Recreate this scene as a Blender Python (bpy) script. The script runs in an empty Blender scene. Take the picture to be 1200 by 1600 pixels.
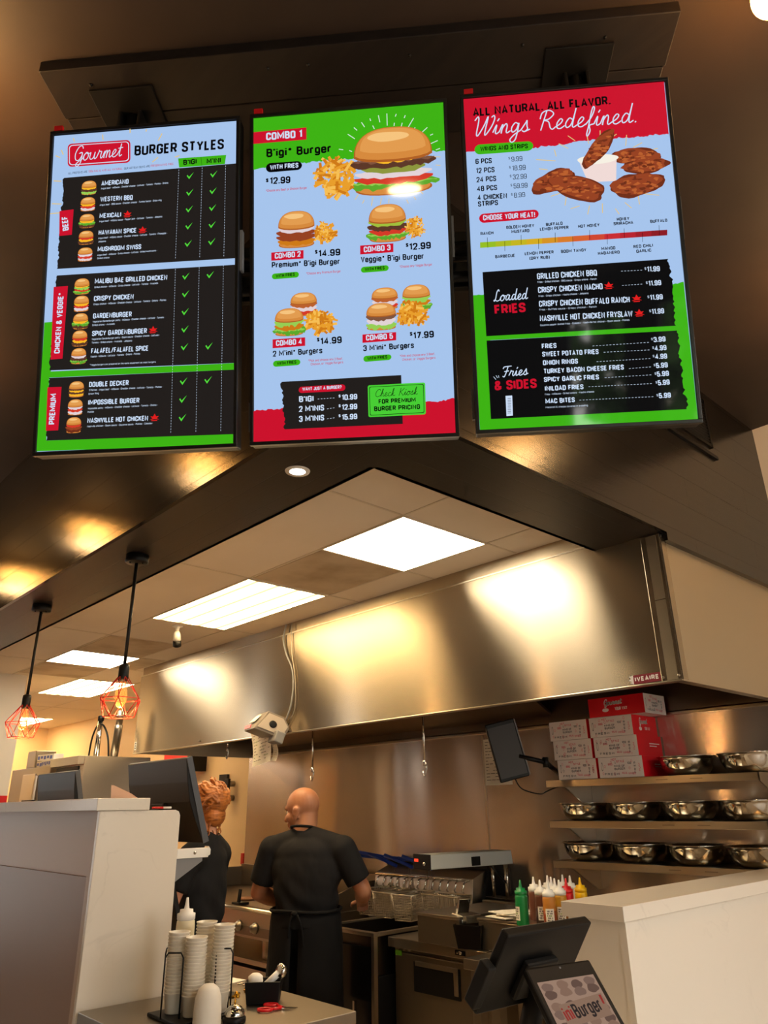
import bpy, bmesh, math, random
import numpy as np
from mathutils import Vector, Matrix, Euler
R = math.radians
scene = bpy.context.scene
COL = scene.collection
random.seed(7)

# ------------------------------------------------------------------ camera
def make_camera():
    pit, rol, yaw = R(22.0076), R(-0.88196), R(137.09296)
    fw = Vector((math.cos(yaw)*math.cos(pit), math.sin(yaw)*math.cos(pit), math.sin(pit)))
    r0 = Vector((math.sin(yaw), -math.cos(yaw), 0)); u0 = r0.cross(fw)
    r = r0*math.cos(rol)+u0*math.sin(rol); u = -r0*math.sin(rol)+u0*math.cos(rol)
    cam = bpy.data.cameras.new('camera'); ob = bpy.data.objects.new('camera', cam); COL.objects.link(ob)
    m = Matrix((r, u, -fw)).transposed().to_4x4(); m.translation = Vector((0, 0, 1.55))
    ob.matrix_world = m
    cam.sensor_fit = 'VERTICAL'; cam.sensor_height = 36.0; cam.lens = 36.0*1139.95/1600
    cam.clip_start = 0.02
    scene.camera = ob
make_camera()

# ------------------------------------------------------------------ world, exposure
w = bpy.data.worlds.new('sky'); scene.world = w; w.use_nodes = True
bg = w.node_tree.nodes['Background']
bg.inputs[0].default_value = (1.0, 0.97, 0.92, 1); bg.inputs[1].default_value = 7.5
scene.view_settings.view_transform = 'Standard'; scene.view_settings.look = 'None'
scene.view_settings.exposure = 0.22; scene.view_settings.gamma = 1.0
scene.view_settings.use_curve_mapping = False
scene.cycles.use_denoising = True
scene.cycles.max_bounces = 10; scene.cycles.diffuse_bounces = 5; scene.cycles.glossy_bounces = 5
scene.cycles.transparent_max_bounces = 8
scene.cycles.sample_clamp_indirect = 6.0
scene.cycles.caustics_reflective = True
PANEL_COOL = 17.0      # 2x2 LED panels
PANEL_WARM = 14.0      # 2x4 troffers
BULB_W = 6.0         # bare bulbs on the dining ceiling
PENDANT_W = 5.0

# window portals: they only guide samples towards the real openings
def portal(x, y, z, sy, sz):
    l = bpy.data.lights.new('window_portal', 'AREA'); l.shape = 'RECTANGLE'; l.size = sy; l.size_y = sz
    l.cycles.is_portal = True
    o = bpy.data.objects.new('window_portal', l); COL.objects.link(o)
    o.location = (x, y, z); o.rotation_euler = Vector((-1, 0, 0)).to_track_quat('-Z', 'Z').to_euler()

# ------------------------------------------------------------------ materials
def s2l(c):
    def f(v):
        v = v/255.0
        return v/12.92 if v <= 0.04045 else ((v+0.055)/1.055)**2.4
    return tuple(f(v) for v in c)+(1.0,)
MATS = {}
def mat(name, rgb=(128, 128, 128), rough=0.5, metal=0.0, spec=0.5, emit=None, es=0.0, trans=0.0, coat=0.0, alpha=1.0, ior=1.45, sss=0.0):
    if name in MATS: return MATS[name]
    m = bpy.data.materials.new(name); m.use_nodes = True
    b = m.node_tree.nodes['Principled BSDF']
    b.inputs['Base Color'].default_value = s2l(rgb)
    b.inputs['Roughness'].default_value = rough; b.inputs['Metallic'].default_value = metal
    b.inputs['Specular IOR Level'].default_value = spec; b.inputs['IOR'].default_value = ior
    if emit: b.inputs['Emission Color'].default_value = s2l(emit); b.inputs['Emission Strength'].default_value = es
    b.inputs['Transmission Weight'].default_value = trans; b.inputs['Coat Weight'].default_value = coat
    b.inputs['Alpha'].default_value = alpha
    if sss: b.inputs['Subsurface Weight'].default_value = sss; b.inputs['Subsurface Radius'].default_value = (0.02, 0.008, 0.004)
    MATS[name] = m
    return m
def nodes(m): return m.node_tree.nodes, m.node_tree.links, m.node_tree.nodes['Principled BSDF']
def add(m, t, **k):
    n = m.node_tree.nodes.new(t)
    for a, v in k.items():
        if a in n.inputs and not hasattr(n, a): n.inputs[a].default_value = v
        else: setattr(n, a, v)
    return n
def noisy(m, rgb2, scale=4.0, detail=4.0, stretch=(1, 1, 1), lo=0.4, hi=0.7, bump=0.0, rvar=0.0, bdist=0.01):
    ns, lk, b = nodes(m)
    tc = add(m, 'ShaderNodeTexCoord'); mp = add(m, 'ShaderNodeMapping'); mp.inputs['Scale'].default_value = stretch
    nz = add(m, 'ShaderNodeTexNoise'); nz.inputs['Scale'].default_value = scale; nz.inputs['Detail'].default_value = detail
    lk.new(tc.outputs['Object'], mp.inputs[0]); lk.new(mp.outputs[0], nz.inputs['Vector'])
    mr = add(m, 'ShaderNodeMapRange'); mr.inputs[1].default_value = lo; mr.inputs[2].default_value = hi
    lk.new(nz.outputs[0], mr.inputs[0])
    mx = add(m, 'ShaderNodeMix', data_type='RGBA')
    mx.inputs[6].default_value = b.inputs['Base Color'].default_value; mx.inputs[7].default_value = s2l(rgb2)
    lk.new(mr.outputs[0], mx.inputs[0]); lk.new(mx.outputs[2], b.inputs['Base Color'])
    if bump:
        bp = add(m, 'ShaderNodeBump'); bp.inputs['Strength'].default_value = bump; bp.inputs['Distance'].default_value = bdist
        lk.new(nz.outputs[0], bp.inputs['Height']); lk.new(bp.outputs[0], b.inputs['Normal'])
    if rvar:
        r0 = b.inputs['Roughness'].default_value
        m2 = add(m, 'ShaderNodeMapRange'); m2.inputs[3].default_value = r0-rvar; m2.inputs[4].default_value = r0+rvar
        lk.new(nz.outputs[0], m2.inputs[0]); lk.new(m2.outputs[0], b.inputs['Roughness'])
    return m
def steel(name, rgb, rough, aniso=0.0, tangent=(1, 0, 0), wob=0.06, wscale=(1.2, 1.2, 0.7), rvar=0.06, metal=1.0):
    m = mat(name, rgb, rough, metal); ns, lk, b = nodes(m)
    b.inputs['Anisotropic'].default_value = aniso
    if aniso:
        cx = add(m, 'ShaderNodeCombineXYZ'); cx.inputs[0].default_value, cx.inputs[1].default_value, cx.inputs[2].default_value = tangent
        lk.new(cx.outputs[0], b.inputs['Tangent'])
    ge = add(m, 'ShaderNodeNewGeometry'); mp = add(m, 'ShaderNodeMapping'); mp.inputs['Scale'].default_value = wscale
    nz = add(m, 'ShaderNodeTexNoise'); nz.inputs['Scale'].default_value = 1.0; nz.inputs['Detail'].default_value = 1.0
    lk.new(ge.outputs['Position'], mp.inputs[0]); lk.new(mp.outputs[0], nz.inputs['Vector'])
    bp = add(m, 'ShaderNodeBump'); bp.inputs['Strength'].default_value = wob; bp.inputs['Distance'].default_value = 0.12
    lk.new(nz.outputs[0], bp.inputs['Height']); lk.new(bp.outputs[0], b.inputs['Normal'])
    if rvar <= 0.02: return m
    n2 = add(m, 'ShaderNodeTexNoise'); n2.inputs['Scale'].default_value = 5.0; n2.inputs['Detail'].default_value = 8.0
    lk.new(ge.outputs['Position'], n2.inputs['Vector'])
    mr = add(m, 'ShaderNodeMapRange'); mr.inputs[1].default_value = 0.3; mr.inputs[2].default_value = 0.7
    mr.inputs[3].default_value = rough-rvar; mr.inputs[4].default_value = rough+rvar
    lk.new(n2.outputs[0], mr.inputs[0]); lk.new(mr.outputs[0], b.inputs['Roughness'])
    return m
def planks(name, rgb, ax, pitch, length, rough=0.4, gap=(10, 8, 7), off=0.0):
    """painted boards: ax = (axis along the board, axis across it) in world axes"""
    m = mat(name, rgb, rough); ns, lk, b = nodes(m)
    ge = add(m, 'ShaderNodeNewGeometry'); sx = add(m, 'ShaderNodeSeparateXYZ'); cx = add(m, 'ShaderNodeCombineXYZ')
    lk.new(ge.outputs['Position'], sx.inputs[0])
    lk.new(sx.outputs[ax[0]], cx.inputs[0])
    ad = add(m, 'ShaderNodeMath', operation='ADD'); ad.inputs[1].default_value = off
    lk.new(sx.outputs[ax[1]], ad.inputs[0]); lk.new(ad.outputs[0], cx.inputs[1])
    br = add(m, 'ShaderNodeTexBrick'); br.offset = 0.37
    br.inputs['Scale'].default_value = 1.0; br.inputs['Brick Width'].default_value = length; br.inputs['Row Height'].default_value = pitch
    br.inputs['Mortar Size'].default_value = 0.0022; br.inputs['Mortar Smooth'].default_value = 0.3
    c = s2l(rgb); br.inputs['Color1'].default_value = c; br.inputs['Color2'].default_value = tuple(v*1.25 for v in c[:3])+(1,)
    br.inputs['Mortar'].default_value = s2l(gap)
    lk.new(cx.outputs[0], br.inputs['Vector']); lk.new(br.outputs['Color'], b.inputs['Base Color'])
    mp = add(m, 'ShaderNodeMapping'); sc = [30, 30, 30]; sc[ax[0]] = 3; mp.inputs['Scale'].default_value = sc
    lk.new(ge.outputs['Position'], mp.inputs[0])
    nz = add(m, 'ShaderNodeTexNoise'); nz.inputs['Scale'].default_value = 1.0; nz.inputs['Detail'].default_value = 6.0
    lk.new(mp.outputs[0], nz.inputs['Vector'])
    n3 = add(m, 'ShaderNodeTexNoise'); n3.inputs['Scale'].default_value = 260.0; n3.inputs['Detail'].default_value = 2.0
    lk.new(ge.outputs['Position'], n3.inputs['Vector'])
    b1 = add(m, 'ShaderNodeBump'); b1.inputs['Strength'].default_value = 0.9; b1.inputs['Distance'].default_value = 0.0025; b1.invert = True
    b2 = add(m, 'ShaderNodeBump'); b2.inputs['Strength'].default_value = 0.25; b2.inputs['Distance'].default_value = 0.002
    b3 = add(m, 'ShaderNodeBump'); b3.inputs['Strength'].default_value = 0.35; b3.inputs['Distance'].default_value = 0.0006
    lk.new(br.outputs['Fac'], b1.inputs['Height']); lk.new(nz.outputs[0], b2.inputs['Height']); lk.new(n3.outputs[0], b3.inputs['Height'])
    lk.new(b1.outputs[0], b2.inputs['Normal']); lk.new(b2.outputs[0], b3.inputs['Normal']); lk.new(b3.outputs[0], b.inputs['Normal'])
    return m

M_boardX = planks('black_boards_along_x', (10, 8, 7), (0, 2), 0.165, 2.1, 0.15, gap=(44, 36, 30), off=0.055)
M_boardY = planks('black_boards_along_y', (21, 18, 16), (1, 2), 0.165, 2.1, 0.22, gap=(3, 3, 3), off=0.055)  # same black boards; right face colour raised to stand in for window glare
M_underX = planks('black_boards_under_x', (30, 25, 23), (0, 1), 0.14, 2.4, 0.35)
M_underY = planks('black_boards_under_y', (30, 25, 23), (1, 0), 0.14, 2.4, 0.35)
M_blackpaint = noisy(mat('black_brown_paint', (56, 43, 35), 0.6), (48, 37, 30), 3.0)
M_beam = noisy(mat('stained_black_wood', (34, 27, 23), 0.45), (22, 17, 15), 2.0, 6, (2, 12, 12), bump=0.3, bdist=0.004)
M_tile = noisy(mat('ceiling_tile', (226, 214, 196), 0.85), (219, 206, 187), 1.5)
M_tileold = noisy(mat('ceiling_tile_grimy', (196, 178, 152), 0.85), (166, 146, 118), 4.0, 6)
M_tbar = mat('ceiling_grid_metal', (206, 192, 170), 0.6)
M_cream = noisy(mat('cream_wall_paint', (231, 203, 160), 0.5), (224, 193, 148), 1.0)
M_white_wall = mat('white_wall_paint', (228, 220, 208), 0.6)
M_red_paint = mat('red_paint', (205, 14, 24), 0.45)
M_hood = steel('hood_steel', (176, 163, 142), 0.25, 0.98, (0, 0, 1), 0.05, rvar=0.02, metal=0.95)
M_hoodside = steel('hood_side_steel', (196, 184, 160), 0.36, 0.8, (0, 0, 1), 0.04, rvar=0.02, metal=0.9)
M_back = steel('backsplash_steel', (216, 200, 184), 0.18, 0.98, (0, 0, 1), 0.16, rvar=0.02, metal=0.78)
M_steel = steel('brushed_steel', (196, 186, 170), 0.3, 0.0, wob=0.02, rvar=0.0)
M_steeld = steel('dull_steel', (150, 140, 126), 0.38, 0.0, wob=0.02, rvar=0.0)
M_shelf = steel('shelf_steel', (200, 188, 168), 0.28, 0.5, (0, 0, 1), 0.04, rvar=0.02)
M_bowl = steel('bowl_steel', (205, 200, 190), 0.09, 0.0, wob=0.0, rvar=0.0)
M_chrome = mat('chrome', (215, 212, 205), 0.12, 1.0)
M_hoodin = steel('hood_interior_steel', (120, 105, 92), 0.35, 0.0, wob=0.05)
M_black = mat('black_plastic', (13, 12, 12), 0.45, spec=0.3)
M_blackm = mat('black_powder_coat', (14, 13, 13), 0.5, spec=0.35)
M_blackgl = mat('black_gloss', (12, 11, 11), 0.15)
M_grey = mat('grey_plastic', (120, 120, 122), 0.45)
M_white = mat('white_plastic', (232, 228, 220), 0.4)
M_paper = noisy(mat('paper', (240, 234, 220), 0.8), (232, 225, 208), 12)
M_quartz = mat('white_quartz', (220, 211, 197), 0.22)
def quartz(m):
    ns, lk, b = nodes(m)
    ge = add(m, 'ShaderNodeNewGeometry')
    nz = add(m, 'ShaderNodeTexNoise'); nz.inputs['Scale'].default_value = 2.2; nz.inputs['Detail'].default_value = 5.0; nz.inputs['Distortion'].default_value = 1.6
    lk.new(ge.outputs['Position'], nz.inputs['Vector'])
    cr = add(m, 'ShaderNodeValToRGB'); e = cr.color_ramp.elements
    e[0].position = 0.488; e[0].color = (0, 0, 0, 1); e[1].position = 0.5; e[1].color = (1, 1, 1, 1)
    k = cr.color_ramp.elements.new(0.512); k.color = (0, 0, 0, 1)
    lk.new(nz.outputs[0], cr.inputs[0])
    n2 = add(m, 'ShaderNodeTexNoise'); n2.inputs['Scale'].default_value = 3.5; n2.inputs['Detail'].default_value = 2.0
    lk.new(ge.outputs['Position'], n2.inputs['Vector'])
    m2 = add(m, 'ShaderNodeMapRange'); m2.inputs[1].default_value = 0.5; m2.inputs[2].default_value = 0.72; m2.inputs[4].default_value = 0.22
    lk.new(n2.outputs[0], m2.inputs[0])
    mu = add(m, 'ShaderNodeMath', operation='MULTIPLY'); lk.new(cr.outputs[0], mu.inputs[0]); lk.new(m2.outputs[0], mu.inputs[1])
    mx = add(m, 'ShaderNodeMix', data_type='RGBA'); mx.inputs[6].default_value = s2l((220, 211, 197)); mx.inputs[7].default_value = s2l((176, 168, 158))
    lk.new(mu.outputs[0], mx.inputs[0]); lk.new(mx.outputs[2], b.inputs['Base Color'])
quartz(M_quartz)
M_tan = mat('tan_lower_front', (146, 114, 90), 0.4)
M_beige = mat('beige_laminate', (186, 158, 132), 0.4)
M_wood_floor = noisy(mat('floor_tile', (178, 160, 140), 0.35), (160, 142, 122), 3.0)
M_skin1 = noisy(mat('skin_tan', (166, 114, 84), 0.5, sss=0.08), (160, 100, 66), 9)
M_skin2 = noisy(mat('skin_light', (214, 156, 124), 0.5, sss=0.08), (200, 138, 106), 9)
M_hair = noisy(mat('auburn_hair', (186, 112, 50), 0.45), (112, 58, 24), 3.0, 4, (6, 6, 30), bump=0.6, bdist=0.01)
def cloth(name, rgb, rgb2):
    m = mat(name, rgb, 0.85, spec=0.25)
    noisy(m, rgb2, 5.0, 3, (1, 1, 0.6), bump=0.75, bdist=0.035)
    return m
M_tee = cloth('black_jersey', (30, 29, 30), (20, 19, 20))
M_apron = cloth('black_twill', (17, 16, 17), (11, 11, 12))
M_jeans = cloth('charcoal_denim', (38, 34, 36), (24, 22, 24))
M_redpl = mat('red_plastic', (205, 22, 28), 0.35)
M_yel = mat('yellow_plastic', (238, 186, 10), 0.35)
M_green = mat('green_plastic', (22, 128, 62), 0.35)
M_clearcup = mat('translucent_plastic', (222, 214, 198), 0.3)
M_gold = mat('gold_metal', (214, 160, 50), 0.25, 1.0)
M_blue = mat('blue_rubber', (30, 70, 190), 0.4)
M_wire = mat('basket_wire', (206, 192, 168), 0.35, 0.9)
M_redwire = mat('red_wire', (206, 52, 40), 0.45)

# ------------------------------------------------------------------ mesh builder
class MB:
    def __init__(s): s.v = []; s.f = []; s.m = []; s.sm = []
    def raw(s, vs, fs, mi=0, smooth=False):
        o = len(s.v); s.v += [tuple(v) for v in vs]
        for f in fs: s.f.append([i+o for i in f]); s.m.append(mi); s.sm.append(smooth)
        return s
    def box(s, x0, y0, z0, x1, y1, z1, mi=0):
        x0, x1 = sorted((x0, x1)); y0, y1 = sorted((y0, y1)); z0, z1 = sorted((z0, z1))
        vs = [(x0, y0, z0), (x1, y0, z0), (x1, y1, z0), (x0, y1, z0), (x0, y0, z1), (x1, y0, z1), (x1, y1, z1), (x0, y1, z1)]
        return s.raw(vs, [(0, 3, 2, 1), (4, 5, 6, 7), (0, 1, 5, 4), (1, 2, 6, 5), (2, 3, 7, 6), (3, 0, 4, 7)], mi)
    def obox(s, c, size, rot=None, mi=0):
        M = rot.to_matrix() if isinstance(rot, Euler) else (rot or Matrix.Identity(3)); c = Vector(c)
        vs = [c+M @ Vector((sx*size[0]/2, sy*size[1]/2, sz*size[2]/2)) for sz in (-1, 1) for sx, sy in ((-1, -1), (1, -1), (1, 1), (-1, 1))]
        return s.raw(vs, [(0, 3, 2, 1), (4, 5, 6, 7), (0, 1, 5, 4), (1, 2, 6, 5), (2, 3, 7, 6), (3, 0, 4, 7)], mi)
    def tube(s, pts, r, n=8, mi=0, caps=True, closed=False):
        pts = [Vector(p) for p in pts]; rs = r if isinstance(r, (list, tuple)) else [r]*len(pts)
        N = len(pts); up = None; rings = []
        for i, p in enumerate(pts):
            if closed: d = (pts[(i+1) % N]-pts[i-1])
            else: d = (pts[min(i+1, N-1)]-pts[max(i-1, 0)])
            d.normalize()
            if up is None: up = d.orthogonal().normalized()
            else: up = (up-d*up.dot(d)); up = up.normalized() if up.length > 1e-6 else d.orthogonal().normalized()
            b = d.cross(up); rings.append([p+(up*math.cos(a)+b*math.sin(a))*rs[i] for a in [2*math.pi*k/n for k in range(n)]])
        vs = [v for ring in rings for v in ring]; fs = []
        for i in range(N if closed else N-1):
            j = (i+1) % N
            for k in range(n): fs.append((i*n+k, i*n+(k+1) % n, j*n+(k+1) % n, j*n+k))
        s.raw(vs, fs, mi, True)
        if caps and not closed:
            o = len(s.v)-len(vs)
            s.f.append([o+k for k in range(n)][::-1]); s.m.append(mi); s.sm.append(False)
            s.f.append([o+(N-1)*n+k for k in range(n)]); s.m.append(mi); s.sm.append(False)
        return s
    def cyl(s, p0, p1, r0, r1=None, n=20, mi=0): return s.tube([p0, p1], [r0, r0 if r1 is None else r1], n, mi)
    def lathe(s, prof, c=(0, 0, 0), n=28, mi=0, M=None, smooth=True, sx=1.0, sy=1.0, caps=True):
        c = Vector(c); vs = []; fs = []
        for r, z in prof:
            for k in range(n):
                a = 2*math.pi*k/n; v = Vector((r*math.cos(a)*sx, r*math.sin(a)*sy, z)); vs.append(c+(M @ v if M else v))
        for i in range(len(prof)-1):
            for k in range(n): fs.append((i*n+k, i*n+(k+1) % n, (i+1)*n+(k+1) % n, (i+1)*n+k))
        s.raw(vs, fs, mi, smooth)
        o = len(s.v)-len(vs)
        if not caps: return s
        if prof[0][0] > 1e-6: s.f.append([o+k for k in range(n)][::-1]); s.m.append(mi); s.sm.append(False)
        if prof[-1][0] > 1e-6: s.f.append([o+(len(prof)-1)*n+k for k in range(n)]); s.m.append(mi); s.sm.append(False)
        return s
    def sphere(s, c, r, nu=16, nv=10, mi=0, M=None):
        r = (r, r, r) if not isinstance(r, (tuple, list)) else r
        c = Vector(c); vs = []; fs = []
        for i in range(nv+1):
            t = math.pi*i/nv
            for k in range(nu):
                a = 2*math.pi*k/nu; v = Vector((r[0]*math.sin(t)*math.cos(a), r[1]*math.sin(t)*math.sin(a), -r[2]*math.cos(t)))
                vs.append(c+(M @ v if M else v))
        for i in range(nv):
            for k in range(nu): fs.append((i*nu+k, i*nu+(k+1) % nu, (i+1)*nu+(k+1) % nu, (i+1)*nu+k))
        return s.raw(vs, fs, mi, True)
    def prism(s, poly, axis, a0, a1, mi=0):
        """poly: 2D points in the two other axes (in x,y,z order), counter-clockwise or not"""
        n = len(poly); vs = []
        for a in (a0, a1):
            for p in poly:
                v = [0, 0, 0]; o = [i for i in range(3) if i != axis]; v[axis] = a; v[o[0]] = p[0]; v[o[1]] = p[1]; vs.append(tuple(v))
        fs = [tuple(range(n))[::-1], tuple(range(n, 2*n))]+[(k, (k+1) % n, n+(k+1) % n, n+k) for k in range(n)]
        return s.raw(vs, fs, mi)
    def build(s, name, mats, parent=None, bevel=0.0, world=True, seg=2, recalc=True):
        me = bpy.data.meshes.new(name); M = None
        if parent is not None and world: M = parent.matrix_basis.inverted()
        vs = [M @ Vector(v) for v in s.v] if M else s.v
        me.from_pydata(vs, [], s.f)
        for m in (mats if isinstance(mats, (list, tuple)) else [mats]): me.materials.append(m)
        me.polygons.foreach_set('material_index', s.m); me.polygons.foreach_set('use_smooth', s.sm)
        if recalc:
            bm = bmesh.new(); bm.from_mesh(me); bmesh.ops.recalc_face_normals(bm, faces=bm.faces); bm.to_mesh(me); bm.free()
        me.update()
        o = bpy.data.objects.new(name, me); COL.objects.link(o)
        if parent is not None: o.parent = parent
        if bevel:
            b = o.modifiers.new('bevel', 'BEVEL'); b.width = bevel; b.segments = seg; b.limit_method = 'ANGLE'; b.angle_limit = R(40)
        return o
def catmull(p, n=5):
    p = [np.array(q, float) for q in p]; out = []
    for i in range(len(p)-1):
        a = p[i-1] if i else p[i]; b = p[i]; c = p[i+1]; d = p[i+2] if i+2 < len(p) else p[i+1]
        for k in range(n):
            t = k/n; out.append(0.5*((2*b)+(-a+c)*t+(2*a-5*b+4*c-d)*t*t+(-a+3*b-3*c+d)*t**3))
    out.append(p[-1]); return out
def tag(o, label=None, cat=None, group=None, kind=None):
    if label: o['label'] = label
    if cat: o['category'] = cat
    if group: o['group'] = group
    if kind: o['kind'] = kind
    return o
def thing(name, label, cat, loc=(0, 0, 0), rot=(0, 0, 0), group=None):
    o = bpy.data.objects.new(name, None); COL.objects.link(o); o.empty_display_size = 0.05
    o.location = loc; o.rotation_euler = rot
    o.matrix_basis = Matrix.LocRotScale(Vector(loc), Euler(rot) if not isinstance(rot, Euler) else rot, None)
    return tag(o, label, cat, group)
def solo(o, label, cat, group=None): return tag(o, label, cat, group)
def struct(o, label=None):
    o['kind'] = 'structure'
    if label: o['label'] = label
    return o
def kids(o): return [c for c in COL.objects if c.parent == o]
def copy_tree(o, parent=None):
    c = o.copy(); COL.objects.link(c)
    if parent is not None: c.parent = parent
    for ch in kids(o): copy_tree(ch, c)
    return c
# ------------------------------------------------------------------ setting
ZC, ZK, ZS = 3.77, 2.83, 2.717          # dining ceiling, kitchen ceiling, soffit underside
XO, YO = -1.44, 1.24                    # outer faces of the soffit
XI, YI = -1.82, 1.645                   # its inner edge
XR, YB, XL = 2.7, -5.5, -13.0           # far limits of the dining room and kitchen
YW = 4.42                               # back wall of the kitchen
m = MB(); m.box(XL, YB, -0.1, XR, 4.6, 0.0); struct(m.build('floor', M_wood_floor), 'tan tiled floor')
m = MB(); m.box(-8.6, YB, ZC, XR, 4.7, ZC+0.1); struct(m.build('ceiling', M_blackpaint), 'black painted dining ceiling')
m = MB(); m.box(XL, YI-0.01, ZK, XI+0.005, YW, ZK+0.05); m.box(XI+0.005, 3.112, ZK, XO-0.02, YW, ZK+0.05); struct(m.build('ceiling_kitchen', M_tile), 'white tile kitchen ceiling')
m = MB()
for y in (2.255, 2.862, 3.47): m.box(XL, y-0.006, ZK-0.003, XI, y+0.006, ZK+0.002)
for x, ya, yb in ((-2.29, YI, 3.11), (-2.915, 2.255, 3.11), (-3.615, YI, 3.11), (-4.87, 2.255, 3.11), (-5.6, YI, 2.86), (-6.32, 2.255, 3.47), (-6.97, YI, 3.47), (-7.75, 2.255, YW), (-9.0, YI, YW), (-10.2, YI, YW)): m.box(x-0.006, ya, ZK-0.003, x+0.006, yb, ZK+0.002)
struct(m.build('trim_ceiling_grid', M_tbar), 'thin ceiling grid')
m = MB()
for x0, x1, y0, y1 in ((-3.6, -2.93, 2.27, 2.85), (-6.3, -5.62, 2.27, 2.85), (-7.74, -6.99, 2.27, 2.85), (-6.96, -6.34, 2.88, 3.1)): m.box(x0, y0, ZK-0.003, x1, y1, ZK+0.002)
struct(m.build('trim_grimy_tiles', M_tileold), 'grimy ceiling tiles')
# soffit: an L of black boards round the kitchen opening
m = MB(); m.box(-9.0, YO, ZS, XO, YO+0.02, ZC, 0); m.box(-9.0, YO+0.02, ZS, XO, YI, ZS+0.02, 1); m.box(-9.0, YI-0.02, ZS, XI, YI, ZC, 1)
struct(m.build('wall_soffit_front', [M_boardX, M_underX]), 'black boarded soffit, left run')
m = MB(); m.box(XO-0.02, YO, ZS, XO, 4.59, ZC, 0); m.box(XI, YI, ZS, XO-0.02, 3.112, ZS+0.02, 1); m.box(XI, YI, ZS, XI+0.02, 3.112, ZC, 1)
m.box(XO-0.03, 3.13, ZS-0.04, XO, 4.59, ZS, 0)
struct(m.build('wall_soffit_right', [M_boardY, M_underY]), 'black boarded soffit, right run')
m = MB(); m.box(XL, YW, 0, -1.44, YW+0.3, ZK); struct(m.build('wall_back', M_cream), 'cream back wall of the kitchen')
m = MB(); m.box(XL-0.1, 1.2, 0, XL, YW, ZK); struct(m.build('wall_left', M_cream), 'cream end wall')
m = MB(); m.box(-1.47, 4.59, 0, XR, 4.8, ZC); struct(m.build('wall_right', M_white_wall), 'pale wall right of the soffit')
m = MB(); m.box(-13, YB-0.1, 0, XR, YB, ZC); struct(m.build('wall_dining', M_blackpaint), 'dark dining wall')
STREAK_SLOTS = ((0.45, 0.72), (-1.3, -0.98), (-3.5, -3.1))  # slots added to the unseen end wall to streak the backsplash with light
m = MB(); m.box(-8.7, YB, 2.5, -8.6, 1.24, ZC); m.box(-8.7, YB, 0, -8.6, 1.24, 0.3)
for a, b in zip([YB]+[q[1] for q in STREAK_SLOTS[::-1]], [q[0] for q in STREAK_SLOTS[::-1]]+[1.24]): m.box(-8.7, a, 0.3, -8.6, b, 2.5)
struct(m.build('wall_dining_end', M_blackpaint), 'dark dining end wall with added light slots')
m = MB(); m.box(-13, 1.2, 0, -7.99, 1.24, ZK); m.box(-13, 1.24, ZK, -9, 1.26, ZC); struct(m.build('wall_kitchen_front', M_white_wall), 'kitchen front wall')
# pale pier at the far left with a red lower part
m = MB(); m.box(-8.5, 1.66, 0, -7.9, 2.4, ZK, 0); m.box(-7.9, 1.66, 0.1, -7.896, 2.4, 1.70, 1)
m.box(-8.5, 1.24, 0, -7.9, 1.66, 2.7, 0)
struct(m.build('wall_pier', [M_white_wall, M_red_paint]), 'white pier with red lower band')
# window wall of the dining room (behind and to the right of the camera)
WIN = ((-1.4, -0.75), (-0.55, 0.6), (0.8, 2.2), (2.4, 3.9)); WT = 3.55
m = MB(); m.box(XR, YB, 0, XR+0.15, 4.6, 0.35); m.box(XR, YB, WT, XR+0.15, 4.6, ZC)
for a, b in zip([YB]+[q[1] for q in WIN], [q[0] for q in WIN]+[4.6]): m.box(XR, a, 0.35, XR+0.15, b, WT)
struct(m.build('wall_window_side', M_blackpaint), 'dark wall with shop windows')
M_winglass = mat('window_glass', (255, 255, 255), 0.0, trans=1.0, ior=1.01)
for i, (a, b) in enumerate(WIN):
    m = MB(); t = 0.05
    m.box(XR+0.03, a, 0.35, XR+0.09, a+t, WT); m.box(XR+0.03, b-t, 0.35, XR+0.09, b, WT); m.box(XR+0.03, a, 0.35, XR+0.09, b, 0.4); m.box(XR+0.03, a, WT-0.05, XR+0.09, b, WT); m.box(XR+0.03, a, 2.35, XR+0.09, b, 2.41)
    struct(m.build('window_%d' % (i+1), M_blackm), 'black framed shop window')
    portal(XR+0.16, (a+b)/2, (0.35+WT)/2, b-a, WT-0.35)
# outside: pavement, a tree line and the shops across the road, seen only mirrored in the glossy screen
m = MB(); m.box(XR+0.2, -20, -0.12, 40, 20, -0.02); struct(m.build('floor_pavement', mat('pavement', (170, 165, 158), 0.8)), 'pale pavement outside')
m = MB(); m.box(30, -20, 0, 31, 20, 6.0, 0); m.box(29.9, -3, 2.6, 30, 4, 3.6, 1)
struct(m.build('wall_across_road', [mat('stucco', (200, 190, 175), 0.8), M_red_paint]), 'shop across the road')
def tree(x, y, h, r):
    t = thing('street_tree', 'green street tree outside the shop windows', 'tree', (x, y, -0.02), group='street trees outside')
    k = MB(); k.tube([(x, y, -0.02), (x+0.1, y, h*0.4), (x, y+0.1, h*0.7)], [0.16, 0.12, 0.06]); k.build('trunk', mat('bark', (84, 68, 54), 0.9), t)
    k = MB(); rnd = random.Random(int(y*10))
    for i in range(900):
        while True:
            v = Vector((rnd.uniform(-1, 1), rnd.uniform(-1, 1), rnd.uniform(-1, 1)))
            if 0.25 < v.length < 1: break
        c = Vector((x, y, h*0.68))+v*r; s = rnd.uniform(0.09, 0.2)
        q = Euler((rnd.uniform(0, 6), rnd.uniform(0, 6), 0)).to_matrix()
        k.raw([c+q @ Vector(p)*s for p in ((-1, -0.5, 0), (0, -0.9, 0.1), (1, 0, 0), (0, 0.9, 0.1), (-1, 0.5, 0))], [(0, 1, 2, 3, 4)], 0)
    k.build('foliage', mat('leaves', (70, 110, 48), 0.6), t, recalc=False)
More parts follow.
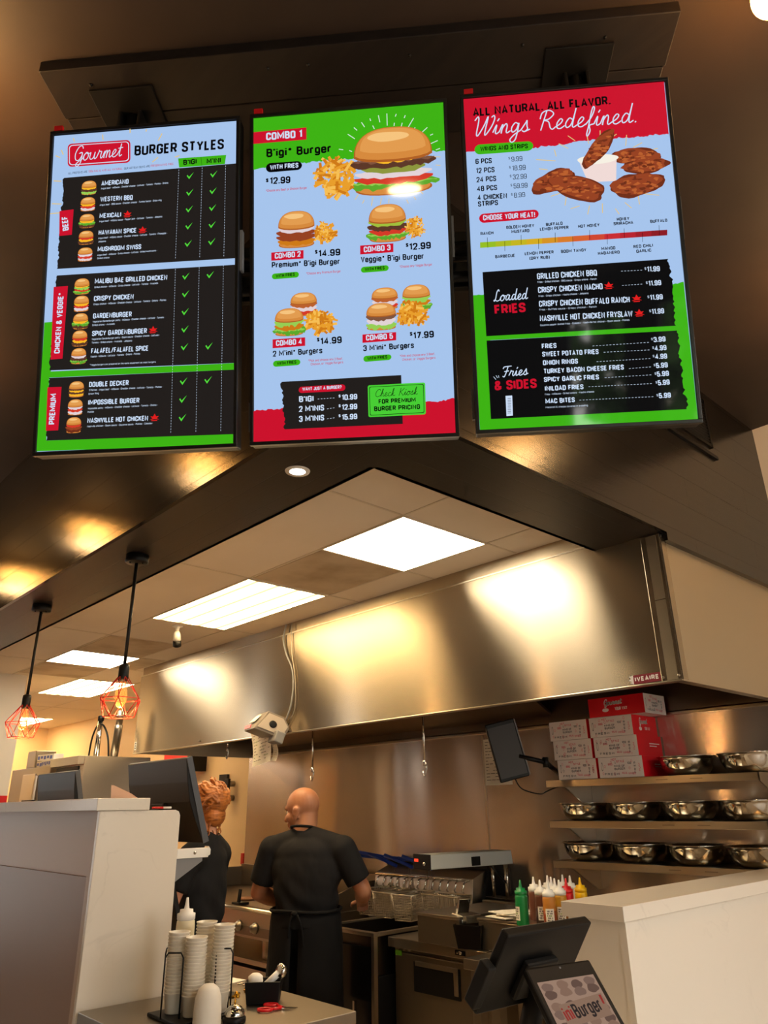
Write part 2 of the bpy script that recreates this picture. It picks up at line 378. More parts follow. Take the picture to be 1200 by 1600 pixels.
for a in ((6.2, -6.2, 6.0, 1.6), (5.9, -2.2, 5.6, 1.5), (7.4, 1.8, 5.0, 1.5)): tree(*a)

# vent grille in the right soffit face
t = thing('vent_grille', 'black slatted vent grille set in the boarded soffit right of the wings menu', 'vent', (XO, 3.5, 3.39))
m = MB(); y0, y1, z0, z1 = 3.18, 3.86, 3.39, 3.70
for a in ((y0, z0, y1, z0+0.02), (y0, z1-0.02, y1, z1), (y0, z0, y0+0.02, z1), (y1-0.02, z0, y1, z1)): m.box(XO, a[0], a[1], XO+0.012, a[2], a[3])
m.build('frame', M_black, t)
m = MB()
for k in range(14): z = z0+0.03+k*0.0185; m.prism([(XO+0.001, z), (XO+0.010, z+0.006), (XO+0.010, z+0.009), (XO+0.001, z+0.004)], 1, y0+0.02, y1-0.02)
m.build('slats', M_black, t)
m = MB(); m.box(XO, y0-0.02, z0-0.065, XO+0.016, y1+0.03, z0-0.045); solo(m.build('slot_diffuser', M_black), 'thin black slot below the vent grille on the soffit', 'vent')

# ------------------------------------------------------------------ lamps of the place, plus added fill downlights
def panel_mat(name, rgb, s, bands=0):
    m = mat(name, (235, 235, 230), 0.4, emit=rgb, es=s); ns, lk, b = nodes(m)
    if bands:
        ge = add(m, 'ShaderNodeTexCoord'); sx = add(m, 'ShaderNodeSeparateXYZ'); lk.new(ge.outputs['Object'], sx.inputs[0])
        mu = add(m, 'ShaderNodeMath', operation='MULTIPLY'); mu.inputs[1].default_value = 2*math.pi*bands/0.6; lk.new(sx.outputs[1], mu.inputs[0])
        co = add(m, 'ShaderNodeMath', operation='COSINE'); lk.new(mu.outputs[0], co.inputs[0])
        mr = add(m, 'ShaderNodeMapRange'); mr.inputs[1].default_value = -1; mr.inputs[2].default_value = 0.6; mr.inputs[3].default_value = 0.72; mr.inputs[4].default_value = s*1.8
        lk.new(co.outputs[0], mr.inputs[0]); lk.new(mr.outputs[0], b.inputs['Emission Strength'])
    return m
M_led = panel_mat('cool_light_panel', (255, 238, 208), PANEL_COOL)
M_troffer = panel_mat('warm_light_panel', (255, 218, 158), PANEL_WARM, 4)
def ceiling_light(x0, x1, y0, y1, label, m_, z=ZK):
    cx, cy = (x0+x1)/2, (y0+y1)/2
    t = thing('ceiling_light', label, 'ceiling light', (cx, cy, z), group=None)
    m = MB(); f = 0.012
    for a in ((x0-f, y0-f, x1+f, y0), (x0-f, y1, x1+f, y1+f), (x0-f, y0, x0, y1), (x1, y0, x1+f, y1)): m.box(a[0], a[1], z-0.008, a[2], a[3], z)
    m.build('frame', M_tbar, t)
    m = MB(); m.box(x0, y0, z-0.006, x1, y1, z-0.001); m.build('diffuser', m_, t)
ceiling_light(-2.907, -2.295, 2.258, 2.853, 'square white ceiling panel nearest the black soffit corner', M_led)
ceiling_light(-4.872, -3.63, 2.258, 2.840, 'long warm ceiling light with tube bands above the bald cook', M_troffer)
ceiling_light(-6.97, -6.34, 2.258, 2.853, 'square white ceiling panel behind the pendant rods', M_led)
ceiling_light(-9.0, -7.76, 2.88, 3.47, 'long warm ceiling light above the right pendant lamp', M_troffer)
ceiling_light(-12.7, -11.5, 3.3, 3.95, 'farthest warm ceiling light behind the left pendant cage', M_troffer)
# recessed downlight in the soffit
t = thing('recessed_downlight', 'small round white downlight in the soffit below the combo menu', 'ceiling light', (-2.024, 1.444, ZS))
m = MB(); m.lathe([(0.03, -0.004), (0.045, -0.004), (0.047, 0.0)], (-2.024, 1.444, ZS), caps=False); m.build('trim_ring', M_white, t)
m = MB(); m.lathe([(0.0, -0.002), (0.031, -0.002), (0.031, 0.0)], (-2.024, 1.444, ZS)); m.build('lens', mat('downlight_lens', (250, 250, 250), 0.4, emit=(255, 244, 225), es=9.0), t)
# bare bulbs on the dining ceiling
M_bulb = mat('warm_bulb', (255, 230, 190), 0.3, emit=(255, 176, 84), es=45.0)
def ceiling_bulb(x, y, label, watts=BULB_W):
    t = thing('ceiling_bulb', label, 'light bulb', (x, y, ZC))
    m = MB(); m.lathe([(0.06, 0), (0.06, -0.012), (0.032, -0.02), (0.03, -0.075), (0.02, -0.08)], (x, y, ZC)); m.build('socket', M_black, t)
    m = MB(); m.lathe([(max(q[0], 0), q[1]) for q in catmull([(0.0, -0.212), (0.030, -0.207), (0.052, -0.186), (0.059, -0.155), (0.05, -0.122), (0.03, -0.096), (0.02, -0.08)], 4)], (x, y, ZC), 36); o = m.build('bulb', M_bulb, t)
    l = bpy.data.lights.new('bulb_light', 'POINT'); l.color = (1.0, 0.58, 0.24); l.energy = watts; l.shadow_soft_size = 0.05
    lo = bpy.data.objects.new('bulb_light', l); COL.objects.link(lo); lo.parent = t; lo.location = (0, 0, -0.275)
for x, y, s in ((-2.16, 0.10, 'outside the frame left of the burger styles menu'), (-3.9, 0.42, 'second along the left soffit'), (-5.55, 0.46, 'third along the left soffit'), (-7.2, 0.5, 'fourth along the left soffit'),
             (-0.232, 1.715, 'at the top right corner above the wings menu'), (-0.45, 3.35, 'further along the right soffit')):
    ceiling_bulb(x, y, 'warm bare bulb on the black ceiling '+s, BULB_W*(3.0 if 'further' in s else 2.2 if 'outside' in s else 1.0))
for x, y, s in ((0.26, -0.51, 'nearest behind the camera'), (-1.3, -2.2, 'added fill light, second row left'), (-3.2, -2.2, 'added fill light, second row far left'), (-4.9, -2.3, 'added fill light, second row farthest left'), (-2.2, -3.7, 'added fill light, third row'), (0.6, 3.3, 'added fill light over the aisle right of the white counter')):  # only the first is mirrored in a screen; the others are added fill
  t = thing('recessed_downlight', 'warm round downlight in the black dining ceiling, '+s, 'ceiling light', (x, y, ZC))
  m = MB(); m.lathe([(0.09, -0.004), (0.115, -0.004), (0.118, 0.0)], (x, y, ZC), caps=False); m.build('trim_ring', M_black, t)
  m = MB(); m.lathe([(0.0, -0.003), (0.092, -0.003), (0.092, 0.0)], (x, y, ZC)); m.build('lens', mat('dining_lens', (250, 250, 250), 0.4, emit=(255, 220, 165), es=75.0), t)

# ------------------------------------------------------------------ pendant lamps
M_amber = mat('amber_glass', (255, 190, 110), 0.05, alpha=0.22)
M_fil = mat('filament', (255, 200, 120), 0.5, emit=(255, 170, 70), es=120.0)
def pendant(x, y, label):
    t = thing('pendant_lamp', label, 'pendant lamp', (x, y, ZS)); z0 = ZS
    m = MB(); m.lathe([(0.055, 0), (0.055, -0.035), (0.05, -0.04), (0.0, -0.041)], (x, y, z0)); m.build('canopy', M_blackm, t)
    m = MB()
    for k in range(3): a = k*2.094+0.6; m.sphere((x+0.035*math.cos(a), y+0.035*math.sin(a), z0-0.041), 0.006, 8, 6)
    m.build('screws', M_black, t)
    m = MB(); m.cyl((x, y, z0-0.04), (x, y, 2.17), 0.008, n=12); m.build('rod', M_blackm, t)
    m = MB(); m.lathe([(0.012, 2.185), (0.022, 2.18), (0.0235, 2.165), (0.0235, 2.12), (0.019, 2.105)], (x, y, 0)); m.build('socket', M_blackm, t)
    m = MB(); top = [(x+0.022*math.cos(a), y+0.022*math.sin(a), 2.125) for a in [k*math.pi/3 for k in range(6)]]
    mid = [(x+0.095*math.cos(a), y+0.095*math.sin(a), 2.025) for a in [k*math.pi/3+math.pi/6 for k in range(6)]]
    bot = [(x+0.068*math.cos(a), y+0.068*math.sin(a), 1.945) for a in [k*math.pi/3 for k in range(6)]]
    for k in range(6):
        j = (k+1) % 6
        for a, b in ((top[k], mid[k]), (top[j], mid[k]), (mid[k], mid[j]), (mid[k], bot[k]), (mid[k], bot[j]), (bot[k], bot[j])): m.tube([a, b], 0.0022, 6)
    m.tube(top, 0.0025, 6, closed=True); m.build('wire_cage', M_redwire, t)
    m = MB(); m.lathe([(0.0, 1.985), (0.014, 1.99), (0.025, 2.01), (0.029, 2.035), (0.024, 2.07), (0.014, 2.095), (0.013, 2.108)], (x, y, 0), 20); b = m.build('bulb', M_amber, t)
    m = MB()
    for k in range(6): a = k*1.047; m.tube([(x+0.009*math.cos(a), y+0.009*math.sin(a), 2.008), (x+0.006*math.cos(a), y+0.006*math.sin(a), 2.078)], 0.0045, 6)
    m.build('filament', M_fil, b)
    l = bpy.data.lights.new('filament_light', 'POINT'); l.color = (1.0, 0.55, 0.2); l.energy = PENDANT_W; l.shadow_soft_size = 0.02
    lo = bpy.data.objects.new('filament_light', l); COL.objects.link(lo); lo.parent = t; lo.location = (0, 0, 1.965-ZS)
pendant(-3.33, 1.43, 'right pendant lamp in a red wire cage, nearer the menus')
pendant(-4.585, 1.41, 'left pendant lamp in a red wire cage, by the white pier')

# security camera on the kitchen ceiling
t = thing('security_camera', 'small white security camera on the kitchen ceiling beside the long light', 'camera', (-5.0, 2.52, ZK))
m = MB(); m.lathe([(0.04, 0), (0.04, -0.008), (0.016, -0.016), (0.013, -0.05)], (-5.0, 2.52, ZK)); m.build('mount', M_white, t)
q = Euler((R(18), R(25), 0)).to_matrix()
m = MB(); m.lathe([(0.0, 0.02), (0.018, 0.015), (0.026, -0.005), (0.029, -0.05)], (-5.0, 2.52, ZK-0.06), M=q); m.build('body', M_white, t)
m = MB(); m.lathe([(0.030, -0.05), (0.031, -0.095), (0.026, -0.10), (0.0, -0.10)], (-5.0, 2.52, ZK-0.06), M=q); c = m.build('lens_housing', M_black, t)
m = MB(); m.lathe([(0.011, -0.1), (0.011, -0.104), (0.0, -0.105)], (-5.0, 2.52, ZK-0.06), M=q); m.build('lens', M_blackgl, c)
MENU = {"1":[["p","blue",0,[[-269,470],[271,470],[271,-470],[-269,-470]]],
["d","ray",1,[-245.7,423.7],[-239.0,407.7],1,3],
["d","ray",1,[-211.4,458.0],[-207.4,446.5],1,3],
["d","ray",1,[-124.1,461.9],[-121.6,444.4],1,3],
["d","ray",1,[-42.6,474.9],[-42.0,459.4],1,3],
["d","ray",1,[6.6,467.0],[5.1,459.7],1,3],
["d","ray",1,[52.9,449.5],[42.1,427.6],1,3],
["d","ray",1,[91.8,371.6],[105.8,375.3],1,3],
["d","ray",1,[43.4,375.6],[26.8,361.7],1,3],
["d","ray",1,[-263.5,327.1],[-240.3,324.1],1,3],
["d","ray",1,[-265.2,256.1],[-236.4,252.7],1,3],
["d","ray",1,[-269.2,225.4],[-235.0,225.8],1,3],
["d","ray",1,[-262.1,406.5],[-247.2,399.2],1,3],
["j","dark",2,[[-232.2,333.8],[276.6,336.8],[272.8,50.7],[-239.7,54.7]],[3],3],
["j","dark",2,[[-238.7,35.1],[271.3,31.6],[272.1,-250.7],[-245.1,-242.4]],[3],3],
["p","green",1,[[-268.1,-102.2],[-233.9,-101.0],[-242.0,-248.0],[272.1,-250.7],[270.1,-269.3],[-245.5,-262.9],[-244.3,-440.3],[271.9,-446.6],[271.0,-474.2],[-270.9,-468.6]]],
["p","green",3,[[-243.2,-245.7],[272.6,-251.3],[272.2,-268.8],[-247.7,-263.3]]],
["j","dark",2,[[-246.5,-263.9],[271.6,-269.3],[271.4,-447.1],[-244.3,-440.3]],[3],3],
["r","red",2,[[-227.4,440.8],[-40.1,437.6],[-37.7,365.7],[-223.6,367.2]],0.35],
["r","white",3,[[-223.1,436.1],[-44.0,433.0],[-41.8,370.3],[-219.8,371.8]],0.33],
["r","red",4,[[-220.6,433.4],[-46.2,430.7],[-44.2,372.9],[-217.6,374.1]],0.32],
["s","Gourmet","white",5,[-201.9,383.8],[-60.7,387.7],23.5,2.6],
["t","BURGER STYLES","ink",4,[-26.3,385.5],[233.8,384.3],32.0,1],
["t","ALL PROTEINS ARE","ink",4,[-221.2,343.2],[-163.8,344.2],6.7,0],
["t","100% HALAL AND ALL NATURAL.","red",4,[-160.9,344.5],[-59.2,344.9],6.7,0],
["t","OUR ARTISAN BUNS ARE","ink",4,[-55.2,344.6],[20.4,345.9],6.7,0],
["t","PRESERVATIVE-FREE.","red",4,[22.7,346.3],[90.6,346.9],6.7,0],
["p","green",3,[[102.0,366.5],[241.2,365.5],[237.5,337.5],[105.5,337.8]]],
["d","ink",4,[168.1,364.2],[171.3,338.0],1,0.8],
["t","B'IGI","ink",4,[117.7,344.1],[156.0,344.6],16.4,1],
["t","M'INI","ink",4,[185.3,342.3],[225.7,342.7],16.3,1],
["t","AMERICANO","white",4,[-120.6,299.6],[-41.1,299.5],15.1,1],
["t","Angus beef - iniSauce - Cheddar cheese - Lettuce - Tomato - Pickles - Onions","white",4,[-121.3,288.3],[75.0,290.4],5.4,0],
["t","WESTERN BBQ","white",4,[-121.9,250.6],[-27.5,248.8],15.0,1],
["t","Angus beef - BBQ sauce - Cheddar cheese - Turkey bacon - Onion ring","white",4,[-123.1,237.6],[57.1,238.8],5.4,0],
["t","MEXICALI","white",4,[-122.0,199.6],[-59.5,199.1],14.8,1],
["t","Angus beef - iniSpicy sauce - Pepper jack - Lettuce - Tomato - Jalapeno","white",4,[-122.6,187.3],[60.1,188.4],5.3,0],
["t","HAWAIIAN SPICE","white",4,[-122.6,148.5],[-12.9,147.6],14.7,1],
["t","Angus beef - iniSpicy sauce - Cheddar cheese - Lettuce - Tomato - Pineapple -","white",4,[-123.2,136.3],[76.4,137.1],5.3,0],
["t","Jalapeno","white",4,[-122.8,125.8],[-100.4,125.9],5.3,0],
["t","MUSHROOM SWISS","white",4,[-123.3,98.5],[2.1,97.2],14.6,1],
["t","Angus beef - iniSauce - Swiss cheese - Lettuce - Grilled mushrooms -","white",4,[-123.8,85.3],[49.4,87.0],5.2,0],
["t","Grilled onions","white",4,[-123.4,75.4],[-88.3,75.9],5.2,0],
["i","b0",3,[-157.0,296.4],50.6,43.5],
["i","b1",3,[-158.0,245.6],50.3,43.1],
["i","b2",3,[-158.5,194.0],50.0,42.7],
["i","b3",3,[-158.9,143.0],49.8,42.3],
["i","b4",3,[-159.3,92.4],49.5,41.9],
["c",[138.1,308.8]],
["c",[137.9,257.5]],
["c",[137.6,206.7]],
["c",[137.4,155.3]],
["c",[136.7,103.2]],
["c",[205.9,308.2]],
["c",[204.8,257.1]],
["c",[204.2,205.8]],
["c",[203.7,154.5]],
["c",[203.2,103.7]],
["d","white",4,[105.0,331.2],[101.3,58.7],34,0.8],
["d","white",4,[172.5,331.9],[169.8,56.8],34,0.8],
["d","white",4,[239.8,332.5],[238.0,54.9],34,0.8],
["p","red",3,[[-241.0,231.0],[-199.5,233.2],[-201.2,155.4],[-237.9,154.5]]],
["t","BEEF","white",4,[-210.5,170.7],[-216.2,214.3],17.8,1],
["h",[-40.6,205.3]],
["h",[4.8,153.9]],
["t","MALIBU BAE GRILLED CHICKEN","white",4,[-127.4,2.5],[79.1,-0.0],15.4,1],
["t","Grilled chicken - iniSauce - Swiss cheese - Lettuce - Tomato - Avocado","white",4,[-127.9,-10.6],[53.6,-10.2],5.4,0],
["t","CRISPY CHICKEN","white",4,[-127.8,-49.0],[-14.7,-50.1],15.3,1],
["t","Crispy chicken - iniSauce - Cheddar cheese - Lettuce - Tomato - Onions - Pickles","white",4,[-128.4,-60.7],[77.8,-61.2],5.4,0],
["t","GARDENBURGER","white",4,[-128.3,-99.9],[-18.4,-101.2],15.1,1],
["t","Vegetarian Gardenburger patty - iniSauce - Cheddar cheese - Lettuce - Tomato -","white",4,[-128.9,-111.5],[76.3,-111.1],5.3,0],
["t","Grilled onions - Avocado","white",4,[-129.5,-121.5],[-65.6,-121.6],5.3,0],
["t","SPICY GARDENBURGER","white",4,[-128.7,-150.8],[26.1,-152.0],15.0,1],
["t","Vegetarian Gardenburger patty - Boom sauce - Cheddar cheese - Lettuce -","white",4,[-129.3,-162.3],[63.0,-161.4],5.2,0],
["t","Tomato - Grilled onions - Avocado - Jalapeno","white",4,[-128.9,-172.2],[-14.9,-173.1],5.2,0],
["t","FALAFEL/FALAFEL SPICE","white",4,[-129.2,-201.2],[31.8,-202.1],14.8,1],
["t","Falafel - iniSauce - Lettuce - Tomato - Onions - Pickles","white",4,[-129.7,-212.6],[9.0,-211.6],5.2,0],
["t","DOUBLE DECKER","white",4,[-130.8,-296.3],[-20.3,-297.1],14.5,1],
["t","2 Patties - Angus beef - iniSauce - Cheddar cheese - Lettuce - Tomato - Pickles -","white",4,[-130.8,-307.5],[75.8,-308.8],5.1,0],
["t","Onion Ring","white",4,[-131.4,-318.1],[-102.4,-317.6],5.1,0],
["t","IMPOSSIBLE BURGER","white",4,[-131.1,-346.8],[11.2,-348.1],14.4,1],
["t","Impossible patty - iniSauce - Cheddar cheese - Lettuce - Tomato - Onions -","white",4,[-131.1,-359.0],[62.8,-358.8],5.0,0],
["t","Pickles","white",4,[-131.7,-369.0],[-114.1,-368.3],5.0,0],
["t","NASHVILLE HOT CHICKEN","white",4,[-131.4,-397.4],[36.5,-398.8],14.2,1],
["t","Nashville chicken - Boom sauce - Cayenne sauce - Pickles - Coleslaw","white",4,[-131.4,-408.9],[49.4,-408.9],5.0,0],
["t","*Veggie burgers are prepared on the same equipment as meat burgers.","white",4,[-131.4,-235.9],[54.3,-237.5],4.9,0],
["i","b5",3,[-164.3,-3.0],50.2,47.9],
["i","b1",3,[-163.5,-54.0],49.9,47.4],
["i","b2",3,[-163.7,-105.4],49.7,47.0],
["i","b3",3,[-163.5,-155.3],49.4,46.5],
["i","b6",3,[-164.3,-206.3],49.2,46.0],
["i","b7",3,[-166.1,-300.7],48.7,45.1],
["i","b4",3,[-167.3,-351.2],48.5,44.7],
["i","b8",3,[-169.1,-401.2],48.2,44.2],
["h",[43.6,-143.8]],
["h",[54.7,-391.9]],
["c",[131.9,6.6]],
["c",[132.3,-45.2]],
["c",[132.2,-96.9]],
["c",[132.6,-147.1]],
["c",[132.5,-197.8]],
["c",[200.5,5.9]],
["c",[200.2,-199.6]],
["c",[131.7,-294.9]],
["c",[131.0,-345.1]],
["c",[131.0,-395.9]],
["c",[199.2,-295.0]],
["d","white",4,[101.9,30.1],[100.0,-438.4],62,0.8],
["d","white",4,[169.1,31.2],[168.3,-439.3],62,0.8],
["d","white",4,[237.1,32.2],[235.7,-440.2],62,0.8],
["p","red",3,[[-246.3,1.3],[-205.0,1.4],[-210.3,-210.6],[-244.1,-211.4]]],
["t","CHICKEN & VEGGIE*","white",4,[-218.8,-194.8],[-215.7,-17.8],16.5,1],
["p","red",3,[[-248.8,-290.8],[-208.7,-291.4],[-212.2,-413.2],[-247.0,-413.0]]],
["t","PREMIUM","white",4,[-222.8,-395.8],[-222.2,-309.9],16.9,1]],"2":[["p","blue",0,[[-269,471],[270,471],[270,-470],[-269,-470]]],
["j","green",1,[[-275.1,472.6],[271.5,478.7],[271.2,325.9],[-44.7,327.9],[-113.9,323.4],[-231.6,320.6],[-274.6,315.0]],[2,3,4,5],3],
["d","pale",2,[111.7,453.2],[111.8,415.9],1,2.4],
["d","pale",2,[87.7,449.5],[91.4,428.0],1,2.4],
["d","pale",2,[63.6,441.9],[65.6,434.3],1,2.4],
["d","pale",2,[39.5,432.5],[48.2,416.9],1,2.4],
["d","pale",2,[17.9,418.3],[26.8,409.0],1,2.4],
["d","pale",2,[0.0,399.8],[19.9,383.9],1,2.4],
["d","pale",2,[-25.7,356.4],[-13.5,353.7],1,2.4],
["d","pale",2,[3.4,350.0],[11.3,345.9],1,2.4],
["d","pale",2,[138.1,449.2],[135.2,441.4],1,2.4],
["d","pale",2,[163.3,442.9],[159.9,434.6],1,2.4],
["d","pale",2,[186.2,432.3],[168.5,402.5],1,2.4],
["d","pale",2,[154.2,420.8],[150.2,406.9],1,2.4],
["d","pale",2,[132.1,422.8],[130.8,413.2],1,2.4],
["d","pale",2,[223.6,400.6],[209.0,387.7],1,2.4],
["d","pale",2,[189.6,403.5],[186.8,398.1],1,2.4],
["d","pale",2,[238.7,379.4],[230.7,376.2],1,2.4],
["d","pale",2,[251.0,358.6],[224.5,348.4],1,2.4],
["d","pale",2,[256.4,334.5],[244.8,331.0],1,2.4],
["d","pale",2,[71.1,419.5],[75.6,408.8],1,2.4],
["d","ray",1,[27.4,217.2],[16.7,201.3],1,2],
["d","ray",1,[42.8,199.3],[37.4,188.6],1,2],
["d","ray",1,[66.4,204.7],[62.2,179.5],1,2],
["d","ray",1,[90.9,201.1],[86.8,182.0],1,2],
["d","ray",1,[111.6,196.7],[110.3,183.0],1,2],
["d","ray",1,[159.8,190.2],[164.7,178.8],1,2],
["d","ray",1,[180.7,196.8],[185.7,188.2],1,2],
["d","ray",1,[199.3,211.9],[205.3,203.2],1,2],
["d","ray",1,[212.9,230.3],[224.5,219.9],1,2],
["d","ray",1,[233.8,312.2],[257.1,309.2],1,2],
["d","ray",1,[243.3,286.2],[256.2,284.1],1,2],
["p","red",2,[[-275.0,429.7],[-117.3,431.1],[-117.6,393.8],[-274.9,393.3]]],
["t","COMBO 1","white",4,[-233.3,401.3],[-130.4,401.2],23.0,1],
["t","B'igi* Burger","ink",4,[-232.7,348.6],[-47.0,348.0],26.3,1],
["r","ink",3,[[-234.3,331.0],[-130.9,329.9],[-131.1,303.3],[-234.3,302.6]],1],
["t","WITH FRIES","white",4,[-222.5,310.2],[-141.7,310.4],14.8,1],
["t","$","ink",4,[-234.3,273.2],[-227.3,273.2],11.3,1],
["t","12.99","ink",4,[-223.6,266.2],[-164.9,265.4],20.9,1],
["t","*Choose any Beef or Chicken Burger","red",4,[-234.3,243.9],[-117.2,244.2],7.3,0],
["i","f",3,[-36.2,272.0],121.3,130.1],
["i","big",3,[125.2,309.1],254.8,203.7],
["i","f",3,[-67.2,110.6],67.6,66.9],
["i","c2",3,[-148.7,126.0],119.3,109.1],
["i","f",3,[181.2,107.9],57.7,65.3],
["i","c3",3,[105.2,125.6],119.3,111.5],
["p","red",2,[[-220.0,63.1],[-129.1,63.7],[-129.3,39.2],[-220.0,39.1]]],
["t","COMBO 2","white",4,[-209.5,43.8],[-137.1,45.2],16.4,1],
["t","$","ink",4,[-96.8,50.4],[-90.1,50.5],10.9,1],
["t","14.99","ink",4,[-87.6,40.0],[-26.7,41.1],20.1,1],
["t","Premium* B'igi Burger","ink",4,[-218.5,17.2],[-28.1,15.2],17.4,1],
["r","green",2,[[-218.5,0.9],[-142.6,2.1],[-142.7,-14.6],[-218.5,-15.8]],1],
["t","WITH FRIES","ink",4,[-207.0,-11.8],[-154.2,-10.0],9.7,1],
["t","*Choose any Premium Burger","red",4,[-121.9,-9.0],[-25.9,-8.2],7.0,0],
["p","red",2,[[28.7,65.8],[120.2,65.7],[119.6,40.3],[28.2,39.8]]],
["t","COMBO 3","white",4,[38.7,45.0],[112.0,46.2],16.3,1],
["t","$","ink",4,[154.3,52.4],[161.0,52.4],10.8,1],
["t","12.99","ink",4,[163.3,42.0],[222.2,43.1],20.0,1],
["t","Veggie* B'igi Burger","ink",4,[29.9,15.9],[202.3,14.4],17.3,1],
["r","green",2,[[29.6,3.5],[105.8,4.1],[105.4,-12.5],[29.3,-13.7]],1],
["t","WITH FRIES","ink",4,[40.7,-9.6],[94.2,-8.0],9.7,1],
["t","*Choose any Veggie Burger","red",4,[135.3,-6.6],[224.1,-5.9],7.0,0],
["i","s1",2,[-130.1,-93.3],85.5,68.2],
["i","f",3,[-85.2,-146.9],91.1,67.1],
["i","s2",4,[-170.7,-142.2],92.7,79.5],
["i","s1",2,[92.7,-91.7],82.7,63.5],
["i","s2",2,[178.3,-94.2],86.7,75.0],
["i","f",3,[163.7,-142.0],87.5,66.6],
["i","s3",4,[81.8,-141.9],93.6,77.3],
["p","red",2,[[-217.1,-188.4],[-126.9,-187.7],[-127.1,-211.9],[-217.1,-213.6]]],
["t","COMBO 4","white",4,[-207.3,-207.9],[-135.3,-206.6],15.8,1],
["t","$","ink",4,[-94.2,-201.9],[-87.5,-201.7],10.5,1],
["t","14.99","ink",4,[-85.1,-211.8],[-26.4,-209.8],19.4,1],
["t","2 M'ini* Burgers","ink",4,[-216.1,-237.8],[-80.2,-235.6],16.8,1],
["r","green",2,[[-216.1,-249.3],[-140.7,-248.6],[-140.8,-264.8],[-216.1,-266.5]],1],
["t","WITH FRIES","ink",4,[-204.8,-262.5],[-152.0,-260.5],9.4,1],
["t","*Pick and choose any 2 Beef,","red",4,[-118.8,-257.8],[-24.5,-256.7],6.8,0],
["t","Chicken, or Veggie Burgers","red",4,[-112.2,-268.0],[-23.7,-266.6],6.7,0],
["p","red",2,[[30.0,-189.2],[121.3,-187.7],[120.7,-210.6],[29.5,-212.7]]],
["t","COMBO 5","white",4,[39.8,-207.1],[112.2,-205.9],15.7,1],
["t","$","ink",4,[158.2,-200.5],[164.8,-200.4],10.4,1],
["t","17.99","ink",4,[167.0,-210.4],[222.3,-208.7],19.2,1],
["t","3 M'ini* Burgers","ink",4,[31.6,-236.3],[167.8,-235.3],16.6,1],
["r","green",2,[[31.3,-249.2],[107.1,-248.7],[106.7,-264.2],[31.0,-266.3]],1],
["t","WITH FRIES","ink",4,[42.2,-262.3],[95.7,-259.9],9.3,1],
["t","*Pick and choose any 3 Beef,","red",4,[129.4,-258.8],[223.6,-257.4],6.7,0],
["t","Chicken, or Veggie Burgers","red",4,[135.7,-269.0],[224.3,-268.2],6.7,0],
["j","red",1,[[-271.3,-387.3],[-184.7,-381.8],[195.5,-384.3],[272.7,-381.1],[272.6,-474.7],[-271.0,-475.8]],[0,1,2],3],
["j","dark",2,[[-192.1,-309.4],[131.6,-307.8],[132.4,-441.3],[-184.9,-441.4]],[3],4],
["r","red",3,[[-145.8,-326.1],[-19.0,-325.2],[-19.3,-343.1],[-145.9,-343.5]],1],
["t","WANT JUST A BURGER?","white",4,[-135.7,-337.4],[-29.3,-336.9],9.3,1],
["t","B'IGI","white",4,[-145.0,-368.7],[-105.5,-368.4],16.4,1],
["t","$","white",4,[-37.2,-361.0],[-32.2,-360.8],7.7,1],
["t","10.99","white",4,[-28.8,-369.1],[12.4,-368.4],15.3,1],
["d","white",4,[-94.3,-362.4],[-45.3,-361.6],6,1],
["t","2 M'INIS","white",4,[-145.2,-395.8],[-77.5,-394.9],16.3,1],
["t","$","white",4,[-37.6,-388.0],[-32.6,-387.8],7.6,1],
["t","12.99","white",4,[-29.2,-396.1],[11.9,-395.3],15.2,1],
["d","white",4,[-69.4,-390.8],[-45.7,-388.5],3,1],
["t","3 M'INIS","white",4,[-145.4,-423.2],[-77.8,-422.3],16.3,1],
["t","$","white",4,[-38.0,-415.4],[-33.0,-415.1],7.6,1],
["t","15.99","white",4,[-29.6,-423.4],[11.4,-422.6],15.2,1],
["d","white",4,[-69.7,-418.2],[-46.1,-415.9],3,1],
["r","lime",3,[[41.3,-331.7],[194.8,-331.5],[193.9,-418.5],[41.5,-419.2]],0.12],
["r","ink",4,[[45.2,-336.1],[190.6,-335.8],[190.1,-414.2],[45.6,-414.9]],0.1],
["r","lime",5,[[46.7,-337.7],[189.1,-337.2],[188.7,-412.7],[47.1,-413.4]],0.1],
["s","Check Kiosk","ink",6,[62.6,-364.6],[173.9,-363.3],10.2,1.3],
["t","FOR PREMIUM","ink",6,[69.7,-384.3],[168.3,-383.8],12.7,1],
["t","BURGER PRICING","ink",6,[57.3,-403.9],[179.1,-403.6],13.2,1]],"3":[["p","blue",0,[[-270,470],[270,470],[270,-470],[-270,-470]]],
["j","red",1,[[-276.8,471.4],[269.2,472.2],[267.8,315.0],[17.5,315.3],[-132.9,303.1],[-277.4,313.0]],[2,3,4],3],
["d","ray",2,[209.1,196.9],[228.2,192.4],1,2.2],
["d","ray",2,[213.5,172.7],[233.6,162.2],1,2.2],
["d","ray",2,[184.7,149.2],[228.2,140.4],1,2.2],
["d","ray",2,[174.2,144.4],[175.8,118.3],1,2.2],
["d","ray",2,[138.7,127.0],[154.8,109.5],1,2.2],
["d","ray",2,[113.0,111.6],[121.8,94.8],1,2.2],
["d","ray",2,[80.8,129.3],[79.1,101.7],1,2.2],
["d","ray",2,[47.1,125.2],[40.5,100.5],1,2.2],
["d","ray",2,[21.6,126.8],[-2.6,120.5],1,2.2],
["d","ray",2,[-10.9,157.9],[-16.3,131.3],1,2.2],
["d","ray",2,[-21.9,168.8],[-52.2,160.4],1,2.2],
["d","ray",2,[-48.7,188.1],[-85.7,185.0],1,2.2],
["d","ray",2,[-41.9,215.2],[-61.7,212.9],1,2.2],
["d","ray",2,[-55.3,238.8],[-77.8,243.4],1,2.2],
["d","ray",2,[-32.8,263.2],[-83.7,271.0],1,2.2],
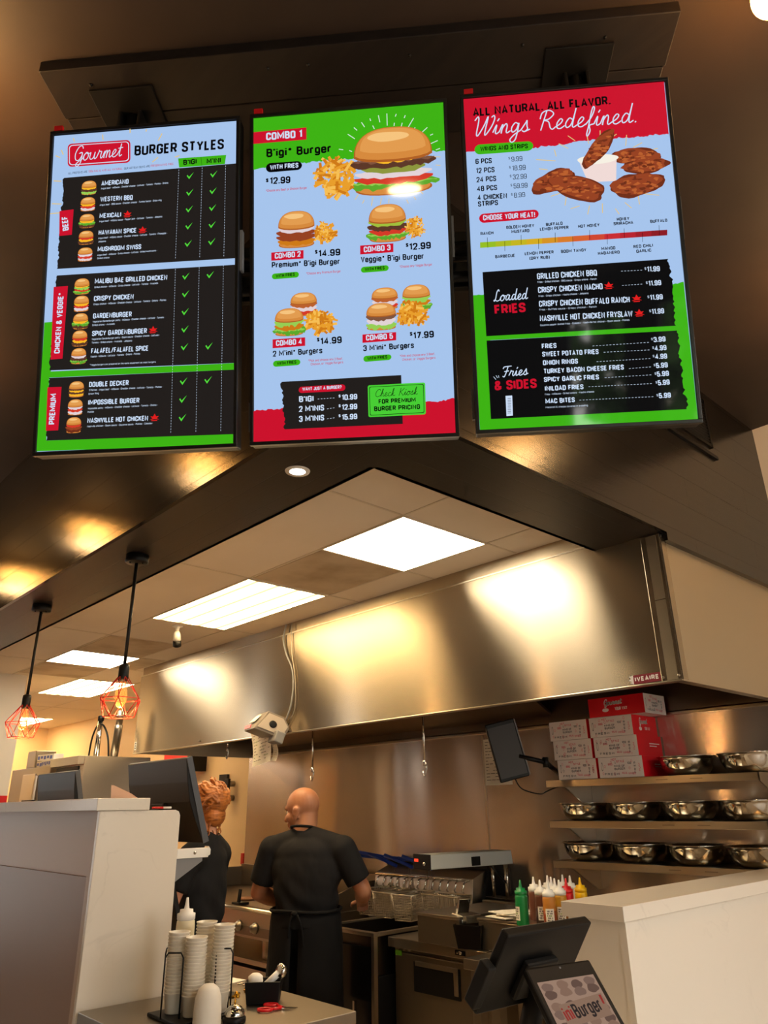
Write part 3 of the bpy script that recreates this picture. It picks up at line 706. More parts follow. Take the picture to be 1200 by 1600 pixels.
["d","ray",2,[-30.2,275.9],[-33.7,296.4],1,2.2],
["d","ray",2,[3.2,296.5],[-21.1,313.0],1,2.2],
["d","ray",2,[22.9,317.3],[4.6,334.3],1,2.2],
["d","ray",2,[57.8,305.3],[54.6,333.7],1,2.2],
["d","ray",2,[88.9,315.3],[90.4,342.3],1,2.2],
["d","ray",2,[120.4,319.4],[132.9,327.7],1,2.2],
["d","ray",2,[153.6,290.3],[158.7,322.6],1,2.2],
["d","ray",2,[172.4,284.0],[197.3,296.4],1,2.2],
["d","ray",2,[203.5,269.2],[236.2,276.3],1,2.2],
["d","ray",2,[204.2,239.2],[223.3,248.2],1,2.2],
["d","ray",2,[224.2,218.1],[246.6,219.9],1,2.2],
["t","ALL NATURAL. ALL FLAVOR.","ink",4,[-245.7,415.1],[123.7,416.5],26.5,1],
["s","Wings Redefined.","white",5,[-240.9,356.6],[185.6,357.6],28.8,3.2],
["r","green",3,[[-246.0,329.6],[-88.4,326.9],[-89.9,298.6],[-247.1,299.8]],1],
["t","WINGS AND STRIPS","ink",4,[-231.1,308.8],[-103.9,306.3],14.2,1],
["t","6 PCS","ink",4,[-245.9,271.4],[-202.5,270.7],16.1,1],
["t","$","ink",4,[-157.2,277.6],[-152.6,277.8],7.1,0],
["t","9.99","ink",4,[-149.5,270.5],[-120.2,270.4],14.7,0],
["t","12 PCS","ink",4,[-245.7,243.8],[-196.2,243.3],16.0,1],
["t","$","ink",4,[-156.8,250.6],[-152.2,250.9],7.0,0],
["t","18.99","ink",4,[-149.1,243.6],[-112.9,243.6],14.7,0],
["t","24 PCS","ink",4,[-245.6,217.0],[-193.3,216.9],15.9,1],
["t","$","ink",4,[-156.3,224.5],[-151.7,224.7],7.0,0],
["t","32.99","ink",4,[-148.6,217.4],[-111.5,217.4],14.6,0],
["t","48 PCS","ink",4,[-245.5,190.4],[-192.2,190.2],15.8,1],
["t","$","ink",4,[-155.9,197.8],[-151.3,198.0],6.9,0],
["t","59.99","ink",4,[-148.2,190.8],[-111.1,190.8],14.5,0],
["t","4 CHICKEN","ink",4,[-245.3,164.6],[-167.1,164.2],15.7,1],
["t","$","ink",4,[-156.0,170.7],[-151.4,171.0],6.9,0],
["t","8.99","ink",4,[-148.4,163.8],[-118.8,164.4],14.4,0],
["t","STRIPS","ink",4,[-244.9,145.7],[-191.9,146.2],15.6,1],
["i","w",3,[82.9,231.6],347.0,204.1],
["r","red",3,[[-244.0,124.4],[-86.3,125.5],[-86.7,99.5],[-243.9,97.8]],1],
["t","CHOOSE YOUR HEAT!","white",4,[-233.4,104.9],[-96.6,103.4],15.5,1],
["t","RANCH","ink",4,[-242.4,62.5],[-208.5,62.8],9.2,1],
["t","GOLDEN HONEY","ink",4,[-173.6,75.3],[-100.4,75.4],9.2,1],
["t","MUSTARD","ink",4,[-160.7,62.0],[-114.0,61.8],9.2,1],
["t","BUFFALO","ink",4,[-69.5,75.3],[-26.3,76.0],9.2,1],
["t","LEMON PEPPER","ink",4,[-85.9,63.2],[-11.5,63.2],9.2,1],
["t","HOT HONEY","ink",4,[13.6,63.5],[68.8,63.9],9.1,1],
["t","HONEY","ink",4,[114.2,76.0],[146.4,75.8],9.2,1],
["t","SRIRACHA","ink",4,[104.9,63.9],[155.4,64.0],9.1,1],
["t","BUFFALO","ink",4,[199.0,62.9],[242.1,63.5],9.1,1],
["t","BARBECUE","ink",4,[-207.0,-6.1],[-155.5,-5.9],9.0,1],
["t","LEMON PEPPER","ink",4,[-129.7,-3.2],[-54.7,-3.7],9.0,1],
["t","(DRY RUB)","ink",4,[-118.2,-17.3],[-65.5,-17.3],9.0,1],
["t","BOOM TANGY","ink",4,[-35.3,-4.1],[29.6,-3.9],9.0,1],
["t","MANGO","ink",4,[68.2,-3.9],[104.1,-3.8],9.0,1],
["t","HABANERO","ink",4,[59.0,-16.4],[114.1,-16.6],9.0,1],
["t","RED CHILI","ink",4,[150.8,-4.6],[200.2,-3.8],9.0,1],
["t","GARLIC","ink",4,[156.8,-18.2],[194.7,-17.1],9.0,1],
["p","h0",3,[[-244.9,42.5],[-203.5,42.4],[-204.2,26.6],[-245.5,26.7]]],
["p","h1",3,[[-204.0,42.4],[-162.7,42.3],[-163.5,26.5],[-204.7,26.6]]],
["p","h2",3,[[-163.3,42.3],[-122.1,42.2],[-122.9,26.4],[-164.0,26.5]]],
["p","h3",3,[[-122.6,42.2],[-81.5,42.1],[-82.4,26.3],[-123.5,26.4]]],
["p","h4",3,[[-82.1,42.1],[-41.0,42.0],[-42.0,26.2],[-83.0,26.4]]],
["p","h5",3,[[-41.6,42.0],[-0.6,41.8],[-1.7,26.1],[-42.5,26.3]]],
["p","h6",3,[[-1.2,41.9],[39.7,41.7],[38.6,26.1],[-2.2,26.2]]],
["p","h7",3,[[39.1,41.8],[79.9,41.6],[78.7,26.0],[38.0,26.1]]],
["p","h8",3,[[79.4,41.7],[120.1,41.5],[118.8,25.9],[78.2,26.0]]],
["p","h9",3,[[119.5,41.6],[160.1,41.4],[158.8,25.8],[118.3,25.9]]],
["p","h10",3,[[159.6,41.5],[200.1,41.3],[198.7,25.7],[158.3,25.8]]],
["p","h11",3,[[199.6,41.4],[240.0,41.2],[238.6,25.6],[198.2,25.8]]],
["d","ink",4,[-225.2,55.0],[-225.3,25.7],1,1],
["d","ink",4,[-179.7,40.3],[-180.9,13.0],1,1],
["d","ink",4,[-136.3,55.1],[-137.6,29.0],1,1],
["d","ink",4,[-91.1,40.4],[-92.7,12.0],1,1],
["d","ink",4,[-47.2,55.1],[-48.9,27.8],1,1],
["d","ink",4,[-2.4,40.5],[-3.7,12.7],1,1],
["d","ink",4,[42.1,55.7],[40.7,28.5],1,1],
["d","ink",4,[86.4,38.7],[84.8,11.6],1,1],
["d","ink",4,[130.7,53.3],[129.7,27.3],1,1],
["d","ink",4,[176.3,37.4],[174.7,11.5],1,1],
["d","ink",4,[220.4,55.0],[218.9,27.2],1,1],
["j","green",1,[[-271.9,-105.7],[-233.4,-105.2],[-228.9,-432.1],[233.2,-433.7],[221.0,-112.0],[268.3,-105.7],[269.9,-475.0],[-269.5,-473.9]],[0,4],2],
["j","dark2",2,[[-242.5,-42.4],[235.4,-40.3],[240.4,-108.0],[238.5,-223.6],[-241.3,-222.5]],[1,2],4],
["j","dark2",2,[[-241.2,-233.4],[240.4,-236.1],[241.4,-287.7],[244.4,-444.7],[-240.6,-444.8]],[1,2],4],
["p","green",3,[[-241.2,-221.4],[240.5,-223.7],[240.8,-236.7],[-241.2,-232.9]]],
["t","GRILLED CHICKEN BBQ","white",4,[-101.5,-73.2],[52.0,-73.8],16.9,1],
["t","$","white",4,[173.5,-66.4],[178.2,-66.2],6.7,0],
["t","11.99","white",4,[179.7,-72.5],[211.7,-72.8],14.6,1],
["d","white",4,[114.0,-65.7],[170.9,-66.8],7,1],
["t","CRISPY CHICKEN NACHO","white",4,[-101.1,-111.4],[63.7,-112.2],16.8,1],
["t","$","white",4,[173.8,-105.6],[178.4,-105.4],6.7,0],
["t","11.99","white",4,[179.9,-111.7],[211.8,-111.3],14.4,1],
["d","white",4,[113.4,-105.4],[167.6,-105.1],7,1],
["t","CRISPY CHICKEN BUFFALO RANCH","white",4,[-101.1,-149.8],[129.1,-153.2],16.6,1],
["t","$","white",4,[174.5,-144.5],[179.1,-144.3],6.6,0],
["t","11.99","white",4,[180.6,-150.5],[212.4,-150.1],14.3,1],
["t","NASHVILLE HOT CHICKEN FRYSLAW","white",4,[-101.3,-190.0],[133.6,-191.9],16.5,1],
["t","$","white",4,[175.7,-183.0],[180.3,-182.8],6.6,0],
["t","11.99","white",4,[181.8,-188.9],[212.4,-188.5],14.2,1],
["t","Fries - Grilled chicken - BBQ sauce - Crispy onions - Ranch","white",4,[-101.1,-83.3],[50.2,-84.9],5.1,0],
["t","Fries - Crispy chicken - Nacho cheese - Jalapeno","white",4,[-100.6,-122.6],[26.7,-122.8],5.0,0],
["t","Fries - Buffalo sauce - Crispy chicken - Ranch","white",4,[-101.2,-160.3],[44.6,-161.2],5.0,0],
["t","Cayenne pepper dusted fries - Coleslaw - Nashville hot chicken - Boom sauce - Pickles","white",4,[-101.5,-202.6],[124.5,-202.7],4.9,0],
["s","Loaded","white",4,[-216.9,-126.6],[-127.9,-125.5],15.6,2.4],
["t","FRIES","red",4,[-215.9,-163.4],[-136.6,-161.5],26.6,1],
["t","FRIES","white",4,[-100.9,-264.5],[-64.0,-264.4],13.5,1],
["d","white",4,[26.9,-265.0],[171.6,-264.0],17,1],
["t","$","white",4,[174.1,-258.8],[178.6,-258.6],5.9,0],
["t","3.99","white",4,[180.1,-264.6],[209.5,-264.0],13.9,1],
["t","SWEET POTATO FRIES","white",4,[-101.1,-286.0],[40.5,-287.4],13.4,1],
["d","white",4,[53.5,-283.5],[171.3,-284.3],14,1],
["t","$","white",4,[175.0,-281.9],[179.6,-281.7],5.9,0],
["t","4.99","white",4,[181.1,-287.7],[209.8,-287.0],13.9,1],
["t","ONION RINGS","white",4,[-100.9,-309.0],[-12.9,-309.8],13.3,1],
["d","white",4,[33.9,-307.7],[171.3,-307.2],17,1],
["t","$","white",4,[174.1,-304.2],[178.6,-304.0],5.8,0],
["t","4.99","white",4,[180.1,-309.9],[209.2,-309.9],13.8,1],
["t","TURKEY BACON CHEESE FRIES","white",4,[-100.6,-331.9],[100.2,-332.5],13.3,1],
["d","white",4,[112.9,-330.7],[170.8,-329.4],7,1],
["t","$","white",4,[174.4,-328.1],[179.0,-327.9],5.8,0],
["t","5.99","white",4,[180.4,-333.8],[209.0,-333.1],13.7,1],
["t","SPICY GARLIC FRIES","white",4,[-100.9,-354.1],[36.5,-355.0],13.2,1],
["d","white",4,[50.9,-351.3],[170.4,-350.5],14,1],
["t","$","white",4,[174.9,-350.8],[179.4,-350.6],5.8,0],
["t","5.99","white",4,[180.9,-356.4],[209.9,-355.3],13.6,1],
["t","INILOAD FRIES","white",4,[-100.2,-377.9],[-3.9,-378.6],13.1,1],
["d","white",4,[9.1,-373.1],[169.4,-373.5],20,1],
["t","$","white",4,[175.3,-373.9],[179.8,-373.6],5.7,0],
["t","5.99","white",4,[181.3,-379.5],[209.8,-378.3],13.6,1],
["t","MAC BITES","white",4,[-100.7,-411.8],[-27.7,-411.4],13.0,1],
["d","white",4,[-15.9,-407.0],[170.3,-407.9],23,1],
["t","$","white",4,[174.8,-407.7],[179.2,-407.4],5.7,0],
["t","5.99","white",4,[180.7,-413.2],[209.5,-412.6],13.5,1],
["t","Fries - iniSauce - Grilled onions - Nacho cheese","white",4,[-101.4,-389.3],[22.0,-388.7],4.7,0],
["t","Macaroni & cheese covered in breading","white",4,[-101.4,-423.7],[4.0,-423.9],4.7,0],
["s","Fries","white",4,[-204.3,-334.4],[-140.3,-331.3],13.8,2.4],
["t","& SIDES","red",4,[-226.3,-369.5],[-120.5,-368.6],25.3,1],
["d","white",4,[-228.3,-332.3],[-222.5,-340.6],1,1.2],
["d","white",4,[-222.0,-329.0],[-218.2,-336.7],1,1.2],
["d","white",4,[-215.8,-329.4],[-214.6,-335.8],1,1.2],
["h",[79.9,-104.0]],
["h",[147.3,-144.1]],
["h",[150.6,-183.9]],
["p","white",5,[[-200.5,-385.4],[-183.7,-385.4],[-184.8,-438.6],[-200.9,-439.1]]],
["d","ink",6,[-195.7,-392.5],[-187.1,-392.6],1,1.0],
["d","ink",6,[-195.9,-394.9],[-187.2,-395.0],1,0.5],
["d","ink",6,[-196.0,-397.3],[-187.4,-397.4],1,0.5],
["d","ink",6,[-196.1,-399.7],[-187.5,-399.8],1,1.0],
["d","ink",6,[-196.2,-402.1],[-187.6,-402.2],1,0.5],
["d","ink",6,[-196.3,-404.5],[-187.7,-404.5],1,0.5],
["d","ink",6,[-196.4,-406.9],[-187.8,-406.9],1,1.0],
["d","ink",6,[-196.5,-409.3],[-187.9,-409.3],1,0.5],
["d","ink",6,[-196.6,-411.7],[-188.0,-411.7],1,0.5],
["d","ink",6,[-196.7,-414.1],[-188.1,-414.1],1,1.0],
["d","ink",6,[-196.9,-416.5],[-188.3,-416.5],1,0.5],
["d","ink",6,[-197.0,-418.9],[-188.4,-418.9],1,0.5],
["d","ink",6,[-197.1,-421.2],[-188.5,-421.3],1,1.0],
["d","ink",6,[-197.2,-423.6],[-188.6,-423.7],1,0.5],
["d","ink",6,[-197.3,-426.0],[-188.7,-426.1],1,0.5],
["d","ink",6,[-197.4,-428.4],[-188.8,-428.4],1,1.0],
["d","ink",6,[-197.5,-430.8],[-188.9,-430.8],1,0.5],
["d","ink",6,[-197.6,-433.2],[-189.1,-433.2],1,0.5]]}
# ------------------------------------------------------------------ menu screens
SCRCOL = dict(blue=(166, 196, 236), green=(62, 178, 20), lime=(72, 205, 52), red=(203, 18, 44), dark=(34, 30, 28), dark2=(13, 13, 14), ink=(6, 6, 8), white=(205, 222, 246), pale=(214, 236, 214), ray=(226, 196, 128),
    check=(84, 220, 60), pep=(226, 30, 30), bun=(214, 138, 62), bunhi=(246, 196, 126), bunmid=(226, 156, 80), bunsh=(176, 96, 36), patty=(92, 56, 40), patty2=(128, 84, 62), cheese=(250, 184, 40), lettuce=(92, 168, 44), lettuce2=(150, 206, 84), tomato=(212, 58, 40), onion=(226, 210, 214), fry=(232, 158, 44), fry2=(206, 122, 24), fry3=(246, 190, 84), crisp=(150, 66, 34), crisp2=(186, 96, 46), crisp3=(112, 46, 24), cup=(240, 218, 214), dip=(246, 240, 226), pickle=(140, 150, 60), avo=(160, 190, 60))
for k in range(12):
    t_ = k/11.0; stops = [(150, 190, 36), (214, 178, 30), (216, 110, 44), (200, 36, 50), (140, 24, 34)]; q = t_*4; i = min(int(q), 3); f = q-i
    SCRCOL['h%d' % k] = tuple(stops[i][j]*(1-f)+stops[i+1][j]*f for j in range(3))
def scr_mat(key):
    n = 'screen_'+key
    if n in MATS: return MATS[n]
    return mat(n, (3, 3, 3), 0.05, emit=SCRCOL[key], es=0.86)
# condensed gothic lettering: centre-line strokes (x, y[, corner radius]) on a cap height of 1
r_ = .15
LET = {}
def let(c, w, *st): LET[c] = (w, st)
let('A', .40, [(0, 0), (.2, 1), (.4, 0)], [(.07, .27), (.33, .27)]); let('B', .37, [(0, 0), (0, 1), (.35, 1, r_), (.35, .53, r_), (0, .53)], [(0, .53), (.37, .53, r_), (.37, 0, r_), (0, 0)])
let('C', .36, [(.36, .68), (.36, 1, r_), (0, 1, r_), (0, 0, r_), (.36, 0, r_), (.36, .32)]); let('D', .37, [(0, 0), (0, 1), (.37, 1, .2), (.37, 0, .2), (0, 0), (0, .2)])
let('E', .31, [(.31, 1), (0, 1), (0, 0), (.31, 0)], [(0, .52), (.27, .52)]); let('F', .31, [(.31, 1), (0, 1), (0, 0)], [(0, .5), (.27, .5)])
let('G', .37, [(.37, .7), (.37, 1, r_), (0, 1, r_), (0, 0, r_), (.37, 0, r_), (.37, .48), (.2, .48)]); let('H', .37, [(0, 0), (0, 1)], [(.37, 0), (.37, 1)], [(0, .52), (.37, .52)])
let('I', 0, [(0, 0), (0, 1)]); let('J', .28, [(.28, 1), (.28, 0, r_), (0, 0, r_), (0, .25)]); let('K', .38, [(0, 0), (0, 1)], [(.37, 1), (0, .40)], [(.13, .62), (.38, 0)])
let('L', .29, [(0, 1), (0, 0), (.29, 0)]); let('M', .58, [(0, 0), (0, 1), (.29, .25), (.58, 1), (.58, 0)]); let('N', .42, [(0, 0), (0, 1), (.42, 0), (.42, 1)])
let('O', .37, [(.18, 0), (0, 0, r_), (0, 1, r_), (.37, 1, r_), (.37, 0, r_), (.17, 0)]); let('P', .36, [(0, 0), (0, 1), (.36, 1, r_), (.36, .44, r_), (0, .44)])
let('Q', .37, [(.18, 0), (0, 0, r_), (0, 1, r_), (.37, 1, r_), (.37, 0, r_), (.17, 0)], [(.2, .2), (.42, -.1)]); let('R', .37, [(0, 0), (0, 1), (.35, 1, r_), (.35, .47, r_), (0, .47)], [(.2, .47), (.37, 0)])
let('S', .35, [(.35, .72), (.35, 1, r_), (0, 1, r_), (0, .60, .12), (.35, .42, .12), (.35, 0, r_), (0, 0, r_), (0, .28)]); let('T', .38, [(0, 1), (.38, 1)], [(.19, 1), (.19, 0)])
let('U', .37, [(0, 1), (0, 0, r_), (.37, 0, r_), (.37, 1)]); let('V', .40, [(0, 1), (.2, 0), (.4, 1)]); let('W', .66, [(0, 1), (.165, 0), (.33, .9), (.495, 0), (.66, 1)])
let('X', .38, [(0, 0), (.38, 1)], [(0, 1), (.38, 0)]); let('Y', .40, [(0, 1), (.2, .45), (.4, 1)], [(.2, .45), (.2, 0)]); let('Z', .34, [(0, 1), (.34, 1), (0, 0), (.34, 0)])
LET['0'] = LET['O']; let('1', .16, [(0, .82), (.16, 1), (.16, 0)]); let('2', .35, [(0, .7), (0, 1, r_), (.35, 1, r_), (.35, .58, .1), (0, 0), (.36, 0)])
let('3', .35, [(0, .74), (0, 1, r_), (.35, 1, r_), (.35, .53, .12), (.12, .53)], [(.12, .53), (.35, .53, .12), (.35, 0, r_), (0, 0, r_), (0, .26)]); let('4', .4, [(.28, 0), (.28, 1), (0, .28), (.4, .28)])
let('5', .35, [(.34, 1), (.02, 1), (.02, .52), (.35, .60, r_), (.35, 0, r_), (0, 0, r_), (0, .27)]); let('6', .35, [(.35, .75), (.35, 1, r_), (0, 1, r_), (0, 0, r_), (.35, 0, r_), (.35, .57, r_), (0, .57)])
let('7', .34, [(0, 1), (.34, 1), (.1, 0)]); let('8', .36, [(.18, .53), (.01, .53, .13), (.01, 1, .13), (.35, 1, .13), (.35, .53, .13), (.17, .53)], [(.18, .53), (0, .53, .13), (0, 0, .13), (.36, 0, .13), (.36, .53, .13), (.17, .53)])
let('9', .35, [(0, .25), (0, 0, r_), (.35, 0, r_), (.35, 1, r_), (0, 1, r_), (0, .43, r_), (.35, .43)])
q_ = .13
let('a', .31, [(.01, .5), (.01, .72, q_), (.31, .72, q_), (.31, 0)], [(.31, .42), (0, .42, .1), (0, 0, .1), (.31, .02)]); let('b', .31, [(0, 0), (0, 1)], [(0, .70), (.31, .72, q_), (.31, 0, q_), (0, .02)]); let('c', .3, [(.3, .5), (.3, .72, q_), (0, .72, q_), (0, 0, q_), (.3, 0, q_), (.3, .22)])
let('d', .31, [(.31, 0), (.31, 1)], [(.31, .70), (0, .72, q_), (0, 0, q_), (.31, .02)]); let('e', .31, [(0, .36), (.31, .36), (.31, .72, q_), (0, .72, q_), (0, 0, q_), (.31, 0, q_), (.31, .2)]); let('f', .22, [(.24, 1), (.08, 1, .08), (.08, 0)], [(0, .7), (.22, .7)])
let('g', .31, [(.31, .72), (.31, -.26, q_), (0, -.26, q_), (0, -.12)], [(.31, .70), (0, .72, q_), (0, .04, q_), (.31, .06)]); let('h', .31, [(0, 0), (0, 1)], [(0, .66), (.31, .74, q_), (.31, 0)]); let('i', 0, [(0, 0), (0, .74)], [(0, .88), (0, 1.02)])
let('j', .08, [(.08, .74), (.08, -.24, .08), (0, -.24)], [(.08, .88), (.08, 1.02)]); let('k', .31, [(0, 0), (0, 1)], [(.3, .72), (0, .3)], [(.1, .42), (.31, 0)]); let('l', 0, [(0, 0), (0, 1)])
let('m', .54, [(0, 0), (0, .74)], [(0, .66), (.27, .74, q_), (.27, 0)], [(.27, .66), (.54, .74, q_), (.54, 0)]); let('n', .31, [(0, 0), (0, .74)], [(0, .66), (.31, .74, q_), (.31, 0)]); let('o', .31, [(.16, 0), (0, 0, q_), (0, .72, q_), (.31, .72, q_), (.31, 0, q_), (.15, 0)])
let('p', .31, [(0, -.28), (0, .74)], [(0, .70), (.31, .72, q_), (.31, 0, q_), (0, .02)]); let('q', .31, [(.31, -.28), (.31, .74)], [(.31, .70), (0, .72, q_), (0, 0, q_), (.31, .02)]); let('r', .2, [(0, 0), (0, .74)], [(0, .6), (.06, .72, .1), (.22, .72)])
let('s', .29, [(.29, .52), (.29, .72, .1), (0, .72, .1), (0, .44, .08), (.29, .30, .08), (.29, 0, .1), (0, 0, .1), (0, .2)]); let('t', .22, [(.08, .95), (.08, 0, .08), (.22, 0)], [(0, .7), (.22, .7)]); let('u', .31, [(0, .74), (0, 0, q_), (.31, 0, q_), (.31, .74)])
let('v', .33, [(0, .74), (.165, 0), (.33, .74)]); let('w', .48, [(0, .74), (.12, 0), (.24, .66), (.36, 0), (.48, .74)]); let('x', .32, [(0, 0), (.32, .74)], [(0, .74), (.32, 0)]); let('y', .33, [(0, .74), (.165, .02)], [(.33, .74), (.1, -.28)]); let('z', .28, [(0, .72), (.28, .72), (0, 0), (.28, 0)])
LET['$'] = (.35, LET['S'][1]+([(.175, 1.15), (.175, -.15)],)); let('.', 0, [(0, -.06), (0, .10)]); let(',', .04, [(.04, .08), (0, -.16)]); let("'", 0, [(0, .78), (0, 1.05)]); let('-', .2, [(0, .42), (.2, .42)]); let('!', 0, [(0, .3), (0, 1)], [(0, -.06), (0, .10)])
let('*', .24, [(.12, .62), (.12, 1)], [(0, .72), (.24, .90)], [(0, .90), (.24, .72)]); let('?', .3, [(0, .75), (0, 1, r_), (.3, 1, r_), (.3, .55, .1), (.15, .45), (.15, .28)], [(.15, -.06), (.15, .1)]); let('(', .12, [(.12, 1.08), (0, .8, .1), (0, .1, .1), (.12, -.15)]); let(')', .12, [(0, 1.08), (.12, .8, .1), (.12, .1, .1), (0, -.15)])
let('/', .3, [(0, -.05), (.3, 1.05)]); let('&', .42, [(.42, 0), (.05, .72, .1), (.05, 1, .12), (.3, 1, .12), (.3, .72, .1), (0, .42, .1), (0, 0, .14), (.3, 0, .14), (.42, .4)]); LET[' '] = (.08, ())
def soften(st):
    out = []
    for i, p in enumerate(st):
        if len(p) == 3 and 0 < i < len(st)-1:
            b = np.array(p[:2]); u = np.array(st[i-1][:2])-b; v = np.array(st[i+1][:2])-b; lu, lv = np.linalg.norm(u), np.linalg.norm(v); q = min(p[2], lu*.5, lv*.5); u = u/lu*q; v = v/lv*q
            for k in range(5): t = k/4*math.pi/2; out.append(b+u*(1-math.sin(t))+v*(1-math.cos(t)))
        else: out.append(np.array(p[:2], float))
    return out
def ribbon(add_fn, pts, th):
    """flat mitred ribbon along a polyline"""
    pts = [p for i, p in enumerate(pts) if i == 0 or np.linalg.norm(p-pts[i-1]) > 1e-6]; N = len(pts); vs = []
    if N < 2: return
    for i, p in enumerate(pts):
        d0 = (p-pts[i-1]) if i else (pts[1]-p); d1 = (pts[i+1]-p) if i < N-1 else d0; d0 = d0/np.linalg.norm(d0); d1 = d1/np.linalg.norm(d1)
        n0 = np.array([-d0[1], d0[0]]); n1 = np.array([-d1[1], d1[0]]); n = n0+n1; l = np.linalg.norm(n); n = n/l if l > 1e-3 else n0; k = min(1/max(n @ n0, .3), 1.8); vs += [p+n*th/2*k, p-n*th/2*k]
    add_fn(np.array(vs), [(2*i, 2*i+1, 2*i+3, 2*i+2) for i in range(N-1)])
def txt_into(add_fn, s, p0, p1, cap, bold):
    """fits the string between two baseline points with a given capital height; add_fn(points2d, faces)"""
    th = (.11, .15, .19)[bold]; gap = .09 if bold else .07; st = []; x = 0.0
    for ch in s:
        w_, strokes = LET.get(ch, LET['o']); x += th/2
        for k in strokes: st.append([q+np.array((x, 0)) for q in soften(k)])
        x += w_+th/2+gap
    x -= gap; p0 = np.array(p0, float); r0 = np.linalg.norm(np.array(p1, float)-p0)/x/cap; th *= min(max(r0/.85, .9), 1.4) if bold else 1.0; p1 = np.array(p1, float); d = p1-p0; L = np.linalg.norm(d); d /= L; n = np.array([-d[1], d[0]]); kx = L/x; ky = cap*(1-th)
    for k in st: ribbon(add_fn, [p0+d*(q[0]*kx)+n*(q[1]*ky+cap*th/2) for q in k], cap*th if kx > cap*.8 else th*(kx*.6+cap*.4))
G = {'o': (.85, [[(0, .2), (.12, .7), (.35, 1), (.1, .6), (.15, .1), (.42, 0), (.66, .4), (.58, .9), (.35, 1), (.5, .82), (.85, .85)]]),
 'u': (.95, [[(0, .85), (.08, .9), (.05, .3), (.25, 0), (.55, .25), (.65, .95), (.62, .3), (.75, .02), (.95, .2)]]),
 'r': (.8, [[(0, .2), (.2, .9), (.22, 1.12), (.3, .92), (.55, .9), (.5, .4), (.6, .03), (.8, .2)]]),
 'm': (1.15, [[(0, .2), (.18, .95), (.17, 0), (.19, .5), (.4, .98), (.5, .75), (.48, 0), (.5, .5), (.72, .98), (.85, .75), (.85, .2), (.95, .02), (1.15, .2)]]),
 'n': (.85, [[(0, .2), (.18, .95), (.17, 0), (.19, .5), (.42, .98), (.55, .75), (.54, .2), (.64, .02), (.85, .2)]]),
 'e': (.7, [[(0, .2), (.35, .5), (.48, .85), (.3, 1), (.1, .6), (.15, .12), (.4, 0), (.7, .25)]]),
 't': (.62, [[(0, .2), (.28, .9), (.36, 1.7), (.3, .5), (.38, .03), (.62, .2)], [(.08, 1.1), (.6, 1.16)]]),
 'i': (.5, [[(0, .2), (.2, .95), (.19, .2), (.3, .02), (.5, .2)], [(.22, 1.36), (.30, 1.56)]]),
 'g': (.85, [[(.55, .85), (.3, 1), (.08, .5), (.2, .05), (.48, .3), (.6, .95), (.55, -.6), (.3, -1), (.1, -.72), (.4, -.2), (.85, .2)]]),
 's': (.68, [[(0, .2), (.3, .95), (.36, 1.12), (.42, .6), (.5, .25), (.3, 0), (.1, .12), (.3, .0), (.68, .2)]]),
 'd': (.95, [[(.55, .85), (.3, 1), (.08, .5), (.2, .05), (.5, .3), (.64, 1.2), (.7, 2.0), (.62, .4), (.72, .03), (.95, .2)]]),
 'f': (.65, [[(0, .2), (.35, .9), (.5, 1.7), (.4, 2.0), (.3, 1.5), (.25, 0), (.2, -.8), (.3, -1), (.42, -.5), (.32, .05), (.65, .2)]]),
 'a': (.95, [[(.55, .85), (.3, 1), (.08, .5), (.2, .05), (.48, .3), (.62, .95), (.58, .3), (.7, .03), (.95, .2)]]),
 'h': (.85, [[(0, .2), (.3, 1.2), (.4, 1.9), (.26, 1.95), (.18, 1), (.15, 0), (.18, .5), (.42, .98), (.54, .75), (.54, .2), (.64, .02), (.85, .2)]]),
 'c': (.72, [[(.6, .8), (.4, 1), (.1, .6), (.15, .1), (.4, 0), (.72, .25)]]),
 'k': (.8, [[(0, .2), (.3, 1.2), (.4, 1.9), (.26, 1.95), (.18, 1), (.15, 0), (.17, .4), (.5, .95), (.3, .5), (.55, .03), (.8, .2)]]),
 'G': (1.2, [[(1.0, 1.6), (.8, 1.95), (.4, 1.8), (.1, 1.0), (.25, .2), (.65, .05), (.95, .5), (1.0, 1.0), (.6, .95), (1.0, 1.0), (.97, -.3), (.6, -.75), (.4, -.45), (.9, .05), (1.2, .2)]]),
 'W': (1.6, [[(0, 1.6), (.2, 1.95), (.3, 1.5), (.3, .2), (.45, 0), (.8, 1.0), (1.0, 1.9), (.95, .3), (1.05, 0), (1.4, .8), (1.55, 1.6), (1.45, 1.95), (1.3, 1.8)]]),
 'R': (1.3, [[(.42, 1.9), (.3, .9), (.2, 0)], [(0, 1.2), (.1, 1.8), (.6, 2.0), (1.0, 1.6), (.7, 1.1), (.35, 1.0), (.7, .8), (.9, .2), (1.1, 0), (1.3, .2)]]),
 'L': (1.0, [[(.7, 1.75), (.55, 2), (.35, 1.5), (.3, .5), (.15, .02), (.05, .15), (.25, .2), (.6, 0), (1.0, .2)]]),
 'F': (.95, [[(0, 1.6), (.15, 1.9), (1.1, 1.95)], [(.65, 1.9), (.5, .8), (.3, 0), (.1, .1)], [(.25, 1.0), (.8, 1.05)]]),
 'C': (1.15, [[(1.0, 1.6), (.8, 1.95), (.4, 1.8), (.1, 1.0), (.25, .2), (.65, 0), (1.15, .3)]]),
 'K': (1.2, [[(.35, 1.95), (.25, .8), (.2, 0)], [(1.05, 1.9), (.6, 1.2), (.3, 1.0), (.7, .5), (.95, .03), (1.2, .2)]]),
 '.': (.4, [[(.18, .02), (.22, .08)]]), ' ': (.7, [])}
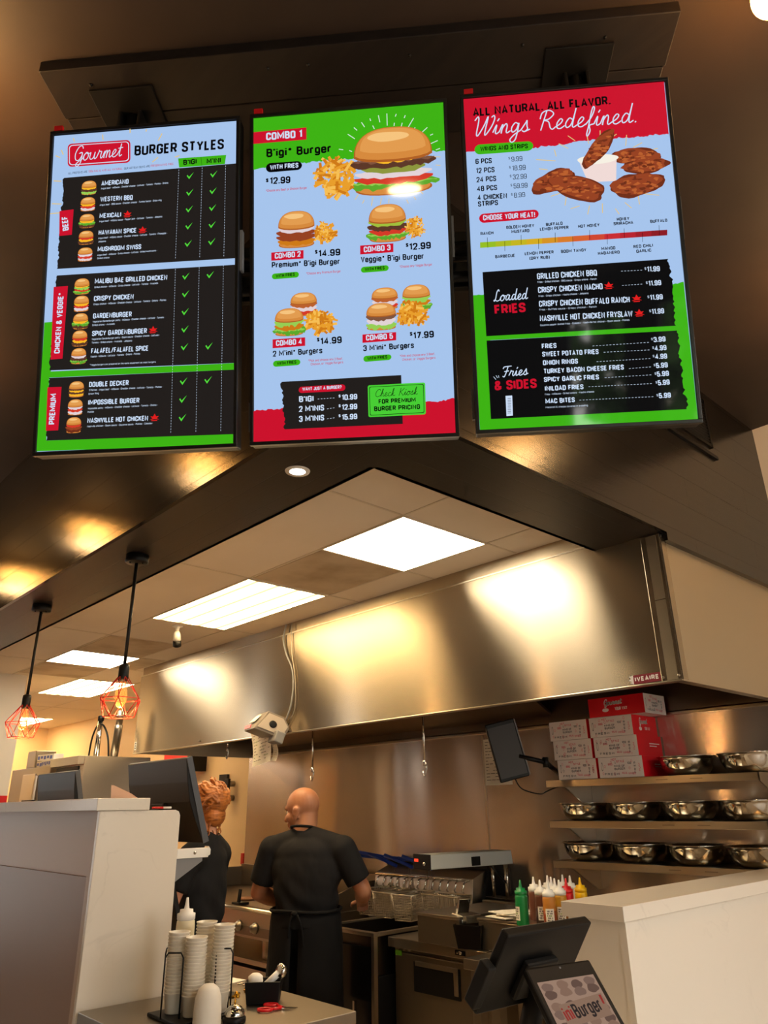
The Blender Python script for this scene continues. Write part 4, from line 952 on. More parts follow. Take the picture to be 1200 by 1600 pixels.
def script_into(add_fn, s, p0, p1, xh, th):
    st = []; x = 0.0
    for ch in s:
        adv, strokes = G[ch]
        for k in strokes: st.append([np.array((q[0]+x+0.18*q[1], q[1])) for q in catmull(k)])
        x += adv
    allp = np.array([q for k in st for q in k]); x0, x1 = allp[:, 0].min(), allp[:, 0].max()
    p0 = np.array(p0, float); p1 = np.array(p1, float); d = p1-p0; L = np.linalg.norm(d); d /= L; n = np.array([-d[1], d[0]])
    for k in st:
        pts = [p0+d*((q[0]-x0)/(x1-x0)*L)+n*(q[1]*xh) for q in k]
        vs = []; N = len(pts)
        for i, q in enumerate(pts):
            t = pts[min(i+1, N-1)]-pts[max(i-1, 0)]; t = t/(np.linalg.norm(t)+1e-9); nn = np.array([-t[1], t[0]])*th/2
            vs += [q+nn, q-nn]
        add_fn(np.array(vs), [(2*i, 2*i+1, 2*i+3, 2*i+2) for i in range(N-1)])
        for q in (pts[0], pts[-1]):
            add_fn(np.array([q+th/2*np.array((math.cos(a), math.sin(a))) for a in [j*math.pi/4 for j in range(8)]]), [tuple(range(8))])
def rrect(q, rad):
    q = [np.array(p, float) for p in q]; h = min(np.linalg.norm(q[0]-q[3]), np.linalg.norm(q[1]-q[0])); r = h*0.5*min(rad*1.0, 1.0) if rad <= 1 else h*0.5
    out = []
    for i in range(4):
        a, b, c = q[i-1], q[i], q[(i+1) % 4]; u = (a-b)/np.linalg.norm(a-b)*r; v = (c-b)/np.linalg.norm(c-b)*r
        for k in range(7): t = k/6*math.pi/2; out.append(b+u*(1-math.sin(t))+v*(1-math.cos(t)))
    return out
class Art:
    """flat artwork in millimetres on a plate, one material slot per colour"""
    def __init__(s, step=0.00035): s.mb = MB(); s.slots = []; s.step = step
    def slot(s, c):
        if c not in s.slots: s.slots.append(c)
        return s.slots.index(c)
    def add(s, c, L):
        i = s.slot(c)
        return lambda pts, fs: s.mb.raw([(p[0]/1000, p[1]/1000, L*s.step) for p in pts], fs, i)
    def poly(s, c, L, pts): s.add(c, L)(pts, [tuple(range(len(pts)))])
    def fan(s, c, L, pts):
        ctr = np.mean(np.array(pts), axis=0); n = len(pts); s.add(c, L)(list(pts)+[ctr], [(i, (i+1) % n, n) for i in range(n)])
def blob(cx, cy, w, h, rnd, jag=0.05, n=28, a0=0.0):
    out = []; ph = [rnd.uniform(0, 6.28) for _ in range(4)]
    for k in range(n):
        a = 2*math.pi*k/n; r = 1+jag*(math.sin(3*a+ph[0])+0.6*math.sin(5*a+ph[1])+0.4*rnd.uniform(-1, 1))
        x, y = math.cos(a)*r*w/2, math.sin(a)*r*h/2; out.append((cx+x*math.cos(a0)-y*math.sin(a0), cy+x*math.sin(a0)+y*math.cos(a0)))
    return out
def dome(cx, cy, w, h, n=20):
    up = [(cx-w/2*math.copysign(abs(math.cos(math.pi*k/n))**.8, math.cos(math.pi*k/n)), cy+h*(math.sin(math.pi*k/n)**.85)) for k in range(n+1)]
    return up+[(cx+w/2*math.cos(math.pi*k/8)*.97, cy-h*.20*math.sin(math.pi*k/8)) for k in range(1, 8)]
def wavy(cx, cy, w, h, rnd, k=10, amp=0.25):
    top = [(cx-w/2+w*i/k, cy+h/2+rnd.uniform(-amp, amp)*h) for i in range(k+1)]; bot = [(cx+w/2-w*i/k, cy-h/2+rnd.uniform(-amp, amp)*h) for i in range(k+1)]
    return top+bot
def strip(cx, cy, w, h, c, art, L, rnd, k=10, amp=0.25):
    pts = wavy(cx, cy, w, h, rnd, k, amp); n = k+1
    for i, q in ((0, .25), (k, .25), (1, .75), (k-1, .75)):
        for j in (i, 2*n-1-i): pts[j] = (pts[j][0], cy+(pts[j][1]-cy)*q)
    pts = [(x, y-h*.35*(1-(2*(x-cx)/w)**2)) for x, y in pts]; art.add(c, L)(pts, [(i, i+1, 2*n-2-i, 2*n-1-i) for i in range(k)])
def picture(art, kind, L, cx, cy, w, h):
    rnd = random.Random(int(cx*7+cy*13)+len(kind))
    if kind == 'f':
        for i in range(90):
            a = rnd.uniform(0, 6.28); r = math.sqrt(rnd.random())*0.42; x, y = cx+r*w*math.cos(a), cy+r*h*math.sin(a)
            l = rnd.uniform(0.2, 0.38)*w; t = rnd.uniform(0.055, 0.085)*w; q = rnd.uniform(-0.9, 0.9)+math.pi/4*rnd.choice((-1, 1)); c, s = math.cos(q), math.sin(q)
            art.poly(('fry', 'fry2', 'fry3', 'fry')[i % 4], L+i*0.006, [(x+dx*c-dy*s, y+dx*s+dy*c) for dx, dy in ((-l/2, -t/2), (l/2, -t/2), (l/2, t/2), (-l/2, t/2))])
        return
    if kind == 'w':
        cup = [(cx-0.16*w, cy+0.14*h), (cx+0.13*w, cy+0.16*h), (cx+0.11*w, cy-0.2*h), (cx-0.1*w, cy-0.19*h)]
        W = [(-.36, -.14, .34, .28, .35), (.28, .12, .36, .24, -.1), (.34, -.02, .34, .2, .05), (0.0, .28, .38, .2, .9), (-.18, -.26, .42, .32, -.35), (.26, -.28, .40, .30, .12)]
        for i, (x, y, a, b, q) in enumerate(W):
            if i == 4: art.poly('cup', L+0.25, cup); art.fan('dip', L+0.3, blob(cx-0.015*w, cy+0.13*h, 0.31*w, 0.14*h, rnd, 0.02)); 
            X, Y = cx+x*w, cy+y*h; l = L+0.1+i*0.1+(0.15 if i >= 4 else 0)
            art.fan('crisp3', l, blob(X, Y, a*w*1.03, b*h*1.06, rnd, 0.07, 36, q)); art.fan('crisp', l+0.02, blob(X-0.004*w, Y+0.012*h, a*w*0.96, b*h*0.9, rnd, 0.08, 36, q))
            for j in range(34):
                t = rnd.uniform(0, 6.28); r = math.sqrt(rnd.random())*0.42; px, py = r*a*w*math.cos(t), r*b*h*math.sin(t)
                art.fan('crisp2' if j % 3 else 'crisp3', l+0.04+0.001*j, blob(X+px*math.cos(q)-py*math.sin(q), Y+px*math.sin(q)+py*math.cos(q), rnd.uniform(.02, .06)*w, rnd.uniform(.02, .05)*h, rnd, 0.2, 7))
        return
    y0 = cy-h/2; P = {'big': ['lettuce', 'tomato', 'onion', 'pickle', 'patty', 'cheese'], 'c2': ['fry2', 'crisp', 'crisp', 'onion'], 'c3': ['lettuce', 'tomato', 'patty', 'avo'], 's1': ['tomato', 'onion', 'crisp2'], 's2': ['lettuce', 'fry2', 'lettuce2'], 's3': ['lettuce2', 'onion', 'patty2'],
        'b0': ['lettuce2', 'patty', 'cheese'], 'b1': ['onion', 'tomato', 'cheese'], 'b2': ['patty', 'lettuce', 'cheese'], 'b3': ['patty', 'cheese', 'tomato'], 'b4': ['onion', 'tomato', 'onion'], 'b5': ['lettuce', 'tomato', 'lettuce2', 'cheese'], 'b6': ['lettuce', 'patty', 'onion'], 'b7': ['cheese', 'patty', 'cheese', 'patty'], 'b8': ['crisp3', 'crisp', 'tomato']}[kind]
    bb = lambda k: [(cx+k*0.42*w*math.copysign(abs(math.cos(t))**.7, math.cos(t)), y0+.10*h+k*.10*h*math.sin(t)) for t in [math.pi*2*i/24 for i in range(24)]]
    art.fan('bunsh', L, bb(1.0)); art.fan('bun', L+0.05, [(x, y+.012*h) for x, y in bb(.95)])
    n = len(P); z0, z1 = y0+0.14*h, y0+0.6*h
    for i, c in enumerate(P):
        yc = z0+(z1-z0)*(i+0.5)/n; hh = (z1-z0)/n*1.35; ww = w*{'lettuce': 1.0, 'patty': .94, 'crisp': .95, 'tomato': .86, 'onion': .84, 'pickle': .7, 'cheese': .6 if kind == 'big' else .84}.get(c, .88)
        strip(cx, yc, ww, hh, c, art, L+0.1+0.1*i, rnd, 22 if c.startswith('lett') or c == 'patty' else 12, 0.34 if c.startswith('lett') else 0.16)
        if c == 'patty' and kind == 'big':
            strip(cx, yc+0.03*h, ww*0.96, hh*0.45, 'patty2', art, L+0.12+0.1*i, rnd, 26, 0.4)
        if c == 'lettuce': strip(cx, yc+0.01*h, ww*0.94, hh*0.3, 'lettuce2', art, L+0.12+0.1*i, rnd, 24, 0.6)
        if c == 'cheese' and kind == 'big':
            art.poly('cheese', L+0.15+0.1*i, [(cx-0.25*w, yc+0.05*h), (cx+0.3*w, yc+0.05*h), (cx+0.05*w, yc-0.09*h)])
    art.fan('bunsh', L+0.8, dome(cx, y0+0.57*h, 0.86*w, 0.43*h)); art.fan('bun', L+0.83, dome(cx, y0+0.6*h, 0.83*w, 0.395*h)); art.fan('bunmid', L+.85, dome(cx, y0+.68*h, .72*w, .30*h)); art.fan('bunhi', L+0.87, blob(cx-0.05*w, y0+0.86*h, 0.46*w, 0.14*h, rnd, .03))
def draw(art, items):
    rnd = random.Random(3)
    for it in items:
        k = it[0]
        if k == 'p': art.poly(it[1], it[2], it[3])
        elif k == 'r': art.fan(it[1], it[2], rrect(it[3], it[4]))
        elif k == 'j':
            _, c, L, pts, edges, amp = it; out = []; N = len(pts)
            for i in range(N):
                a, b = np.array(pts[i], float), np.array(pts[(i+1) % N], float); out.append(tuple(a))
                if i in edges:
                    n = max(3, int(np.linalg.norm(b-a)/5)); d = (b-a)/np.linalg.norm(b-a); nn = np.array([-d[1], d[0]]); wv = 0
                    for q in range(1, n): wv = wv*0.5+rnd.uniform(-amp, amp); out.append(tuple(a+(b-a)*q/n+nn*wv))
            bmm = art.add(c, L); bmm(out, [tuple(range(len(out)))])
        elif k == 't': txt_into(art.add(it[2], it[3]), it[1], it[4], it[5], it[6], it[7])
        elif k == 's': script_into(art.add(it[2], it[3]), it[1], it[4], it[5], it[6], it[7])
        elif k == 'i': picture(art, it[1], it[2], it[3][0], it[3][1], it[4], it[5])
        elif k == 'd':
            _, c, L, a, b, n, th = it; a = np.array(a, float); b = np.array(b, float); d = (b-a); l = np.linalg.norm(d); nn = np.array([-d[1], d[0]])/l*th/2
            for q in range(n):
                p, r_ = a+d*(q/n), a+d*((q+(0.55 if n > 1 else 1))/n); art.poly(c, L, [p+nn, p-nn, r_-nn, r_+nn])
        elif k == 'c':
            x, y = it[1]; art.poly('check', 4, [(x-10, y+1.5), (x-7.2, y+3.6), (x-3.2, y-3), (x+10.5, y+11), (x-2.8, y-9.5)])
        elif k == 'h':
            x, y = it[1]; S = lambda P: [(x+(a-x)*1.45, y+(b-y)*1.45) for a, b in P]; art.fan('pep', 4, S([(x+9, y-3.5), (x+4, y-1), (x+8, y+3.2), (x+2.8, y+2.6), (x, y+8), (x-2.8, y+2.6), (x-8, y+3.2), (x-4, y-1), (x-9, y-3.5), (x, y-2.6)])); art.poly('pep', 4, S([(x-6, y-6), (x+5, y-6), (x+5, y-4.3), (x-6, y-4.3)]))
POSE = {'1': (-1.6423, 0.6177, 2.9029, -0.8357, -0.22, -0.0101), '2': (-1.2285, 1.0294, 2.9165, -0.8423, -0.2515, -0.0149), '3': (-0.7658, 1.4096, 2.8961, -0.8359, -0.2216, -0.0075)}
def plate_matrix(p):
    n = Vector((math.cos(p[3])*math.cos(p[4]), math.sin(p[3])*math.cos(p[4]), math.sin(p[4])))
    x = Vector((0, 0, 1)).cross(n).normalized(); y = n.cross(x); c, s = math.cos(p[5]), math.sin(p[5])
    return Matrix((x*c+y*s, y*c-x*s, n)).transposed()
M_bezel = mat('screen_bezel', (24, 22, 21), 0.35); M_frame_edge = mat('bezel_edge', (92, 88, 84), 0.4)
def menu_screen(k, label):
    p = POSE[k]; t = thing('menu_screen', label, 'menu screen', p[:3], plate_matrix(p).to_euler())
    m = MB(); m.box(-.279, -.4815, -.045, .279, .4815, -.004); m.build('casing', M_blackm, t, 0.004, world=False)
    m = MB(); w, h, b = .28, .4825, .010
    for a in ((-w, -h, w, -h+b), (-w, h-b, w, h), (-w, -h+b, -w+b, h-b), (w-b, -h+b, w, h-b)): m.box(a[0], a[1], -.012, a[2], a[3], .003)
    m.build('bezel', M_bezel, t, 0.0015, world=False)
    for sx in (-1, 1):
        m = MB(); m.box(sx*.2795, .02 if sx > 0 else -.44, -.03, sx*.2865, .14 if sx > 0 else -.36, -.012)
        for q in range(4): m.box(sx*.2868, (.035 if sx > 0 else -.43)+q*.018, -.026, sx*.2872, (.043 if sx > 0 else -.424)+q*.018, -.016)
        m.build('side_bracket', M_grey if k != '3' else M_frame_edge, t, world=False)
    art = Art(0.00025); draw(art, MENU[k])
    art.mb.v = [(v[0], v[1], v[2]-.002) for v in art.mb.v]
    art.mb.build('screen', [scr_mat(c) for c in art.slots], t, world=False, recalc=False)
    m = MB(); m.box(-.268, .4835, -.006, -.243, .4985, .0035, 0)
    m.build('price_sticker', M_redpl, t, 0.001, world=False)
    return t
menu_screen('1', 'left menu screen listing burger styles on black panels')
menu_screen('2', 'middle menu screen with combo meals on pale blue')
menu_screen('3', 'right menu screen with chicken wings under a red header')
# wooden board under the ceiling, two ceiling mounts and the rail behind the screens
dirv = Vector((0.7375, 0.6753, 0)); nrm = Vector((-0.6753, 0.7375, 0)); A0 = Vector((-1.913, .312, 0)); LB = 1.985
def brd(m, u0, u1, v0, v1, z0, z1):
    c = A0+dirv*((u0+u1)/2)+nrm*((v0+v1)/2); q = Matrix((dirv, nrm, Vector((0, 0, 1)))).transposed()
    m.obox((c.x, c.y, (z0+z1)/2), (u1-u0, v1-v0, z1-z0), q)
t = thing('mounting_board', 'black stained plank board fixed under the ceiling above the menus', 'board', tuple(A0+Vector((0, 0, ZC))))
m = MB(); brd(m, 0, LB, 0, .175, ZC-.045, ZC); m.build('front_plank', M_beam, t, 0.003)
m = MB(); brd(m, 0.005, LB-.005, .179, .36, ZC-.043, ZC); m.build('rear_plank', M_beam, t, 0.003)
m = MB()
for u in (.12, .7, .83, 1.15, 1.5, 1.75):
    for v in (.06, .24):
        c = A0+dirv*(u+v*.4)+nrm*v; m.sphere((c.x, c.y, ZC-.045), .006, 8, 6)
m.build('screws', M_black, t)
def mount(k, u, label):
    p = POSE[k]; c = A0+dirv*u+nrm*.19; t = thing('screen_mount', label, 'screen mount', (c.x, c.y, ZC-.047))
    m = MB(); brd(m, u-.105, u+.105, .075, .28, ZC-.055, ZC-.046); m.build('ceiling_plate', M_blackm, t, 0.002)
    q = plate_matrix(p); top = Vector((c.x, c.y, ZC-.05)); ctr = Vector(p[:3])-q @ Vector((0, 0, .115))
    low = Vector((ctr.x, ctr.y, 3.0)); mid = Vector((top.x, top.y, 3.52))
    m = MB(); m.cyl(top, (top.x, top.y, 3.0), .024); m.build('pole', M_blackm, t)
    m = MB(); q3 = Matrix((dirv, nrm, Vector((0, 0, 1)))).transposed()
    for s in (-1, 1): m.obox((top.x+dirv.x*.034*s, top.y+dirv.y*.034*s, ZC-.11), (.012, .07, .11), q3)
    o = m.build('yoke', M_blackm, t, 0.003)
    m = MB()
    for z in (-.09, -.135): m.tube([(top.x+dirv.x*.05*s-nrm.x*.02, top.y+dirv.y*.05*s-nrm.y*.02, ZC+z) for s in (-1, 1)], .007, 8)
    m.build('bolts', M_steeld, o)
    a = Vector((top.x, top.y, 3.05)); back = Vector(p[:3])-q @ Vector((0, 0, .046))
    m = MB(); m.tube([a, back+q @ Vector((0, .1, 0))], .02, 10); m.obox(back+q @ Vector((0, .08, -.012)), (.2, .2, .02), q); m.build('tilt_head', M_blackm, t)
mount('1', .235, 'left ceiling mount holding the burger styles menu')
mount('3', 1.70, 'right ceiling mount holding the wings menu')
t = thing('mounting_rail', 'black metal rail visible between the menu screens', 'screen mount', (-1.25, 1.1, 2.9))
m = MB(); q1 = plate_matrix(POSE['1']); a = Vector(POSE['1'][:3]); b = Vector(POSE['3'][:3])
for dz in (.06, -.02):
    off = q1 @ Vector((0, dz, -.062)); m.tube([a+off, b+off], .016, 6)
m.build('rail', M_blackm, t)
for pa, pb in (('1', '2'), ('2', '3')):
    a = Vector(POSE[pa][:3]); b = Vector(POSE[pb][:3]); c = (a+b)/2
    m = MB()
    for j in range(4): m.obox(c+q1 @ Vector((0, .10-.045*j, -.07)), (.12, .03, .025), q1)
    m.build('bracket_plate', M_blackm, t, 0.002)
# ------------------------------------------------------------------ range hood
HX0, HX1, HY, HZ = -6.82, -1.47, 3.11, 2.04
t = thing('range_hood', 'long stainless steel range hood hanging from the kitchen ceiling', 'range hood', ((HX0+HX1)/2, 3.76, HZ))
m = MB(); m.box(HX0, HY, HZ, HX1-.095, HY+.02, 2.755); m.build('front_panel', M_hood, t)
m = MB(); m.box(HX0+.01, HY+.012, 2.745, HX1-.36, HY+.03, ZK); m.build('closure_strip', M_hood, t)
m = MB(); m.box(HX0, HY-.004, 2.745, HX1-.1, HY+.02, 2.752); m.build('seam', M_shelf, t)
m = MB(); m.box(HX1-.095, HY-.004, HZ, HX1, HY+.02, ZS-.002); m.box(HX1-.004, HY, HZ, HX1+.004, HY+.05, ZS-.02); m.build('corner_trim', M_hood, t, .003)
m = MB(); m.box(HX1-.066, HY-.007, HZ+.005, HX1-.016, HY-.003, 2.40); m.box(HX1-.066, HY-.007, 2.405, HX1-.016, HY-.003, ZS-.01); m.build('corner_strip', M_hoodside, t)
m = MB(); m.box(HX1-.02, HY+.02, HZ, HX1, YW, ZS-.03); m.build('side_panel', M_hoodside, t)
m = MB(); m.box(HX0, HY+.02, HZ, HX0+.02, YW, ZK); m.build('end_panel', M_hoodside, t)
m = MB(); m.box(HX0+.02, YW-.03, HZ+.02, HX1-.02, YW-.012, 2.6, 0); m.box(HX0+.02, HY+.02, 2.55, HX1-.02, YW-.03, 2.57, 0)
m.prism([(YW-.03, 2.12), (YW-.03, 2.14), (HY+.55, 2.52), (HY+.53, 2.50)], 0, -6.6, -3.05, 0); m.build('plenum', M_hoodin, t)
m = MB(); m.box(HX0, HY-.006, HZ-.004, HX1, HY+.035, HZ+.004); m.box(HX1-.04, HY, HZ-.004, HX1+.004, YW, HZ+.004); m.build('drip_lip', M_shelf, t, .002)
m = MB(); m.box(-1.698, HY-.0035, 2.048, -1.567, HY-.002, 2.087, 0)
rnd = random.Random(4); m.prism([(-1.698, 2.048), (-1.715, 2.053), (-1.708, 2.06), (-1.722, 2.067), (-1.71, 2.073), (-1.718, 2.083), (-1.698, 2.087)], 1, HY-.0034, HY-.002, 1)
txt_into(lambda P, F: m.raw([(p[0], HY-.0042, p[1]) for p in P], F, 1), 'TIVEAIRE', (-1.712, 2.058), (-1.574, 2.058), .021, 2)
m.build('maker_sticker', [mat('maroon_sticker', (128, 20, 40), .5), mat('sticker_white', (236, 228, 224), .6)], t, recalc=False)
m = MB(); m.box(-6.80, HY-.003, 2.07, -6.765, HY-.001, 2.145, 0)
for k in range(3): m.box(-6.793, HY-.0036, 2.083+k*.02, -6.772, HY-.003, 2.093+k*.02, 1)
m.build('inspection_tag', [M_paper, M_black], t)
m = MB()
for x, z in ((HX1-.085, 2.06), (HX1-.012, 2.06), (-5.6, 2.07)): m.sphere((x, HY-.006, z), .007, 8, 6)
m.build('rivets', M_steeld, t)

m = MB(); m.tube([(HX0+.02, 3.2, 2.072), (HX1-.02, 3.2, 2.072)], .010, 10); m.build('utensil_rail', M_steel, t)
# stainless backsplash
t = thing('backsplash', 'tall stainless steel backsplash behind the cooking line', 'wall panel', (-4.1, YW-.01, .85))
m = MB(); m.box(-6.87, YW-.012, .2, -3.70, YW, HZ+.02); m.box(-3.695, YW-.012, .2, -1.46, YW, HZ+.02); m.build('sheet', M_back, t)
m = MB(); m.box(-6.87, YW-.03, HZ+.005, -1.47, YW-.012, HZ+.03); m.build('top_ledge', M_shelf, t, .002)
m = MB(); m.box(-3.705, YW-.016, .2, -3.69, YW-.010, HZ); m.build('seam', M_shelf, t)

# utensil rods hanging from the hood
def rod_hook(x, y, zt, zb, label):
    t = thing('hanging_hook', label, 'hook', (x, y, zb))
    m = MB(); m.cyl((x, y, zt), (x, y, zb+.07), .007, n=10); m.build('rod', M_chrome, t)
    m = MB(); m.tube([(x, y, zb+.085), (x+.012, y, zb+.07), (x+.016, y, zb+.045), (x+.008, y, zb+.02), (x-.002, y, zb), (x-.014, y, zb+.012), (x-.012, y, zb+.03)], .0045, 8)
    m.lathe([(.006, zb+.09), (.012, zb+.082), (.012, zb+.06), (.005, zb+.055)], (x, y, 0), 10); m.build('hook', M_chrome, t)
rod_hook(-4.20, 3.2, 2.075, 1.72, 'steel rod with hook hanging above the bald cook')
rod_hook(-3.13, 3.2, 2.075, 1.71, 'steel rod with hook hanging under the hood left of the wall monitor')
rod_hook(-5.31, 3.2, 2.075, 1.92, 'short steel rod with hook under the hood left of the receipts')

# ticket printer clipped to the hood with two receipts
Mq = Matrix.Rotation(R(-14), 3, 'Z')
t = thing('ticket_printer', 'grey ticket printer clamped to the front edge of the hood', 'printer', (-4.5, 3.03, 2.09), (R(-18), 0, R(-14)))
m = MB(); m.prism([(-.13, -.07), (.10, -.07), (.12, .02), (.06, .075), (-.07, .075)], 0, -.10, .115); m.build('body', mat('printer_grey', (112, 104, 96), .45), t, .006, world=False)
m = MB(); m.prism([(-.11, -.05), (.08, -.05), (.10, .02), (.05, .062), (-.06, .062)], 0, .115, .122, 0); m.build('side_cover', mat('printer_light', (170, 160, 148), .45), t, world=False)
m = MB(); m.sphere((.124, -.01, .0), (.006, .03, .025), 10, 8); m.build('latch', M_black, t, world=False)
m = MB(); m.obox((-.02, -.1005, .022), (.11, .003, .07), Euler((R(-28), 0, 0))); m.build('paper_label', M_paper, t, world=False)
m = MB(); m.box(-.09, -.133, -.06, .03, -.129, -.035); m.build('red_sticker', M_redpl, t, world=False)
m = MB(); m.box(.03, .02, -.11, .16, .09, -.03); m.build('clamp', M_grey, t, .008, world=False)
t = thing('printer_cable', 'grey cable running down the hood to the ticket printer', 'cable', (-4.4, HY-.01, 2.12))
m = MB(); m.tube(catmull([(-4.426, HY-.008, 2.82), (-4.45, HY-.012, 2.72), (-4.41, HY-.01, 2.60), (-4.33, HY-.012, 2.48), (-4.31, HY-.01, 2.35), (-4.33, HY-.012, 2.22), (-4.37, HY-.02, 2.13)], 6), .006, 8); m.build('cord', M_grey, t)
m = MB(); m.tube(catmull([(-4.36, HY-.008, 2.82), (-4.34, HY-.01, 2.6), (-4.29, HY-.01, 2.4), (-4.28, HY-.012, 2.2), (-4.33, HY-.02, 2.12)], 6), .003, 6); m.build('thin_cord', M_steeld, t)
def paper_sheet(name, label, c, w, h, rot, text_rows, curl=0.01, cat='receipt', colors=None, m_=None):
    t = thing(name, label, cat, c, rot); n = 8; m = MB(); vs = []
    for j in range(n+1):
        for i in range(2): vs.append((-w/2+w*i, curl*math.sin(j/n*3.0)*1.5, h/2-h*j/n))
    m.raw(vs, [(2*j, 2*j+1, 2*j+3, 2*j+2) for j in range(n)], 0); rnd = random.Random(int(w*1e4))
    for k in range(text_rows):
        z = h/2-h*(k+1)/(text_rows+1.5); y = curl*math.sin((h/2-z)/h*3.0)*1.5-.0012; x = -w*.42
        while x < w*.36:
            l = rnd.uniform(.05, .16)*w; ci = rnd.choice((1, 1, 1, 2 if colors else 1))
            m.raw([(x, y, z), (min(x+l, w*.42), y, z), (min(x+l, w*.42), y, z+h*.012), (x, y, z+h*.012)], [(0, 1, 2, 3)], ci); x += l+w*rnd.choice((.03, .03, .2))
    o = m.build('sheet', [m_ or M_paper, mat('ink_print', (70, 64, 58), .8), mat('green_ink', (110, 150, 50), .8)], t, world=False, recalc=False)
    s = o.modifiers.new('thick', 'SOLIDIFY'); s.thickness = .0006; s.offset = 1.0
    return t
paper_sheet('order_receipt', 'large printed order receipt hanging from the ticket printer', (-4.60, 3.03, 1.975), .27, .27, (R(4), R(-6), R(-6)), 11, .012, colors=1)
paper_sheet('order_receipt', 'narrow receipt slip hanging right of the large receipt', (-4.445, 3.045, 1.915), .075, .115, (R(3), R(6), R(-6)), 6, .012)
paper_sheet('wall_notice', 'white printed notice taped to the backsplash behind the wall monitor', (-3.57, YW-.014, 1.845), .25, .32, (0, 0, 0), 13, 0.0, 'notice')

# kitchen display on an arm
q = Matrix.LocRotScale(Vector((-2.98, 3.78, 1.865)), Euler((R(4), R(-13), R(46))), None)
t = thing('kitchen_monitor', 'dark kitchen monitor on a black wall arm left of the shelves', 'monitor', q.to_translation(), q.to_euler())
m = MB(); m.box(-.092, -.012, -.175, .092, .03, .175); m.build('shell', M_black, t, .006, world=False)
m = MB(); m.box(-.085, -.0135, -.155, .085, -.0125, .150); m.build('screen', mat('dark_screen', (40, 34, 30), .45), t, world=False)
m = MB(); m.box(.0925, -.01, -.17, .100, .028, .17); m.build('edge_trim', M_grey, t, .002, world=False)
m = MB(); m.tube([(-2.93, 3.83, 1.83), (-2.82, 3.95, 1.79)], .014, 8); m.tube([(-2.82, 3.95, 1.79), (-2.99, 4.32, 1.74)], .016, 8); m.lathe([(.02, -.03), (.02, .03)], (-2.82, 3.95, 1.79), 10); m.box(-3.04, YW-.03, 1.68, -2.95, YW-.012, 1.80); m.tube([(-2.99, 4.32, 1.74), (-2.99, YW-.02, 1.74)], .014, 8); m.build('wall_arm', M_black, t)
m = MB(); m.tube(catmull([(-2.95, 3.80, 1.70), (-2.94, 3.85, 1.64), (-2.90, 3.97, 1.61), (-2.97, 4.15, 1.63), (-2.99, YW-.03, 1.68)], 5), .004, 6); m.build('cable', M_black, t)

# ------------------------------------------------------------------ shelves on the right with boxes and bowls
SX0, SX1, SY = -2.94, -1.63, 4.10
SZ = (1.69, 1.455, 1.232)
for z, w_ in zip(SZ, ('upper steel wall shelf with red boxes and two bowls', 'middle steel wall shelf with four bowls', 'lowest steel wall shelf with four bowls')):
    t = thing('steel_shelf', w_, 'shelf', ((SX0+SX1)/2, 4.26, z))
    m = MB(); m.prism([(SY, z-.04), (SY, z), (YW-.013, z), (YW-.013, z-.006), (SY+.008, z-.006), (SY+.008, z-.04)], 0, SX0, SX1); m.build('board', M_shelf, t, .002)
    m = MB(); m.prism([(SY, z-.04), (SY, z), (SY+.035, z), (SY+.035, z-.04)], 0, SX1, SX1+.012); m.prism([(SY, z-.04), (SY, z), (YW-.013, z), (YW-.013, z-.16), (YW-.05, z-.16)], 0, SX1+.002, SX1+.008); m.build('end_bracket', M_steel, t)
    m = MB(); m.prism([(SY+.02, z-.04), (SY+.02, z-.006), (YW-.013, z-.006), (YW-.013, z-.17), (YW-.05, z-.17)], 0, SX0+.12, SX0+.128); m.build('bracket', M_steel, t)
    for x in (SX0+.75, SX0+.95): m = MB(); m.box(x, SY-.001, z-.022, x+.07, SY, z-.018); m.build('slot_mark', M_steeld, t)
def bowl(x, y, z, label, group, r=.155):
    t = thing('mixing_bowl', label, 'bowl', (x, y, z), group=group); h = r*.66
    prof = [(0, 0), (.5*r, 0), (.72*r, .10*h), (.88*r, .38*h), (.97*r, .78*h), (1.0*r, h), (1.045*r, h), (1.045*r, h-.004), (1.0*r, h-.006), (.955*r, .78*h), (.865*r, .4*h), (.7*r, .125*h), (.5*r, .02*h), (0, .02*h)]
    m = MB(); m.lathe(prof, (x, y, z), 40, caps=False); m.build('shell', M_bowl, t)
    return t
for x, s in ((-2.06, 'bowl beside the red boxes on the upper shelf'), (-1.71, 'bowl at the right end of the upper shelf')): bowl(x, 4.24, SZ[0], 'shiny steel mixing '+s, 'mixing bowls on the shelves')
for zi, nm in ((1, 'middle'), (2, 'lowest')):
    for x, s in zip((-2.765, -2.42, -2.085, -1.755), ('leftmost bowl of the %s shelf', 'second bowl from the left on the %s shelf', 'third bowl from the left on the %s shelf', 'rightmost bowl of the %s shelf')): bowl(x, 4.24, SZ[zi], 'shiny steel mixing '+s % nm, 'mixing bowls on the shelves')
